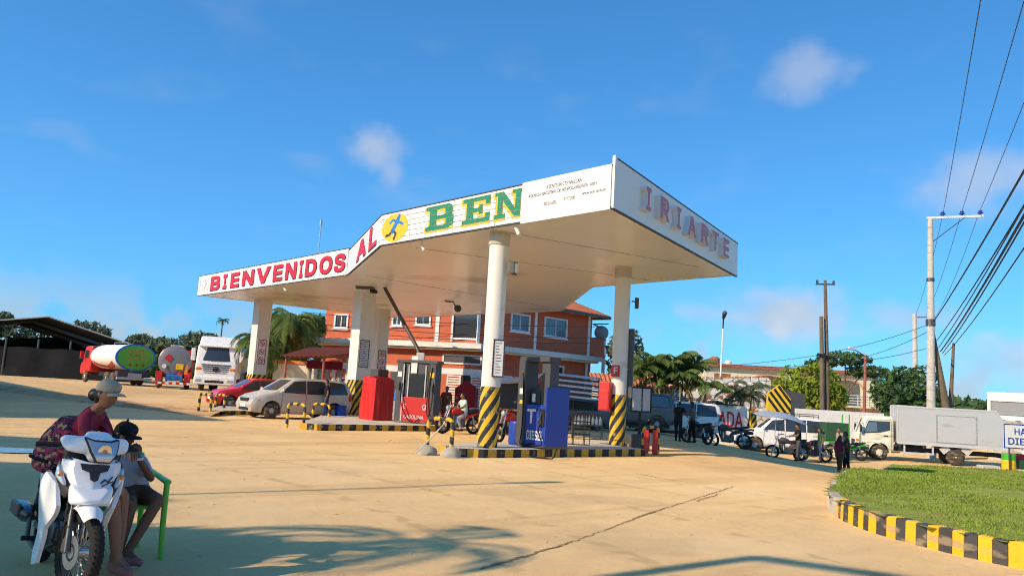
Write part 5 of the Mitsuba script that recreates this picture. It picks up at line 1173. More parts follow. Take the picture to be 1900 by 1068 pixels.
gt = thing('tank_truck', 'grey tanker seen from behind with hazard diamonds and a blue box', 'truck')
with frame(-24.4, 58.3, gz(-24, 58), math.degrees(math.atan2(.93, -.36))):
    mat('m_tank_grey', speck((.20, .20, .22), .1, 2), .35, .5)
    add('tank', tank_mesh(6.0, 1.12, 1.12, 2.02, 5.4), 'm_tank_grey', gt, smooth=40)
    TT = plane_T((-.822, 0, 0), (0, -1, 0), (0, 0, 1))
    for cx, cz, r, mt_ in ((-.42, 2.22, .30, 'm_red'), (.40, 1.10, .22, 'm_red')): add('hazard_diamond', MB().prism(affinity.rotate(sbox(cx - r * .7, cz - r * .7, cx + r * .7, cz + r * .7), 45), 0, .02, T=TT), mt_, gt)
    add('round_mark', MB().prism(Point(-.66, 1.62).buffer(.16), 0, .02, T=TT), 'm_white', gt); add('orange_plate', MB().prism(sbox(.12, 1.42, .62, 1.84), 0, .02, T=TT), 'm_yellow', gt); add('orange_mark', MB().prism(Polygon([(.7, 1.1), (.95, 1.1), (.9, 1.9), (.75, 1.6)]), 0, .02, T=TT), 'm_orange', gt)
    add('hatch', MB().mesh(rbox(1.0, 4.4, -.42, .42, 3.05, 3.22, .05)), 'm_light_grey', gt); add('tool_box', MB().mesh(rbox(-.9, -.4, -.62, .48, .62, 1.02, .03)), 'm_bright_blue', gt); add('box_legs', MB().box(-.85, -.75, -.6, -.5, .3, .65).box(-.85, -.75, .36, .46, .3, .65), 'm_bright_blue', gt)
    for sd in (1, -1): add('tail_board', MB().mesh(rbox(-.7, -.5, sd * .95 - .22, sd * .95 + .22, .55, 1.25, .02)), 'm_red', gt); wheel(gt, .4, sd * .95, .48, .4, sd); wheel(gt, 1.6, sd * .95, .48, .4, sd)
    m = MB(); 
    for i in range(10): add('bumper_band', MB().box(-1.02, -.92, -1.2 + i * .24, -1.2 + (i + 1) * .24, .34, .50), 'm_red' if i % 2 else 'm_white', gt)
    add('chassis', MB().box(-.9, 8, -.5, .5, .6, .95), 'm_black', gt); add('cab', MB().mesh(rbox(5.8, 7.9, -1.2, 1.2, .8, 3.0, .15)), 'm_red', gt)

rt = thing('tank_truck', 'red cab tank truck with a green rear disc and white tank', 'truck')
with frame(-29.0, 61.3, .35, math.degrees(math.atan2(.70, -.71))):
    add('tank', tank_mesh(5.4, 1.45, .98, 2.15, 4.8), 'm_white', rt, smooth=40)
    TT = plane_T((-.83, 0, 2.15), (0, -1, 0), (0, 0, 1)); el = lambda a, b: affinity.scale(Point(0, 0).buffer(1, 24), a, b)
    add('rear_disc', MB().prism(el(1.36, .92), 0, .03, T=TT), 'm_lime', rt)
    add('rear_ring', MB().prism(el(1.5, 1.02).difference(el(1.36, .92)), -.06, .012, T=TT), 'm_bright_blue', rt)
    frame_text('COMBUSTIBLES', TT, -.62, .95, .34, .56, 'm_orange', rt, z=.035); frame_text('DEL BENI', TT, -.50, .30, .08, .28, 'm_red', rt, z=.035); frame_text('TRANSPORTE', TT, -.70, .9, -.22, -.02, 'm_orange', rt, z=.035)
    for i in range(3): add('hazard_diamond', MB().prism(affinity.rotate(sbox(-.5 + i * .5, -.66, -.32 + i * .5, -.48), 45), .035, .05, T=TT), 'm_red', rt)
    for sd in (1, -1):
        c = MB(); V = []
        for i, x in enumerate(np.linspace(.2, 4.6, 14)):
            for j in range(6):
                g = math.radians(-42 + j * 4.5) + .45 * math.sin((x - .2) / 4.4 * PI) * -1; V.append((x, sd * 1.462 * math.cos(g), 2.15 + .992 * math.sin(g)))
        add('swoosh', c.raw(V, [[i * 6 + j, i * 6 + j + 1, i * 6 + 7 + j, i * 6 + 6 + j] for i in range(13) for j in range(5)]), 'm_red', rt, smooth=50)
        wheel(rt, .6, sd * 1.0, .48, .36, sd); wheel(rt, 1.8, sd * 1.0, .48, .36, sd); wheel(rt, 6.7, sd * 1.0, .48, .30, sd, 'm_cream')
        add('mudguard', MB().mesh(rbox(6.1, 7.4, sd * 1.02 - .2, sd * 1.02 + .2, .95, 1.15, .06)), 'm_red', rt); add('mirror', MB().mesh(rbox(6.6, 6.75, sd * 1.5 - .14, sd * 1.5 + .14, 1.9, 2.5, .04)), 'm_red', rt)
    add('cab', soft(m3.Manifold.batch_hull([m3.Manifold.sphere(.14, 10).translate(p) for p in [(x, y, z) for x, z in ((5.55, 1.0), (5.55, 2.85), (6.9, 2.8), (7.15, 1.9), (7.2, 1.0)) for y in (1.05, -1.05)]]), .25, 2), 'm_red', rt, smooth=40)
    add('bonnet', soft(m3.Manifold.batch_hull([m3.Manifold.sphere(.14, 10).translate(p) for p in [(x, y, z) for x, z in ((7.1, .8), (7.1, 1.75), (8.3, 1.5), (8.4, .8)) for y in (.85, -.85)]]), .25, 2), 'm_red', rt, smooth=40)
    for sd in (1, -1): add('side_window', MB().mesh(rbox(5.95, 6.85, sd * 1.19 - .012, sd * 1.19 + .012, 1.95, 2.6, .01)), 'm_glass_dark', rt)
    add('chassis', MB().box(-.8, 8.2, -.5, .5, .62, .95), 'm_black', rt); add('rear_bumper', MB().mesh(rbox(-1.0, -.85, -1.3, 1.3, .45, .62, .02)), 'm_light_grey', rt); add('bumper_plate', MB().box(-1.01, -.99, -.5, .5, .64, .95), 'm_light_grey', rt)
    add('rear_box', MB().mesh(rbox(-.8, -.2, -1.2, 1.2, .66, 1.06, .03)), 'm_dark_grey', rt); add('ladder', MB().tube([(1.0, 0, 3.1), (1.0, 0, 3.3), (4.0, 0, 3.3), (4.0, 0, 3.1)], .03, 6), 'm_steel', rt)

# ---------------------------------------------------------------- small motorbikes
def motorbike(x, y, deg, label, paint='m_red', z=None, s=1.0, lamp=True, name='motorbike', cat='motorcycle', fairing=True, rim='m_dark_steel', group=None):
    k = thing(name, label, cat, group); z = gz(x, y) if z is None else z
    with frame(x, y, float(z), deg, s):
        for wx, nm in ((.63, 'front_wheel'), (-.63, 'rear_wheel')):
            wk = k + '__' + nm
            with frame(wx, 0, .30):
                add('tyre', wheel_mesh(.30, .085, 24), 'm_rubber', wk, smooth=40); m = MB().lathe([(.215, -.03), (.225, 0), (.215, .03)], 24, 'y').lathe([(0, -.06), (.05, -.06), (.05, .06), (0, .06)], 10, 'y')
                for i in range(5): a = i * 1.2566; m.bar((0, 0, 0), (.22 * math.cos(a), 0, .22 * math.sin(a)), .035, .025, up=(0, 1, 0))
                add('rim', m, rim, wk)
        add('fork', MB().tube([(.63, .07, .30), (.43, .07, .82), (.36, .06, 1.0)], .022, 8).tube([(.63, -.07, .30), (.43, -.07, .82), (.36, -.06, 1.0)], .022, 8), 'm_steel', k, smooth=40)
        V = [(.63 + .345 * math.cos(a), t * .06, .30 + .345 * math.sin(a)) for a in np.linspace(.35, 2.3, 10) for t in (-1, 0, 1)]; add('front_mudguard', MB().raw(V, [[i * 3 + j, i * 3 + j + 1, i * 3 + 4 + j, i * 3 + 3 + j] for i in range(9) for j in range(2)]), paint, k, smooth=50)
        H = lambda L_, r=.04: soft(m3.Manifold.batch_hull([m3.Manifold.sphere(r, 8).translate(p) for p in L_]), .05, 2)
        add('tank', H([(.30, .10, .80), (.30, -.10, .80), (.05, .12, .86), (.05, -.12, .86), (-.10, .07, .74), (-.10, -.07, .74), (.25, 0, .90), (.30, 0, .68)], .05), paint, k, smooth=50)
        add('seat', H([(-.08, .09, .76), (-.08, -.09, .76), (-.45, .12, .78), (-.45, -.12, .78), (-.78, .08, .86), (-.78, -.08, .86)], .045), 'm_plastic_black', k, smooth=50)
        add('side_panel', H([(-.10, .10, .52), (-.10, -.10, .52), (-.45, .11, .68), (-.45, -.11, .68), (-.9, .05, .78), (-.9, -.05, .78), (-.2, 0, .66)], .035), paint, k, smooth=50)
        add('engine', MB().mesh(rbox(-.22, .22, -.13, .13, .24, .52, .05)).mesh(rbox(.10, .28, -.10, .10, .44, .66, .03)), 'm_dark_steel', k); add('frame_tube', MB().tube([(.38, 0, .86), (.32, 0, .5), (.2, 0, .26), (-.3, 0, .28), (-.63, 0, .30)], .028, 7).tube([(.36, 0, .8), (-.2, 0, .66), (-.85, 0, .76)], .026, 7), 'm_black', k)
        add('exhaust', MB().tube([(.2, -.1, .48), (.24, -.14, .26), (-.1, -.17, .24), (-.85, -.19, .40)], [.02, .022, .03, .05], 9), 'm_chrome', k, smooth=50); add('rear_mudguard', MB().mesh(rbox(-.98, -.62, -.06, .06, .58, .70, .03)), 'm_plastic_black', k); add('tail_lamp', MB().mesh(rbox(-1.0, -.92, -.07, .07, .72, .80, .02)), 'm_taillight', k)
        add('handlebar', MB().tube([(.22, .36, 1.06), (.34, .20, 1.06), (.36, 0, 1.0), (.34, -.20, 1.06), (.22, -.36, 1.06)], .015, 7), 'm_black', k, smooth=50)
        add('headlamp', MB().lathe([(0, .52), (.06, .515), (.085, .49), (.09, .44), (.05, .38), (0, .37)], 14, 'x', (0, 0, .90)), 'm_headlight' if lamp else paint, k, smooth=50)
        for sd in (1, -1): add('mirror', MB().tube([(.30, sd * .24, 1.06), (.32, sd * .30, 1.24)], .007, 5).mesh(rbox(.30, .33, sd * .32 - .06, sd * .32 + .06, 1.22, 1.31, .012)), 'm_black', k); add('shock_absorber', MB().tube([(-.60, sd * .11, .32), (-.5, sd * .11, .66)], .025, 7), 'm_steel', k)
        if fairing: add('leg_guard', MB().tube([(.22, .26, .62), (.25, .3, .4), (.2, .1, .28)], .014, 6).tube([(.22, -.26, .62), (.25, -.3, .4), (.2, -.1, .28)], .014, 6), 'm_chrome', k)
    return k


motorbike(-1.62, 28.3, 214, 'red motorbike carrying a rider in a mint shirt', 'm_red', z=0); motorbike(.22, 25.3, 236, 'red motorbike standing behind the round striped column', 'm_red', z=0)
motorbike(8.0, 33.2, 120, 'dark motorbike behind the two people at the grey wagon', 'm_dark_grey'); motorbike(10.15, 36.2, 176, 'dark scooter parked alone in front of the white wagon', 'm_dark_grey', s=1.15)
umbk = motorbike(13.2, 37.2, 176, 'dark motorbike shaded by a grey blue umbrella canopy', 'm_dark_grey', s=1.08, lamp=True, rim='m_light_grey')
motorbike(14.7, 38.0, 10, 'dark motorbike nearest the green cargo trike', 'm_dark_grey', s=1.1, rim='m_light_grey'); motorbike(1.6, 30.2, 200, 'dark motorbike behind the diesel pump', 'm_black', z=0)
um = thing('bike_umbrella', 'long grey blue umbrella canopy mounted over a dark motorbike', 'umbrella')
with frame(12.98, 37.2, float(gz(13, 37.2)), 176):
    V, F = [], []
    for i, t in enumerate(np.linspace(-1, 1, 17)):
        w = .52 * max(0, 1 - abs(t) ** 2.6) ** .6 + .01
        for j, q in enumerate(np.linspace(-1, 1, 9)): V.append((t * 1.25 + .15, q * w, 1.92 + .22 * (1 - t * t) - .25 * q * q * (w / .5) + .12 * t - .10 * max(0, -t) ** 2 * 1.5))
    F = [[i * 9 + j, i * 9 + j + 1, i * 9 + 10 + j, i * 9 + 9 + j] for i in range(16) for j in range(8)]
    mat('m_umbrella', (.30, .36, .44), .5, .4); add('canopy', MB().raw(V, F).raw([(a, b, c - .01) for a, b, c in V], [f[::-1] for f in F]), 'm_umbrella', um, smooth=50)
    add('pole', MB().tube([(.36, 0, 1.0), (.30, 0, 2.1)], .016, 6), 'm_steel', um); add('brace', MB().tube([(.30, 0, 1.5), (-.5, 0, 2.05)], .01, 5).tube([(.30, 0, 1.5), (.95, 0, 2.0)], .01, 5), 'm_steel', um)
tri = motorbike(17.65, 41.0, 172, 'green cargo trike standing in front of the box truck', 'm_green', s=1.05, name='cargo_trike', cat='trike')
with frame(17.65, 41.0, -.9, 172):
    add('cargo_box', MB().mesh(rbox(.1, 1.25, -.62, .62, .95, 1.85, .03)), 'm_dark_green', tri); add('cargo_frame', MB().bar((.1, -.62, .9), (1.3, -.62, .9), .05).bar((.1, .62, .9), (1.3, .62, .9), .05).bar((.1, -.63, .9), (.1, -.63, 2.3), .05).bar((.1, .63, .9), (.1, .63, 2.3), .05), 'm_green', tri)
    for sd in (1, -1): wheel(tri, .75, sd * .66, .36, .12, sd, 'm_cream', spokes=8)

# ---------------------------------------------------------------- the other people
kw = dict(fine=.05)
standing(-7.25, 32.3, 200, 1.66, 'person in black shirt and jeans standing beside the pale minivan', top='m_black_cloth', bottom='m_jeans', **kw)
standing(-5.25, 33.6, 190, 1.66, 'person in peach top and camouflage trousers beside the striped square column', z=.0, top='m_peach', bottom='m_camo', hair='bun', arms=('front', 'down'), **kw)
standing(-4.75, 34.6, 10, 1.6, 'person in bright blue shirt seen left of the red wrapped pump', z=0, top='m_bright_blue', bottom='m_grey_cloth', **kw)
standing(-4.05, 33.4, 250, 1.68, 'person in dark red shirt between the wrapped pump and the red pump', z=.0, top='m_maroon', bottom='m_dark_grey', arms=('down', 'front'), **kw)
standing(-2.35, 31.6, 300, 1.66, 'person in dark brown top standing behind the rider at the guard hoop', z=0, top='m_brown_cloth', bottom='m_dark_grey', **kw)
standing(-1.45, 28.42, 214, 1.6, 'rider in mint shirt sitting astride the red motorbike', z=-.16, ride=True, arms=('front', 'front'), lean=.05, top='m_mint', bottom='m_grey_cloth', **kw)
standing(7.05, 32.4, 60, 1.62, 'person in black with white trim bending at the grey wagon', top='m_black_cloth', bottom='m_black_cloth', lean=.1, arms=('front', 'front'), **kw)
standing(7.75, 32.9, 150, 1.70, 'person in dark grey shirt standing beside the white wagon door', top='m_dark_grey', bottom='m_black_cloth', hair='long', **kw)
standing(13.6, 36.9, 180, 1.70, 'person in black shirt and grey trousers under the bike umbrella', top='m_black_cloth', bottom='m_dark_grey', arms=('front', 'front'), **kw)
standing(14.9, 37.6, 185, 1.62, 'person in dark green top standing behind the umbrella motorbike', top='m_dark_green', bottom='m_jeans', hair='long', **kw)
standing(12.75, 29.7, 150, 1.58, 'person in dark brown top standing alone on the shaded street', top='m_brown_cloth', bottom='m_black_cloth', arms=('hip', 'down'), **kw)
standing(12.35, 29.4, 30, 1.40, 'smaller person in dark red standing close beside another on the street', top='m_maroon', bottom='m_brown_cloth', hair='long', **kw)
standing(16.4, 39.0, 200, 1.66, 'person in pale shirt standing left of the green trike', top='m_khaki', bottom='m_jeans', arms=('up', 'down'), **kw)
# ---------------------------------------------------------------- vegetation
def leaf_cloud(blobs, n, size, seed, gap=.42, flat=.0):
    """diamond leaves through the blobs, denser towards their skins, with gaps"""
    r = np.random.default_rng(seed); w = np.array([b[1][0] * b[1][1] + b[1][2] * b[1][0] for b in blobs]); c = r.choice(len(blobs), n, p=w / w.sum())
    d = r.normal(size=(n, 3)); d /= np.linalg.norm(d, axis=1, keepdims=True); rad = .45 + .6 * r.random(n) ** .45
    C = np.array([b[0] for b in blobs], float)[c]; S = np.array([b[1] for b in blobs], float)[c]; P = C + d * S * rad[:, None]
    q = meshkit.fbm(P * (1.1 / max(.5, S.mean())) * 1.6, 3, seed % 50); keep = q > gap * (.75 + .35 * r.random(n)); P, d = P[keep], d[keep]; n = len(P)
    a = r.normal(size=(n, 3)) + d * .8 + [0, 0, .5]; a /= np.linalg.norm(a, axis=1, keepdims=True); b = np.cross(a, r.normal(size=(n, 3))); b /= np.linalg.norm(b, axis=1, keepdims=True); s = size * (.6 + .8 * r.random(n))[:, None]
    a, b = np.cross(a, b), b
    V = np.stack([P - b * s, P + a * s * .42 + [0, 0, -.1] * s, P + b * s, P - a * s * .42 + [0, 0, -.1] * s], 1).reshape(-1, 3); i = np.arange(n)[:, None] * 4
    return MB().raw(V, np.vstack([i + [0, 1, 2], i + [0, 2, 3]]))


def tree(label, x, y, blobs, n, size, leaf='m_leaf', tr=.18, z=None, seed=1, gap=.42, name='tree', cat='tree', group=None):
    k = thing(name, label, cat, group); z = float(gz(x, y)) if z is None else z; r = random.Random(seed)
    cz = min(b[0][2] - b[1][2] * .3 for b in blobs); cx, cy = np.mean([b[0][0] for b in blobs]), np.mean([b[0][1] for b in blobs]); fork = np.array([x * .5 + cx * .5, y * .5 + cy * .5, z + (cz - z) * .65])
    m = MB().tube([(x, y, z - .1), ((x + fork[0]) / 2 + r.uniform(-.1, .1), (y + fork[1]) / 2, (z + fork[2]) / 2), fork], [tr * 1.25, tr, tr * .8], 9)
    t = add('trunk', m, 'm_bark', k, smooth=50); m = MB()
    for b in blobs: c = np.array(b[0]); m.tube([fork, fork * .45 + c * .55 + [r.uniform(-.2, .2), r.uniform(-.2, .2), .1], c + [0, 0, b[1][2] * .4]], [tr * .55, tr * .35, tr * .12], 6)
    add('limb', m, 'm_bark', t, smooth=50)
    add('crown', leaf_cloud(blobs, n, size, seed, gap), leaf, k)
    return k


def frond(m, p0, az, e0, L, droop, nl=26, lw=.05, ll=.55):
    P = []; p = np.array(p0, float); e = e0; u = np.array([math.cos(az), math.sin(az), 0]); n = 12
    for i in range(n + 1): P.append(p.copy()); p = p + (u * math.cos(e) + np.array([0, 0, math.sin(e)])) * L / n; e -= droop / n * (1 + .8 * i / n)
    P = np.array(P); s = np.array([-u[1], u[0], 0]); m.tube(P, np.linspace(.03, .006, n + 1) * L / 2.4, 4, cap=False); V, F = [], []
    for i in range(nl):
        t = .12 + .88 * i / nl; f = t * n; a = int(min(f, n - 1)); c = P[a] + (P[a + 1] - P[a]) * (f - a); d = unit(P[a + 1] - P[a]); q = ll * (math.sin(PI * (.12 + .82 * t)) ** .7)
        for sd in (1, -1):
            tip = c + (s * sd * .75 + d * .65 + np.array([0, 0, -.28 - .5 * t])) * q * rng.uniform(.85, 1.1); mid = (c + tip) / 2 + np.array([0, 0, .07 * q]); o = len(V)
            V += [c, mid + d * lw, tip, mid - d * lw]; F += [[o, o + 1, o + 2], [o, o + 2, o + 3]]
    m.raw(V, F)


def palm(label, stems, n, L, leaf='m_palm', name='palm_tree', ll=.6, nl=26, lw=.05, droop=1.9, dry=0, group=None, seed=1, tr=.11, el=(.15, 1.35), bark='m_bark'):
    """stems: (foot, top) pairs; each top carries n fronds"""
    k = thing(name, label, 'palm tree', group); rr = random.Random(seed)
    for (a, b) in stems:
        a, b = np.array(a, float), np.array(b, float); t = add('trunk', MB().tube([a, a * .6 + b * .4 + [.08, 0, 0], b], [tr * 1.2, tr, tr * .75], 9), bark, k, smooth=50); m = MB(); g0 = rr.random() * 6
        for i in range(n): frond(m, b + [0, 0, .05], g0 + i * 2.39996 + rr.uniform(-.2, .2), rr.uniform(*el), L * rr.uniform(.8, 1.1), droop * rr.uniform(.8, 1.25), nl, lw, ll)
        add('crown', m, leaf, k)
        if dry:
            m = MB()
            for i in range(dry): frond(m, b, g0 + i * 2.1, rr.uniform(-.9, -.3), L * .85, .9, nl, lw, ll * .8)
            add('dry_fronds', m, 'm_palm_dry', k)
    return k


def corr(o, ex, ey, n, amp):
    """corrugated sheet from corner o, ribs along ey"""
    o, ex, ey = (np.asarray(t, float) for t in (o, ex, ey)); up = unit(np.cross(ex, ey)); N = n * 4; V = []
    for k in range(N + 1):
        b = o + ex * k / N + up * amp * math.sin(k * PI / 2); V += [b, b + ey, b - up * .03, b + ey - up * .03]
    F = [[4 * k, 4 * k + 4, 4 * k + 5, 4 * k + 1] for k in range(N)] + [[4 * k + 2, 4 * k + 3, 4 * k + 7, 4 * k + 6] for k in range(N)] + [[4 * k, 4 * k + 2, 4 * k + 6, 4 * k + 4] for k in range(N)] + [[4 * k + 1, 4 * k + 5, 4 * k + 7, 4 * k + 3] for k in range(N)]
    return MB().raw(V, F)


# ---------------------------------------------------------------- orange house behind the station
HA, HC, HB = np.array([-12.88, 53.27]), np.array([-1.74, 49.86]), np.array([6.22, 58.06])
house = thing('orange_house', 'two storey orange house with white trim and tiled roof behind the canopy', 'house')


def wall_T(a, b, back, z=0.0):
    d = (b - a) / np.linalg.norm(b - a); n = np.array([-d[1], d[0]]); o = a + n * back
    return plane_T((o[0], o[1], z), (d[0], d[1], 0), (0, 0, 1)), float(np.linalg.norm(b - a))


def window(T, x0, x1, z0, z1, parent, bars=0, split=True, fr='m_white', glass='m_glass_blue', sill=True, curtain=False):
    w = add('window', MB().prism(sbox(x0, z0, x1, z1).difference(sbox(x0 + .11, z0 + .11, x1 - .11, z1 - .11)), -.02, .09, T=T), fr, parent)
    xm = (x0 + x1) / 2
    for a, b in (((x0 + .11, xm), (xm, x1 - .11)) if split else ((x0 + .11, x1 - .11),)): add('pane', MB().prism(sbox(a + .02, z0 + .12, b - .02, z1 - .12), -.01, .012, T=T), glass, w)
    if split: add('mullion', MB().prism(sbox(xm - .03, z0 + .1, xm + .03, z1 - .1), -.01, .045, T=T), fr, w)
    for i in range(bars): add('bar', MB().prism(sbox(x0 + .11 + (x1 - x0 - .22) * (i + 1) / (bars + 1) - .015, z0 + .1, x0 + .11 + (x1 - x0 - .22) * (i + 1) / (bars + 1) + .015, z1 - .1), .045, .06, T=T), 'm_dark_steel', w)
    if sill: add('sill', MB().prism(sbox(x0 - .08, z0 - .09, x1 + .08, z0 - .002), -.02, .13, T=T), fr, w)
    return w


BK = .8
dL, dR = unit(HC - HA), unit(HB - HC); nL, nR = np.array([-dL[1], dL[0]]), np.array([-dR[1], dR[0]])
p0 = HA + nL * BK; p1 = HC + (nL + nR) * BK / (1 + nL @ nR); p2 = HC + dR * 12.2 + nR * BK; p3 = p2 + nR * 5.5; p4 = p0 + nL * 6
fp = Polygon([p0, p1, p2, p3, p4]); ZS, ZE = 4.45, 7.55
add('wall', MB().prism(fp, 0, ZE), 'm_orange_wall', house)
TL, LL = wall_T(HA, HC, BK); TR, LR = wall_T(HC, HC + dR * 12.2, BK)
slabp = Polygon([HA - dL * .3 - nL * .0, HC, HC + dR * 12.6, HC + dR * 12.6 + nR * 2, p4])
add('floor_slab', MB().prism(slabp, ZS - .32, ZS + .02), 'm_white_dirty', house)
add('slab_soffit', MB().prism(slabp.buffer(-.2), ZS - .46, ZS - .33), 'm_cream', house)
for a in ((.70, 1.76, 5.15, 6.15, 4), (5.0, 5.75, 5.45, 6.2, 0), (6.7, 7.8, 5.55, 6.3, 5)): window(TL, a[0], a[1], a[2], a[3], house, bars=a[4], glass='m_glass_dark')
w = window(TL, 9.30, 11.2, 4.72, 6.5, house, split=False, sill=False, glass='m_glass_dark'); add('frame_post', MB().prism(sbox(9.30, 4.6, 9.42, 6.6), .08, .14, T=TL), 'm_white', w)
for s in (2.3, 8.15): add('pilaster', MB().prism(sbox(s, ZS + .03, s + .26, ZE - .02), 0, .06, T=TL), 'm_white', house)
window(TR, 3.35, 5.25, 5.6, 6.85, house); window(TR, 6.75, 9.25, 5.55, 6.95, house)
for s in (.3, 5.75, 11.7): add('pilaster', MB().prism(sbox(s, ZS + .03, s + .24, ZE - .02), 0, .06, T=TR), 'm_white', house)
window(TR, 7.3, 9.1, 2.95, 3.6, house, split=False, glass='m_glass_dark', sill=False)
for s in (1.5, 11.6): add('pilaster', MB().prism(sbox(s, 0, s + .24, ZS - .47), 0, .05, T=TR), 'm_white', house)
add('wall_band', MB().prism(sbox(0, 2.45, LL, 2.85), 0, .05, T=TL), 'm_white', house); add('wall_band', MB().prism(sbox(0, 2.3, 3.8, 2.6), 0, .05, T=TR), 'm_white', house)
sb = add('sign_board', MB().prism(sbox(8.8, 3.12, 11.5, 3.75).difference(sbox(8.9, 3.22, 11.4, 3.65)), .02, .08, T=TL), 'm_white', house); add('board_panel', MB().prism(sbox(8.9, 3.22, 11.4, 3.65), .02, .04, T=TL), 'm_dark_grey', sb)
for a, b in ((9.2, 10.15), (10.85, 11.75)):
    d_ = add('louvre_door', MB().prism(sbox(a, .2, b, 2.4).difference(sbox(a + .08, .28, b - .08, 2.32)), .0, .06, T=TL), 'm_white', house)
    for i in range(12): add('slat', MB().prism(sbox(a + .09, .34 + i * .165, b - .09, .43 + i * .165), .0, .04, T=TL), 'm_white', d_)
add('doorway', MB().prism(sbox(10.2, .1, 10.8, 2.42), -.01, .012, T=TL), 'm_black', house); add('doorway', MB().prism(sbox(5.2, .1, 6.6, 2.4), -.01, .012, T=TL), 'm_dark_grey', house)
# hipped roof with ribs of tile
e = 1.0; q0, q1, q2, q3 = p0 - dL * .6 - nL * e, HC - (nL + nR) * .25, HC + dR * 13.2 - nR * .2, p3 + dR * .6 + nR * .2
ridge0, ridge1 = p0 + nL * 3.2 + dL * 1.5, p1 + nL * 3.4 + nR * 2.4; ridge2 = p2 + nR * 3.2 - dR * 3.0; zr = ZE + 2.0


def tiled(a, b, c, d, z0, z1, n, name='roof'):
    """roof plane a-b eave, d-c ridge, with barrel rows"""
    V, F = [], []; N = n * 4
    for k in range(N + 1):
        t = k / N; lo = np.array([*(a + (b - a) * t), z0]); hi = np.array([*(d + (c - d) * t), z1]); w = .05 * abs(math.sin(k * PI / 4)); V += [lo + [0, 0, w], hi + [0, 0, w], lo - [0, 0, .06], hi - [0, 0, .06]]
    for k in range(N): o = 4 * k; F += [[o, o + 4, o + 5, o + 1], [o + 2, o + 3, o + 7, o + 6], [o, o + 2, o + 6, o + 4]]
    return add(name, MB().raw(V, F), 'm_tile_roof', house)


tiled(q0, q1, ridge1, ridge0, ZE, zr, 40); tiled(q1, q2, ridge2, ridge1, ZE, zr, 44); tiled(q2, q3, ridge2, ridge2 + nR * .2, ZE, zr, 20); tiled(p4 + nL * .8 - dL * .6, q0, ridge0, ridge0, ZE, zr, 20)
m = MB()
for a, b in ((q0, q1), (q1, q2), (q2, q3)): m.bar((*a, ZE - .1), (*b, ZE - .1), .05, .2)
add('fascia', m, 'm_dark_grey', house); add('eave_soffit', MB().prism(Polygon([q0, q1, q2, q3, p4]).buffer(-.06), ZE - .05, ZE - .02), 'm_cream', house)
# balcony end with dish
bal = add('balcony_wall', MB().prism(Polygon([p2, p2 + dR * 1.8, p2 + dR * 1.8 + nR * 2.5, p2 + nR * 2.5]), ZS, ZS + 1.5), 'm_orange_wall', house)
add('balcony_post', MB().tube([(*(p2 + dR * 1.7 + nR * .1), 0), (*(p2 + dR * 1.7 + nR * .1), ZS + 1.4)], .14, 10), 'm_white', house)
ds = thing('satellite_dish', 'grey satellite dish at the right end of the orange house', 'dish'); dc = p2 + dR * 1.2
add('dish', MB().lathe([(0, 0), (.25, .03), (.45, .12), (.55, .2), (.53, .21), (.43, .14), (.24, .05), (0, .02)], 20, 'y', (dc[0], dc[1] - .1, 6.4)), 'm_grey', ds, smooth=50); add('mast', MB().tube([(*dc, ZS + 1.4), (*dc, 6.5)], .05, 8), 'm_dark_steel', ds)
add('outrigger', MB().bar((*(p2 + dR * .1), 6.95), (*(p2 + dR * 2.0), 7.15), .08).bar((*(p2 + dR * .1), 6.95), (*(p2 + dR * 2.0), 6.65), .08), 'm_dark_grey', house)

# street fronts between house and station
aw = thing('tin_awning', 'rusty red tin awning on posts left of the orange house', 'awning')
add('roof_sheet', corr((-12.9, 45.2, 2.86), (4.2, .5, .28), (.7, 3.3, .66), 16, .05), 'm_dull_red', aw)
for x, y in ((-12.7, 45.5), (-10.6, 45.8), (-8.9, 46.0)): add('post', MB().tube([(x, y, 0), (x, y, 2.9)], .07, 8), 'm_dull_red', aw)
add('beam', MB().bar((-12.8, 45.4, 2.8), (-8.8, 45.9, 3.02), .1), 'm_dull_red', aw)
ct = thing('snack_stall', 'maroon fronted stall with pale curtains under the tin awning', 'stall')
add('counter_board', MB().mesh(rbox(-11.8, -9.7, 46.6, 46.8, 2.25, 2.72, .02)), 'm_maroon', ct)
for i in range(6): add('curtain', MB().tube([(-11.6 + i * .36, 46.7 + .03 * (i % 2), .3), (-11.6 + i * .36, 46.7, 2.25)], .13, 8), 'm_white_cloth' if i in (1, 4) else 'm_grey', ct)
add('counter', MB().mesh(rbox(-11.9, -9.6, 46.3, 46.6, 0, .9, .02)), 'm_dark_grey', ct)
gt_ = thing('white_gate_pillar', 'square white gate pillar left of the nearer square column', 'pillar'); add('shaft', MB().mesh(rbox(-9.45, -8.85, 46.5, 47.1, 0, 3.05, .02)), 'm_white', gt_); add('cap', MB().mesh(rbox(-9.55, -8.75, 46.4, 47.2, 3.03, 3.15, .02)), 'm_white_dirty', gt_)
ar = thing('arched_wall', 'cream garden wall with orange coping under the palm', 'wall'); add('panel', MB().mesh(rbox(-14.6, -12.0, 49.6, 49.9, 0, 2.5, .02)), 'm_cream', ar); add('coping', MB().mesh(rbox(-14.7, -11.9, 49.5, 50, 2.5, 2.72, .03)), 'm_orange', ar)
sa = thing('striped_awning', 'grey and white striped slat awning behind the blue pump', 'awning')
for i in range(9): add('slat', MB().obox((1.75 + .02 * i, 36.0 - .09 * i, 2.42 - .115 * i), (2.55, .0, -.14), (0, .03, 0), (0, -.04, -.085)), 'm_white' if i % 2 else 'm_dark_grey', sa)
for x in (1.9, 4.2): add('post', MB().tube([(x, 36.1, 0), (x, 36.1, 2.4)], .04, 8), 'm_dark_steel', sa)
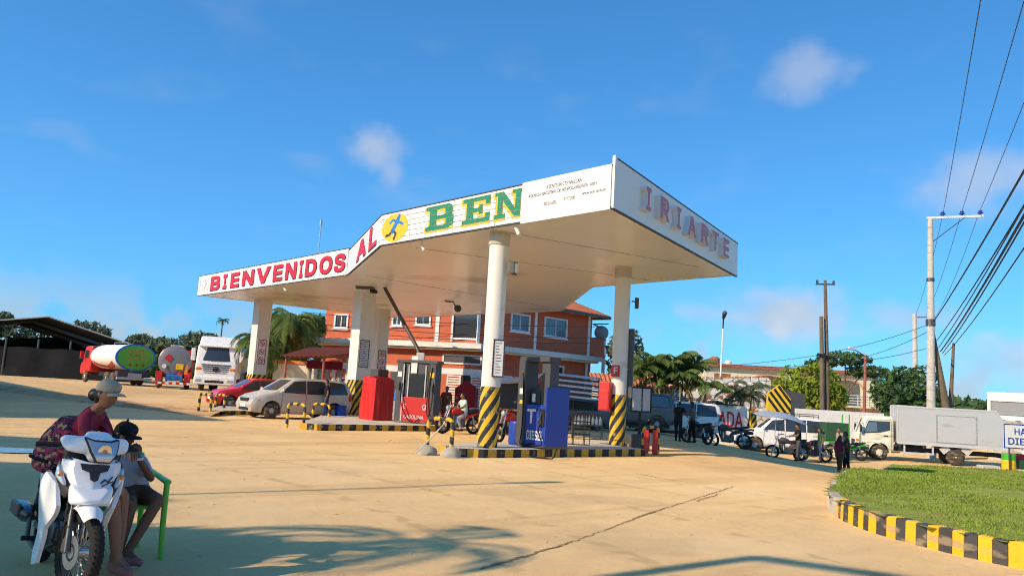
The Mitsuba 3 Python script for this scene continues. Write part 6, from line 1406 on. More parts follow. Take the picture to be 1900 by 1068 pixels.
add('top_sheet', MB().obox((1.7, 36.0, 2.46), (2.6, 0, -.14), (.1, 1.6, .12), (0, 0, .03)), 'm_light_grey', sa)
wa = thing('white_canvas_awning', 'white canvas awning sagging behind the left upright of the blue pump', 'awning'); V = []
for i, a in enumerate(np.linspace(0, 1, 9)):
    for j, b in enumerate(np.linspace(0, 1, 6)): V.append((-.75 + 2.1 * a + .3 * b, 34.2 + 1.6 * b, 1.85 + .34 * a ** 1.5 + .30 * b - .12 * math.sin(PI * b) * math.sin(PI * a)))
F = [[i * 6 + j, i * 6 + 6 + j, i * 6 + 7 + j, i * 6 + j + 1] for i in range(8) for j in range(5)]; add('canvas', MB().raw(V, F).raw([(a, b, c - .012) for a, b, c in V], [f[::-1] for f in F]), 'm_white_cloth', wa, smooth=60)
for x, y in ((-.7, 34.2), (1.3, 34.2), (-.4, 35.8), (1.6, 35.8)): add('post', MB().tube([(x, y, 0), (x, y, 1.9 + (x > 0) * .3)], .025, 6), 'm_dark_steel', wa)
st2 = thing('market_stall', 'dark stall table full of goods under the white canvas awning', 'stall'); add('table', MB().mesh(rbox(-.6, 1.4, 34.6, 35.6, .75, .82, .01)), 'm_brick', st2)
for x in (-.5, 1.3):
    for y in (34.7, 35.5): add('leg', MB().tube([(x, y, 0), (x, y, .76)], .03, 6), 'm_dark_steel', st2)
add('back_cloth', MB().mesh(rbox(-.7, 1.5, 35.7, 35.76, .2, 2.0, .01)), 'm_dark_grey', st2)
rk = thing('bottle_rack', 'dark metal rack holding white bottles right of the blue pump', 'rack'); m = MB()
for x in (2.55, 3.65):
    for y in (29.6, 30.0): m.tube([(x, y, 0), (x, y, .98)], .02, 6)
m.box(2.53, 3.67, 29.58, 30.02, .50, .54).box(2.53, 3.67, 29.58, 30.02, .94, .97).box(2.53, 3.67, 29.58, 30.02, .1, .13); add('shelf_frame', m, 'm_dark_steel', rk)
for i in range(8):
    k = thing('white_bottle', ('first', 'second', 'third', 'fourth', 'fifth', 'sixth', 'seventh', 'eighth')[i] + ' white bottle from the left in the dark rack beside the blue pump', 'bottle', 'white bottles on the rack'); x = 2.62 + i * .135
    add('bottle', MB().lathe([(0, .54), (.05, .54), (.055, .60), (.055, .74), (.02, .82), (.02, .86), (0, .86)], 10, 'z', (x, 29.75, 0)), 'm_white', k, smooth=40); add('cap', MB().lathe([(0, .90), (.024, .90), (.024, .85), (0, .85)], 8, 'z', (x, 29.75, 0)), 'm_red' if i % 3 else 'm_blue', k)
hw_ = thing('wire_stand', 'empty black wire stand on the island right of the blue pump', 'stand'); m = MB()
for z in (.2, .5, .85, 1.1):
    P = [(2.15 + .32 * math.cos(a), 22.95 + .2 * math.sin(a), z) for a in np.linspace(0, 2 * PI, 13)]; m.tube(P, .012, 5)
for a in np.linspace(0, 2 * PI, 7)[:-1]: m.tube([(2.15 + .32 * math.cos(a), 22.95 + .2 * math.sin(a), .19), (2.15 + .32 * math.cos(a), 22.95 + .2 * math.sin(a), 1.1)], .012, 5)
add('wires', m, 'm_black', hw_)
db = thing('waste_bin', 'blue plastic drum beside the pale minivan', 'drum'); add('drum', MB().lathe([(0, 0), (.22, 0), (.23, .08), (.23, .3), (.24, .32), (.23, .34), (.22, .58), (.21, .62), (.19, .60), (.19, .58), (0, .58)], 20, 'z', (-6.75, 32.9, 0)), 'm_blue', db, smooth=35)
db = thing('waste_bin', 'small blue drum left of the diesel pump', 'drum'); add('drum', MB().lathe([(0, 0), (.20, 0), (.22, .08), (.22, .55), (.20, .62), (0, .62)], 18, 'z', (.35, 21.4, .19)), 'm_blue', db, smooth=35)
tent = thing('red_tent', 'dark red gabled market tent behind the mint shirted rider', 'tent'); add('canopy', MB().prism(Polygon([(-2.45, .7), (-2.45, 1.6), (-1.95, 1.98), (-1.4, 1.6), (-1.4, .7)]), -40.2, -38.2, 'xz'), 'm_maroon', tent)
for x in (-2.42, -1.43): add('pole', MB().tube([(x, 38.15, 0), (x, 38.15, 1.6)], .03, 6), 'm_dark_steel', tent)

# ---------------------------------------------------------------- right hand side
lh = thing('low_house', 'low house with a red tiled roof left of the palm cluster', 'house')
add('wall', MB().mesh(rbox(5.6, 9.6, 48.4, 52, -.3, 2.15, .02)), 'm_cream', lh); add('roof', corr((5.2, 47.8, 2.2), (4.8, 0, 0), (0, 2.6, .85), 18, .05), 'm_tile_roof', lh); add('fascia', MB().mesh(rbox(5.3, 9.9, 47.85, 47.95, 2.0, 2.16, .01)), 'm_brick', lh)
add('shutter', MB().mesh(rbox(6.4, 7.4, 48.36, 48.41, .4, 1.8, .01)), 'm_dark_grey', lh)
for i in range(3): add('white_rail', MB().mesh(rbox(7.5, 9.0, 47.4, 47.46, .9 + .28 * i, 1.05 + .28 * i, .01)), 'm_white', lh)
rw = thing('stone_wall', 'tall whitewashed rubble stone wall behind the roof racks', 'wall'); wz = -.8
add('wall', MB().prism(Polygon([(9.9, wz), (17.0, wz), (17.0, 3.2), (16.8, 3.4), (13.2, 3.15), (9.9, 3.05)]), -51.5, -51.0, 'xz'), 'm_rubble', rw)
R2 = random.Random(31)
for i in range(26):
    x = 10.0 + i * .27; s_ = R2.uniform(.06, .12); mm = trimesh.creation.icosphere(1, 1); v = np.array(mm.vertices) * [s_ * 1.2, .2, s_] * R2.uniform(.85, 1.1); add('coping_stone', MB().raw(v + [x, 51.25, float(np.interp(x, [10.2, 13.2, 16.8, 17.0], [3.05, 3.15, 3.4, 3.2])) + .03], mm.faces), 'm_brick' if i % 2 == 0 else 'm_bark', rw)
for i in range(150):                                                           # separate stones standing proud of the wall face
    x, z = R2.uniform(10.1, 16.8), R2.uniform(.6, 2.95); s_ = R2.uniform(.07, .16); mm = trimesh.creation.icosphere(1, 1); v = np.array(mm.vertices) * [s_ * R2.uniform(.9, 1.6), .03, s_]
    add('stone', MB().raw(v + [x, 50.99, z], mm.faces), 'm_white_dirty' if i % 3 else 'm_brick', rw)
gw = thing('grey_block_wall', 'grey rendered block wall right of the hazard board', 'wall'); add('wall', MB().prism(Polygon([(17.1, wz), (19.3, wz), (19.3, 2.5), (18.6, 2.6), (17.1, 2.9)]), -51.6, -51.2, 'xz'), 'm_dark_grey', gw)
aw2 = thing('lettered_wall', 'low white wall with the red letters ADA behind the motorbikes', 'wall'); add('wall', MB().mesh(rbox(10.6, 14.25, 46.9, 47.1, -.8, 1.5, .01)), 'm_white', aw2)
TA = plane_T((12.55, 46.88, .15), (1, 0, 0), (0, 0, 1)); frame_text('ADA', TA, .0, 1.45, 0.05, 1.0, 'm_red', aw2)
hp = thing('hazard_post', 'yellow and black striped post right of the ADA letters', 'post'); m = MB()
for i, (a, b) in enumerate((((14.4, 46.6), (14.72, 46.6)), ((14.72, 46.6), (14.72, 46.9)))):
    m.quad((*a, -.7), (*b, -.7), (*b, 1.25), (*a, 1.25), [(0, 0), (.32, 0), (.32, 1.95), (0, 1.95)])
m.quad((14.72, 46.9, -.7), (14.4, 46.9, -.7), (14.4, 46.9, 1.25), (14.72, 46.9, 1.25)); m.quad((14.4, 46.9, -.7), (14.4, 46.6, -.7), (14.4, 46.6, 1.25), (14.4, 46.9, 1.25)); m.quad((14.4, 46.6, 1.25), (14.72, 46.6, 1.25), (14.72, 46.9, 1.25), (14.4, 46.9, 1.25)); add('post', m, 'm_hazard', hp, uv=True)
hz = thing('hazard_board', 'tilted board with diagonal yellow and black stripes above the cars', 'hazard board')
P = [(15.15, 1.35), (16.5, 1.15), (16.5, 2.05), (15.85, 2.85), (15.2, 2.35)]
for i in range(7):
    b = Polygon([(14.2 + i * .38, 3.2), (14.39 + i * .38, 3.2), (16.2 + i * .38, .9), (16.01 + i * .38, .9)]).intersection(Polygon(P)); add('stripe', MB().prism(b, -46.02, -46.0, 'xz'), 'm_black', hz)
add('board', MB().prism(Polygon(P), -46.3, -46.0 + -.025, 'xz').prism(Polygon(P), -46.24, -46.01, 'xz'), 'm_yellow', hz); add('post', MB().tube([(15.8, 46.3, -.9), (15.8, 46.3, 1.6)], .06, 8), 'm_dark_steel', hz)
cb = thing('cream_building', 'long cream building with arches and a thin red roof edge behind the trees', 'building')
D0 = 75.0
def bx(x0, x1, y0, y1, z0, z1, mt, nm, par=cb): return add(nm, MB().box(x0, x1, y0, y1, z0, z1), mt, par)
arches = shapely.union_all([sbox(a, -1, b, 3.7).union(affinity.scale(Point((a + b) / 2, 3.7).buffer(1, 16), (b - a) / 2, .75)) for a, b in ((23.0, 26.4), (27.2, 30.2), (30.9, 33.6))])
face = sbox(18.6, -1, 35.0, 5.1).difference(arches).difference(sbox(19.6, 3.3, 21.2, 4.4))
add('wall', MB().prism(face, -D0 - .3, -D0, 'xz'), 'm_cream', cb); bx(18.6, 35, D0 + 3.2, D0 + 3.5, -1, 5.1, 'm_cream', 'back_wall'); bx(18.6, 35, D0 + .3, D0 + 3.2, 1.9, 2.1, 'm_pale_concrete', 'floor_slab')
bx(18.3, 35.6, D0 - .5, D0 + 4, 5.1, 5.22, 'm_pale_concrete', 'roof'); bx(18.25, 35.65, D0 - .56, D0 - .502, 5.02, 5.3, 'm_dull_red', 'roof_edge')
for a, b in ((23.0, 26.4), (27.2, 30.2), (30.9, 33.6)):
    rim = affinity.scale(Point((a + b) / 2, 3.7).buffer(1, 16), (b - a) / 2 + .12, .87).difference(affinity.scale(Point((a + b) / 2, 3.7).buffer(1, 16), (b - a) / 2, .75)).intersection(sbox(a - 1, 3.7, b + 1, 6)); add('arch_trim', MB().prism(rim, -D0 - .02, -D0 + .06, 'xz'), 'm_peach', cb)
add('window', MB().box(19.7, 21.1, D0 + .05, D0 + .15, 3.4, 4.3), 'm_brick', cb); add('window', MB().box(31.2, 32.4, D0 + 3.1, D0 + 3.18, 2.7, 4.1), 'm_dark_grey', cb); add('curtain', MB().box(31.6, 32.0, D0 + 3.0, D0 + 3.08, 2.8, 4.0), 'm_pink', cb)
rl = MB()
for z in (2.3, 2.55, 2.8, 3.05): rl.tube([(27, D0 - .1, z), (36.5, D0 - .1, z)], .03, 6)
for x in np.arange(27.2, 36.6, 1.0): rl.tube([(x, D0 - .1, 2.1), (x, D0 - .1, 3.1)], .03, 6)
add('railing', rl, 'm_white', cb); bx(26.8, 36.6, D0 - 1.0, D0 - .02, 1.9, 2.08, 'm_cream', 'balcony')
for x in (27, 30.5, 34.6): bx(x, x + .4, D0 - .9, D0 - .5, -1, 1.9, 'm_peach', 'porch_pillar')
for x, y, r_, h_ in ((20.1, 77, .52, .8), (21.6, 77.5, .34, .55)):
    wt_ = thing('roof_water_tank', 'round water tank on the cream roof, ' + ('larger and brick coloured' if r_ > .4 else 'smaller and pale'), 'water tank'); add('tank', MB().lathe([(0, 5.25), (r_, 5.25), (r_, 5.25 + h_ * .8), (r_ * .6, 5.25 + h_), (0, 5.25 + h_)], 18, 'z', (x, y, 0)), 'm_brick' if r_ > .4 else 'm_white_dirty', wt_, smooth=40)
bs = thing('brick_shed', 'small red brick shed in front of the cream porch', 'shed'); add('wall', MB().mesh(rbox(22.9, 25.3, 60.2, 62, -.9, 2.5, .02)), 'm_brick', bs); add('roof', MB().obox((22.7, 60.0, 2.6), (2.9, 0, -.2), (0, 2.2, .1), (0, 0, .08)), 'm_dull_red', bs)
lw = thing('white_wall', 'long white wall between the white wagon and the cream truck cab', 'wall'); add('wall', MB().mesh(rbox(18.4, 24.0, 50.4, 50.6, -.9, 1.55, .01)), 'm_white', lw)
eb = thing('white_building', 'white building with grey panel and scalloped arches at the right edge', 'building')
with frame(36.5, 60, 0, -32):
    add('wall', MB().box(0.0, 7, .3, 6, -1, 3.5), 'm_white', eb); add('parapet', MB().box(-.1, 7, .0, .28, 2.95, 3.62).box(-.1, .12, .0, .28, 1.9, 2.95), 'm_white', eb); add('grey_panel', MB().box(.13, 3.6, .10, .26, 1.95, 2.9), 'm_grey', eb)
    sc = sbox(.4, 1.2, 6.9, 1.9).difference(shapely.union_all([Point(.9 + i * .95, 1.2).buffer(.4) for i in range(7)])); add('scallop_trim', MB().prism(sc, -.09, .06, 'xz'), 'm_white', eb); add('sign_band', MB().box(.3, 7, .0, .25, .75, 1.15), 'm_bright_blue', eb)
    for i in range(5): add('pane', MB().box(.5 + i * 1.2, 1.5 + i * 1.2, .22, .29, -.4, .7), 'm_glass_blue', eb)
cbk = thing('block_pile', 'pale stacked blocks beside the rear of the box truck', 'block pile')
for i in range(3):
    for j in range(4): add('block', MB().mesh(rbox(30.3 + i * .62 + .1 * (j % 2), 30.88 + i * .62 + .1 * (j % 2), 49.5, 50.1, -.9 + j * .62, -.32 + j * .62, .02)), 'm_pale_concrete' if (i + j) % 3 else 'm_cream', cbk)

sg = thing('diesel_sign', 'white sign with blue border reading HAY DIESEL at the right edge', 'sign')
with frame(22.3, 35.6, -.85, -3):
    T = plane_T((0, 0, 1.2), (1, 0, 0), (0, 0, 1)); add('board', MB().prism(sbox(0, 0, 2.1, 1.08), -.04, 0, T=T), 'm_white', sg); add('border', MB().prism(sbox(0, 0, 2.1, 1.08).difference(sbox(.045, .045, 2.055, 1.035)), .001, .008, T=T), 'm_blue', sg)
    frame_text('HAY', T, .47, 1.22, .60, .90, 'm_blue', sg, z=.002); frame_text('DIESEL', T, .19, 1.72, .16, .48, 'm_blue', sg, z=.002)
    for x in (.25, 1.85): add('post', MB().tube([(x, .05, 0), (x, .05, 2.2)], .035, 8), 'm_dark_steel', sg)
dr_ = thing('oil_drum', 'drum with green top and yellow body under the diesel sign', 'drum')
with frame(22.75, 36.0, -.9): add('drum', MB().lathe([(0, 0), (.28, 0), (.29, .4), (.28, .72)], 18), 'm_yellow', dr_, smooth=40); add('lid', MB().lathe([(.285, .72), (.29, 1.0), (0, 1.02)], 18), 'm_green', dr_, smooth=40)
sk = thing('dark_barrow', 'dark barrow with boxes beside the drum under the sign', 'barrow')
with frame(23.4, 36.4, -.9): add('tray', MB().mesh(rbox(-.4, 1.6, -.4, .4, .35, .75, .04)), 'm_dark_green', sk); wheel(sk, 1.3, -.45, .3, .08, -1); add('box', MB().mesh(rbox(-.2, .3, -.3, .3, .76, 1.0, .01)), 'm_red', sk); add('box', MB().mesh(rbox(-1.7, -.9, -.2, .3, .2, .4, .02)), 'm_pale_concrete', sk)

# ---------------------------------------------------------------- left hand side
sh = thing('dark_shed', 'big open shed with dark roof and black net walls at the far left', 'shed')
G = [np.array(t, float) for t in ((-56, 74, 4.3), (-43.8, 75, 6.05), (-35.6, 76, 3.75))]
back = np.array([-14, 16, .2])
for a, b in ((G[0], G[1]), (G[1], G[2])):
    add('roof', corr(a, b - a, back, 26, .05), 'm_shed_roof', sh)
    add('edge_trim', MB().bar(a + [0, 0, .05], b + [0, 0, .05], .12, .10), 'm_grey', sh)
for i, x in enumerate(np.linspace(-56, -35.8, 8)): add('post', MB().tube([(x, 74 + (x + 56) * .1 - .1, .3), (x, 74 + (x + 56) * .1 - .1, 3.9)], .10, 8), 'm_dark_steel', sh)
nt = MB(); V = []
for i, x in enumerate(np.linspace(-60, -35.2, 60)):
    for z in (.3, 1.2, 2.2, 3.12 - .10 * math.sin((x + 56) * .9) ** 2): V.append((x, 73.8 + (x + 56) * .1 + .12 * math.sin(x * 1.7) * (z > .5), z))
nt.raw(V, [[i * 4 + j, i * 4 + 4 + j, i * 4 + 5 + j, i * 4 + j + 1] for i in range(59) for j in range(3)]); add('net_fence', nt, 'm_net', sh, smooth=60)
add('back_net', MB().quad((-64, 90.5, .3), (-49.4, 92.1, .3), (-49.4, 92.1, 5.2), (-64, 90.5, 3.4)), 'm_net', sh); add('side_net', MB().quad((-35.4, 76.2, .3), (-49.4, 92.1, .3), (-49.4, 92.1, 4.2), (-35.4, 76.2, 3.7)), 'm_net', sh)
add('left_net', MB().quad((-56.2, 74.2, .3), (-70, 90, .3), (-70, 90, 4.2), (-56.2, 74.2, 4.0)), 'm_net', sh)
for q in (.33, .66): add('truss', MB().bar(G[0] + back * q - [0, 0, .3], G[1] + back * q - [0, 0, .3], .12, .3).bar(G[1] + back * q - [0, 0, .3], G[2] + back * q - [0, 0, .3], .12, .3), 'm_dark_steel', sh)
add('parked_tarp', soft(hullbones([((-52, 76, .9), .8, (-48, 77, .9), .9)], 8), .3, 2), 'm_dark_grey', sh, smooth=50)

tree('broad tree behind the far left end of the dark shed', -62, 96, [((-63, 96, 6.2), (2.6, 3, 1.7)), ((-59.2, 97, 5.4), (2.2, 3, 1.4)), ((-66, 96, 4.6), (3, 3, 2))], 2600, .42, 'm_leaf_grey', .3, seed=3, gap=.47)
tree('low tree showing under the shed roof', -56, 92, [((-58, 92, 3.2), (3.5, 2, 1.5)), ((-53, 92, 2.8), (3, 2, 1.2))], 1800, .36, 'm_leaf', .2, seed=4)
tree('tree crown just behind the ridge of the dark shed', -51.5, 96, [((-51.5, 96, 5.6), (2.8, 3, 1.5))], 1200, .40, 'm_leaf_grey', .25, seed=5, gap=.48)
tree('thin crowned tree right of the shed ridge', -45, 98, [((-45.5, 98, 4.9), (1.8, 2, 1.0)), ((-42, 98, 4.2), (1.5, 2, .9))], 1000, .36, 'm_leaf_grey', .2, seed=6, gap=.5)
tree('round tree above the red cab tank truck', -36.5, 90, [((-39, 90, 4.2), (2.2, 2, 1.2))], 900, .36, 'm_leaf', .18, seed=7, gap=.48)
tree('wide tree behind the grey tanker', -33, 86, [((-37, 86, 4.2), (2.0, 2.2, .9)), ((-33.4, 86, 4.7), (2.6, 2.4, 1.3)), ((-30.4, 86, 4.0), (2.0, 2.2, 1.2))], 2600, .36, 'm_leaf_grey', .25, seed=8, gap=.45)
tree('bushy tree between the grey tanker and the white tank truck', -27, 84, [((-28.5, 84, 3.4), (3.2, 2.5, 1.6)), ((-24.6, 84, 3.0), (2.6, 2.5, 1.3))], 2400, .36, 'm_leaf', .2, seed=9)
tree('dense dark tree behind the coconut palm', -17.5, 62, [((-17.6, 62, 4.0), (1.9, 2, 2.2)), ((-15.0, 62, 4.9), (2.2, 2, 1.7)), ((-12.8, 60.5, 4.4), (1.5, 1.6, 1.3))], 3200, .34, 'm_leaf_dark', .25, seed=10, gap=.36)
tree('leafy tree at the right end of the orange house', 9.2, 57.5, [((8.6, 57.5, 4.4), (1.5, 1.4, 2.2)), ((9.5, 57.2, 2.6), (1.6, 1.4, 1.6)), ((8.0, 56.6, 2.4), (1.2, 1.2, 1.4))], 2600, .24, 'm_leaf_grey', .15, seed=11, gap=.44)
tree('bright yellow green tree behind the twin wooden poles', 22.5, 58, [((21.2, 58, 3.3), (1.6, 1.5, 1.4)), ((22.7, 58, 3.5), (1.6, 1.5, 1.4)), ((23.7, 58, 2.5), (1.2, 1.2, 1.2)), ((20.6, 58, 2.0), (1.3, 1.2, 1.1)), ((22.4, 57.6, 1.4), (2.0, 1.3, 1.2))], 4600, .22, 'm_leaf_bright', .14, seed=12, gap=.44)
tree('dark green bushy tree left of the concrete pole', 31, 63, [((31.0, 63, 3.2), (1.9, 1.8, 1.8)), ((32.4, 63, 3.6), (2.2, 2, 1.9)), ((32.0, 62.5, 1.4), (2.3, 2, 1.5)), ((33.6, 63, 2.2), (1.6, 1.5, 1.6))], 5000, .26, 'm_leaf_dark', .2, seed=13, gap=.45)
tree('flat layered tree above the street lamp', 29, 68, [((29.0, 68, 6.0), (2.3, 1.6, .55)), ((27.0, 68, 5.5), (1.3, 1.2, .35)), ((31, 68, 5.0), (1.8, 1.5, .5))], 1900, .24, 'm_leaf_dark', .16, seed=14, gap=.46)
for i, (x, y, s_) in enumerate(((9.0, 53.4, 1.0), (6.6, 54.5, .8))): tree(('pale', 'grey green')[i] + ' flowering shrub ' + ('left of the palm cluster', 'under the orange house window')[i], x, y, [((x, y, 1.6 * s_), (1.3, 1.2, 1.5 * s_))], 1500, .2, ('m_leaf_grey', 'm_leaf')[i], .07, seed=20 + i, name='shrub', cat='shrub')
far = []
R3 = random.Random(77)
for i in range(70):
    a = math.radians(-44 + i * 88 / 69); d_ = R3.uniform(150, 190); far.append(((math.sin(a) * d_, math.cos(a) * d_, R3.uniform(1.2, 2.6)), (6, 4, R3.uniform(2, 3.4))))
add('far_woodland', leaf_cloud(far, 26000, .9, 99, .3), 'm_leaf_dark', kind='stuff', label='distant line of dark woodland along the horizon', cat='woodland')

palm('tall coconut palm left of the orange house with drooping fronds', [((-14.4, 50.5, 0), (-14.1, 50.6, 4.9))], 20, 3.2, ll=.75, nl=30, lw=.06, dry=4, seed=2, tr=.16)
palm('shorter coconut palm beside the tin awning', [((-15.6, 49.0, 0), (-15.3, 49.0, 3.4))], 15, 2.5, ll=.6, dry=3, seed=5)
stems = [((9.55 + .5 * math.cos(i * 1.1), 46 + .35 * math.sin(i * 1.1), -.5), (9.55 + (i - 4) * .44 + .15 * math.sin(i * 5), 46 + .5 * math.cos(i * 2), 2.1 + 1.35 * abs(math.sin(i * 1.9 + .4)))) for i in range(9)]
palm('dense cluster of feathery palms behind the grey wagon', stems, 11, 1.75, ll=.55, nl=26, lw=.045, droop=1.25, dry=1, el=(.55, 1.45), bark=mat('m_palm_stem', (.36, .30, .12), .7, .3), seed=3, name='palm_cluster', tr=.055)
palm('grey green young palm in front of the stone wall', [((14.0, 48.0, -.6), (14.2, 48, 1.9)), ((14.6, 48.3, -.6), (14.9, 48.2, 2.3)), ((13.7, 48.1, -.6), (13.4, 48, 1.4))], 11, 1.9, leaf='m_leaf_grey', ll=.5, nl=20, lw=.04, droop=1.5, seed=4, tr=.06)
palm('slender lone palm far behind the white tank truck', [((-29.6, 81, .3), (-29.5, 81, 7.0))], 9, .9, leaf='m_leaf_dark', ll=.3, nl=12, lw=.04, seed=6, tr=.09)

# ---------------------------------------------------------------- poles, lamps and wires
up_ = thing('utility_pole', 'tall pale concrete utility pole with a white cross arm on top', 'utility pole')
add('pole', MB().tube([(25.15, 47, -.9), (25.2, 47, 6), (25.25, 47, 13.45)], [.27, .22, .15], 14), 'm_pale_concrete', up_, smooth=50); add('cross_arm', MB().bar((25.05, 47, 13.5), (28.25, 46.6, 13.72), .13), 'm_white', up_); add('brace', MB().bar((25.3, 46.9, 12.0), (27.2, 46.7, 13.6), .05), 'm_dark_steel', up_)
for x in (25.95, 27.05, 28.1): add('insulator', MB().lathe([(0, 0), (.06, 0), (.06, .08), (.16, .12), (.16, .17), (.07, .20), (.11, .24), (.11, .28), (0, .32)], 12, 'z', (x, 47 - (x - 25.05) * .125, 13.55 + (x - 25) * .07)), 'm_blue', up_, smooth=40)
add('clamp', MB().lathe([(.24, 6.9), (.27, 6.9), (.27, 7.3), (.24, 7.3)], 12, 'z', (25.2, 47, 0)).lathe([(.2, 9.6), (.225, 9.6), (.225, 9.8), (.2, 9.8)], 12, 'z', (25.22, 47, 0)), 'm_dark_steel', up_)
lean_ = thing('wooden_pole', 'leaning weathered wooden pole strapped beside the concrete pole', 'utility pole'); add('pole', MB().tube([(26.6, 47.3, -.9), (26.1, 47.2, 2.5), (25.4, 47.2, 6.6)], [.26, .22, .12], 10), 'm_bark', lean_, smooth=50)
lean_ = thing('wooden_pole', 'thin wooden pole right of the concrete pole', 'utility pole'); add('pole', MB().tube([(26.7, 47.6, -.9), (26.65, 47.5, 3), (26.85, 47.5, 6.0)], [.14, .12, .08], 8), 'm_bark', lean_, smooth=50)
tp = thing('wooden_pole', 'taller of two dark wooden poles, with a small cross arm', 'utility pole'); add('pole', MB().tube([(22.3, 55, -.9), (22.2, 55, 5), (22.05, 55, 10.6)], [.18, .15, .10], 10), 'm_bark', tp, smooth=50); add('cross_arm', MB().bar((21.4, 55, 10.3), (22.75, 55, 10.35), .1), 'm_dark_steel', tp)
for x in (21.5, 22.05, 22.65): add('insulator', MB().lathe([(0, 10.36), (.07, 10.36), (.1, 10.5), (.05, 10.62), (0, 10.62)], 8, 'z', (x, 55, 0)), 'm_dark_steel', tp)
tp = thing('wooden_pole', 'shorter of two dark wooden poles standing together', 'utility pole'); add('pole', MB().tube([(21.85, 54.8, -.9), (21.8, 54.8, 4), (21.72, 54.8, 8.0)], [.18, .15, .13], 10), 'm_bark', tp, smooth=50); add('strap', MB().bar((21.4, 54.6, 5.35), (22.75, 54.7, 5.1), .16), 'm_black', tp)
p_ = thing('utility_pole', 'distant pale pole left of the tall concrete pole', 'utility pole'); add('pole', MB().tube([(36.1, 70, -.9), (36.1, 70, 10.5)], [.26, .18], 10), 'm_pale_concrete', p_, smooth=50); add('cross_arm', MB().bar((36.1, 70, 10.2), (38.0, 70, 10.3), .08), 'm_dark_steel', p_)
l1 = thing('street_lamp', 'slim white street lamp with a dark oval head above the cars', 'street lamp'); add('post', MB().tube([(13.9, 52, -.6), (14.0, 52, 3), (14.1, 52, 6.6)], [.07, .06, .045], 8), 'm_white', l1, smooth=50)
add('arm', MB().tube([(14.1, 52, 6.5), (14.08, 51.9, 7.0), (14.02, 51.6, 7.2)], .05, 7), 'm_dark_grey', l1, smooth=50); add('head', soft(hullbones([((14.03, 51.7, 7.15), .10, (13.98, 51.2, 7.45), .17)], 8), .08, 2), 'm_dark_grey', l1, smooth=50)
l2 = thing('street_lamp', 'street lamp with a pale head on a brown pole near the cream building', 'street lamp'); add('post', MB().tube([(24.75, 55, -.9), (24.9, 55, 5.5)], [.13, .09], 8), 'm_dull_red', l2, smooth=50); add('arm', MB().tube([(24.9, 55, 5.4), (24.3, 54.8, 5.7), (23.9, 54.6, 5.82)], .035, 6), 'm_dark_steel', l2, smooth=50); add('head', soft(hullbones([((23.95, 54.6, 5.82), .09, (23.55, 54.5, 5.88), .11)], 8), .08, 2), 'm_white', l2, smooth=50)
an_ = thing('antenna_mast', 'thin antenna mast rising behind the canopy lettering', 'mast'); add('mast', MB().tube([(-8.4, 33.5, 6.4), (-8.4, 33.5, 8.3)], .025, 6).tube([(-8.4, 33.5, 8.2), (-8.4, 33.5, 8.45)], .06, 6), 'm_steel', an_)


def cable(name, label, a, b, sag, r, mt='m_dark_grey', group=None, n=18):
    a, b = np.array(a, float), np.array(b, float); t = np.linspace(0, 1, n)[:, None]; P = a + (b - a) * t; P[:, 2] -= sag * 4 * (t * (1 - t))[:, 0]
    k = thing(name, label, 'cable', group); add('strand', MB().tube(P, r, 5), mt, k, smooth=60)


NX = np.array([8.8, 4.0, 13.6]); dW = np.array([13.04 - 25.95, 21.5 - 46.9, 0])
for i, (x, q) in enumerate(((25.95, (13.04, 21.5, 13.6)), (27.05, (14.19, 21.37, 13.6)), (28.1, (15.1, 21.0, 13.6)))):
    a = np.array([x, 46.8, 13.9]); b = np.array(q); cable('power_line', ('leftmost', 'middle', 'rightmost')[i] + ' high wire running from the white cross arm over the lawn', a, a + (b - a) * 1.7, .3, .016)
    cable('power_line', ('leftmost', 'middle', 'rightmost')[i] + ' wire running down behind the cross arm to the far poles', a, (36.2 + i * .9, 70, 10.4), .5, .016)
for i, (z0, q, r) in enumerate(((7.2, (12.33, 18.63, 8.0), .03), (6.0, (11.89, 18.01, 7), .022), (5.6, (14.1, 21.3, 8.0), .022), (5.4, (11.75, 17.7, 6.9), .035), (5.3, (12.9, 19.6, 7.1), .024), (5.2, (14.27, 21.65, 7.0), .02))):
    a = np.array([25.3 + .12 * i, 46.8, z0]); b = np.array(q); cable('telephone_cable', ('uppermost thick dark cable leading from the concrete pole', 'second cable below the thick upper cable on the pole', 'third cable in the bundle right of the pole', 'thickest dark cable of the sagging bundle', 'cable just under the thickest bundle cable', 'lowest loose cable right of the concrete pole')[i], a, a + (b - a) * 1.8, .35 + .05 * i, r, 'm_black')
for i, (a, b, s_) in enumerate((((25.1, 47, 7.0), (22.1, 55, 5.5), .2), ((22.1, 55, 5.4), (8, 63, 3.6), .3), ((25.1, 47, 6.6), (24.9, 55, 5.4), .15), ((24.9, 55, 5.3), (20, 62, 4.6), .2), ((25.1, 47, 5.6), (21.8, 54.8, 4.8), .25))):
    cable('street_cable', ('cable from the concrete pole to the wooden poles, upper', 'long cable running left from the wooden poles', 'cable from the concrete pole to the brown lamp pole', 'cable from the brown lamp pole to the left', 'cable from the concrete pole to the wooden poles, lower')[i], a, b, s_, .018, 'm_black')
for i, z in enumerate((5.0, 5.35, 6.05)): cable('house_cable', ('lowest', 'middle', 'highest')[i] + ' thin cable strung along the front of the orange house', (-14, 52.8, z), (5.8, 49.6, z - .1), .25, .02, 'm_black')

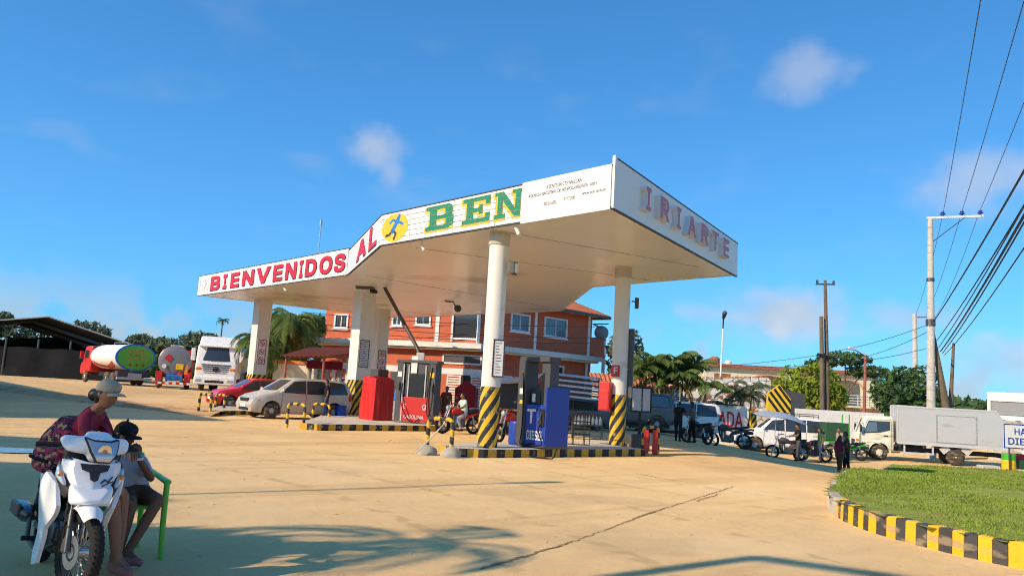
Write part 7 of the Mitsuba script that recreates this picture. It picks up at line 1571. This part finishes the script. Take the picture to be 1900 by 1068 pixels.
# ---------------------------------------------------------------- beyond the frame, known by their shadows on the yard
wh = thing('warehouse', 'long warehouse left of the yard that throws the wedge of shade', 'building'); c0 = np.array([-19.7, 20.4]); e1, e2 = np.array([-.68, .733]), np.array([-.733, -.68])
add('wall', MB().prism(Polygon([c0, c0 + e1 * 48, c0 + e1 * 48 + e2 * 14, c0 + e2 * 14]), 0, 6.7), 'm_cream', wh); add('roof', MB().prism(Polygon([c0 - e2 * .2, c0 + e1 * 48 - e2 * .2, c0 + e1 * 48 + e2 * 14, c0 + e2 * 14]), 6.71, 6.95), 'm_dull_red', wh)
ks = thing('kiosk', 'small flat roofed kiosk left of the yard', 'kiosk'); add('wall', MB().box(-18.6, -15.0, 10.2, 13.0, 0, 3.9), 'm_white_dirty', ks); add('roof', MB().box(-18.8, -14.8, 10.0, 13.2, 3.91, 4.1), 'm_concrete', ks); add('door', MB().box(-16.4, -15.4, 13.0, 13.04, 0, 2.1), 'm_dark_grey', ks)
tree('spreading shade tree left of the parked motorbike', -13.2, 3.2, [((-12.1, 1.0, 5.0), (1.7, 1.6, 1.2)), ((-14.4, 3.1, 5.1), (2.0, 2.0, 1.3)), ((-15.7, 5.4, 5.0), (1.8, 1.8, 1.2)), ((-10.7, 1.7, 4.9), (1.1, .95, .8)), ((-9.7, 2.0, 4.5), (.6, .55, .45))], 8000, .22, 'm_leaf', .25, seed=40, gap=.26)
palm('palm left of the yard that shades the foreground', [((-9.6, .6, 0), (-9.8, 1.9, 6.0))], 8, 1.8, ll=.65, nl=13, lw=.05, seed=41, tr=.12)
lp = thing('street_lamp', 'tall street lamp left of the yard with a long thin shadow', 'street lamp'); add('post', MB().tube([(-13.5, 3.9, 0), (-13.5, 3.9, 8.2)], [.07, .04], 10), 'm_steel', lp, smooth=50); add('arm', MB().tube([(-13.5, 3.9, 8.1), (-13.1, 4.3, 8.6), (-12.4, 4.8, 8.75)], .04, 7), 'm_steel', lp, smooth=50); add('head', soft(hullbones([((-12.5, 4.75, 8.72), .1, (-11.7, 5.3, 8.78), .15)], 8), .1, 2), 'm_grey', lp, smooth=50)
gn = thing('sign_gantry', 'steel sign gantry behind the viewer with a bent top beam', 'gantry'); add('post', MB().tube([(-8.8, 0.0, 0), (-8.8, 0.0, 8.0)], .10, 10), 'm_dark_steel', gn); add('beam', MB().tube([(-8.8, 0, 8.0), (-4.0, -2.4, 8.0)], .10, 10), 'm_dark_steel', gn); add('post', MB().tube([(-4.0, -2.4, 0), (-4.0, -2.4, 8.0)], .10, 10), 'm_dark_steel', gn)
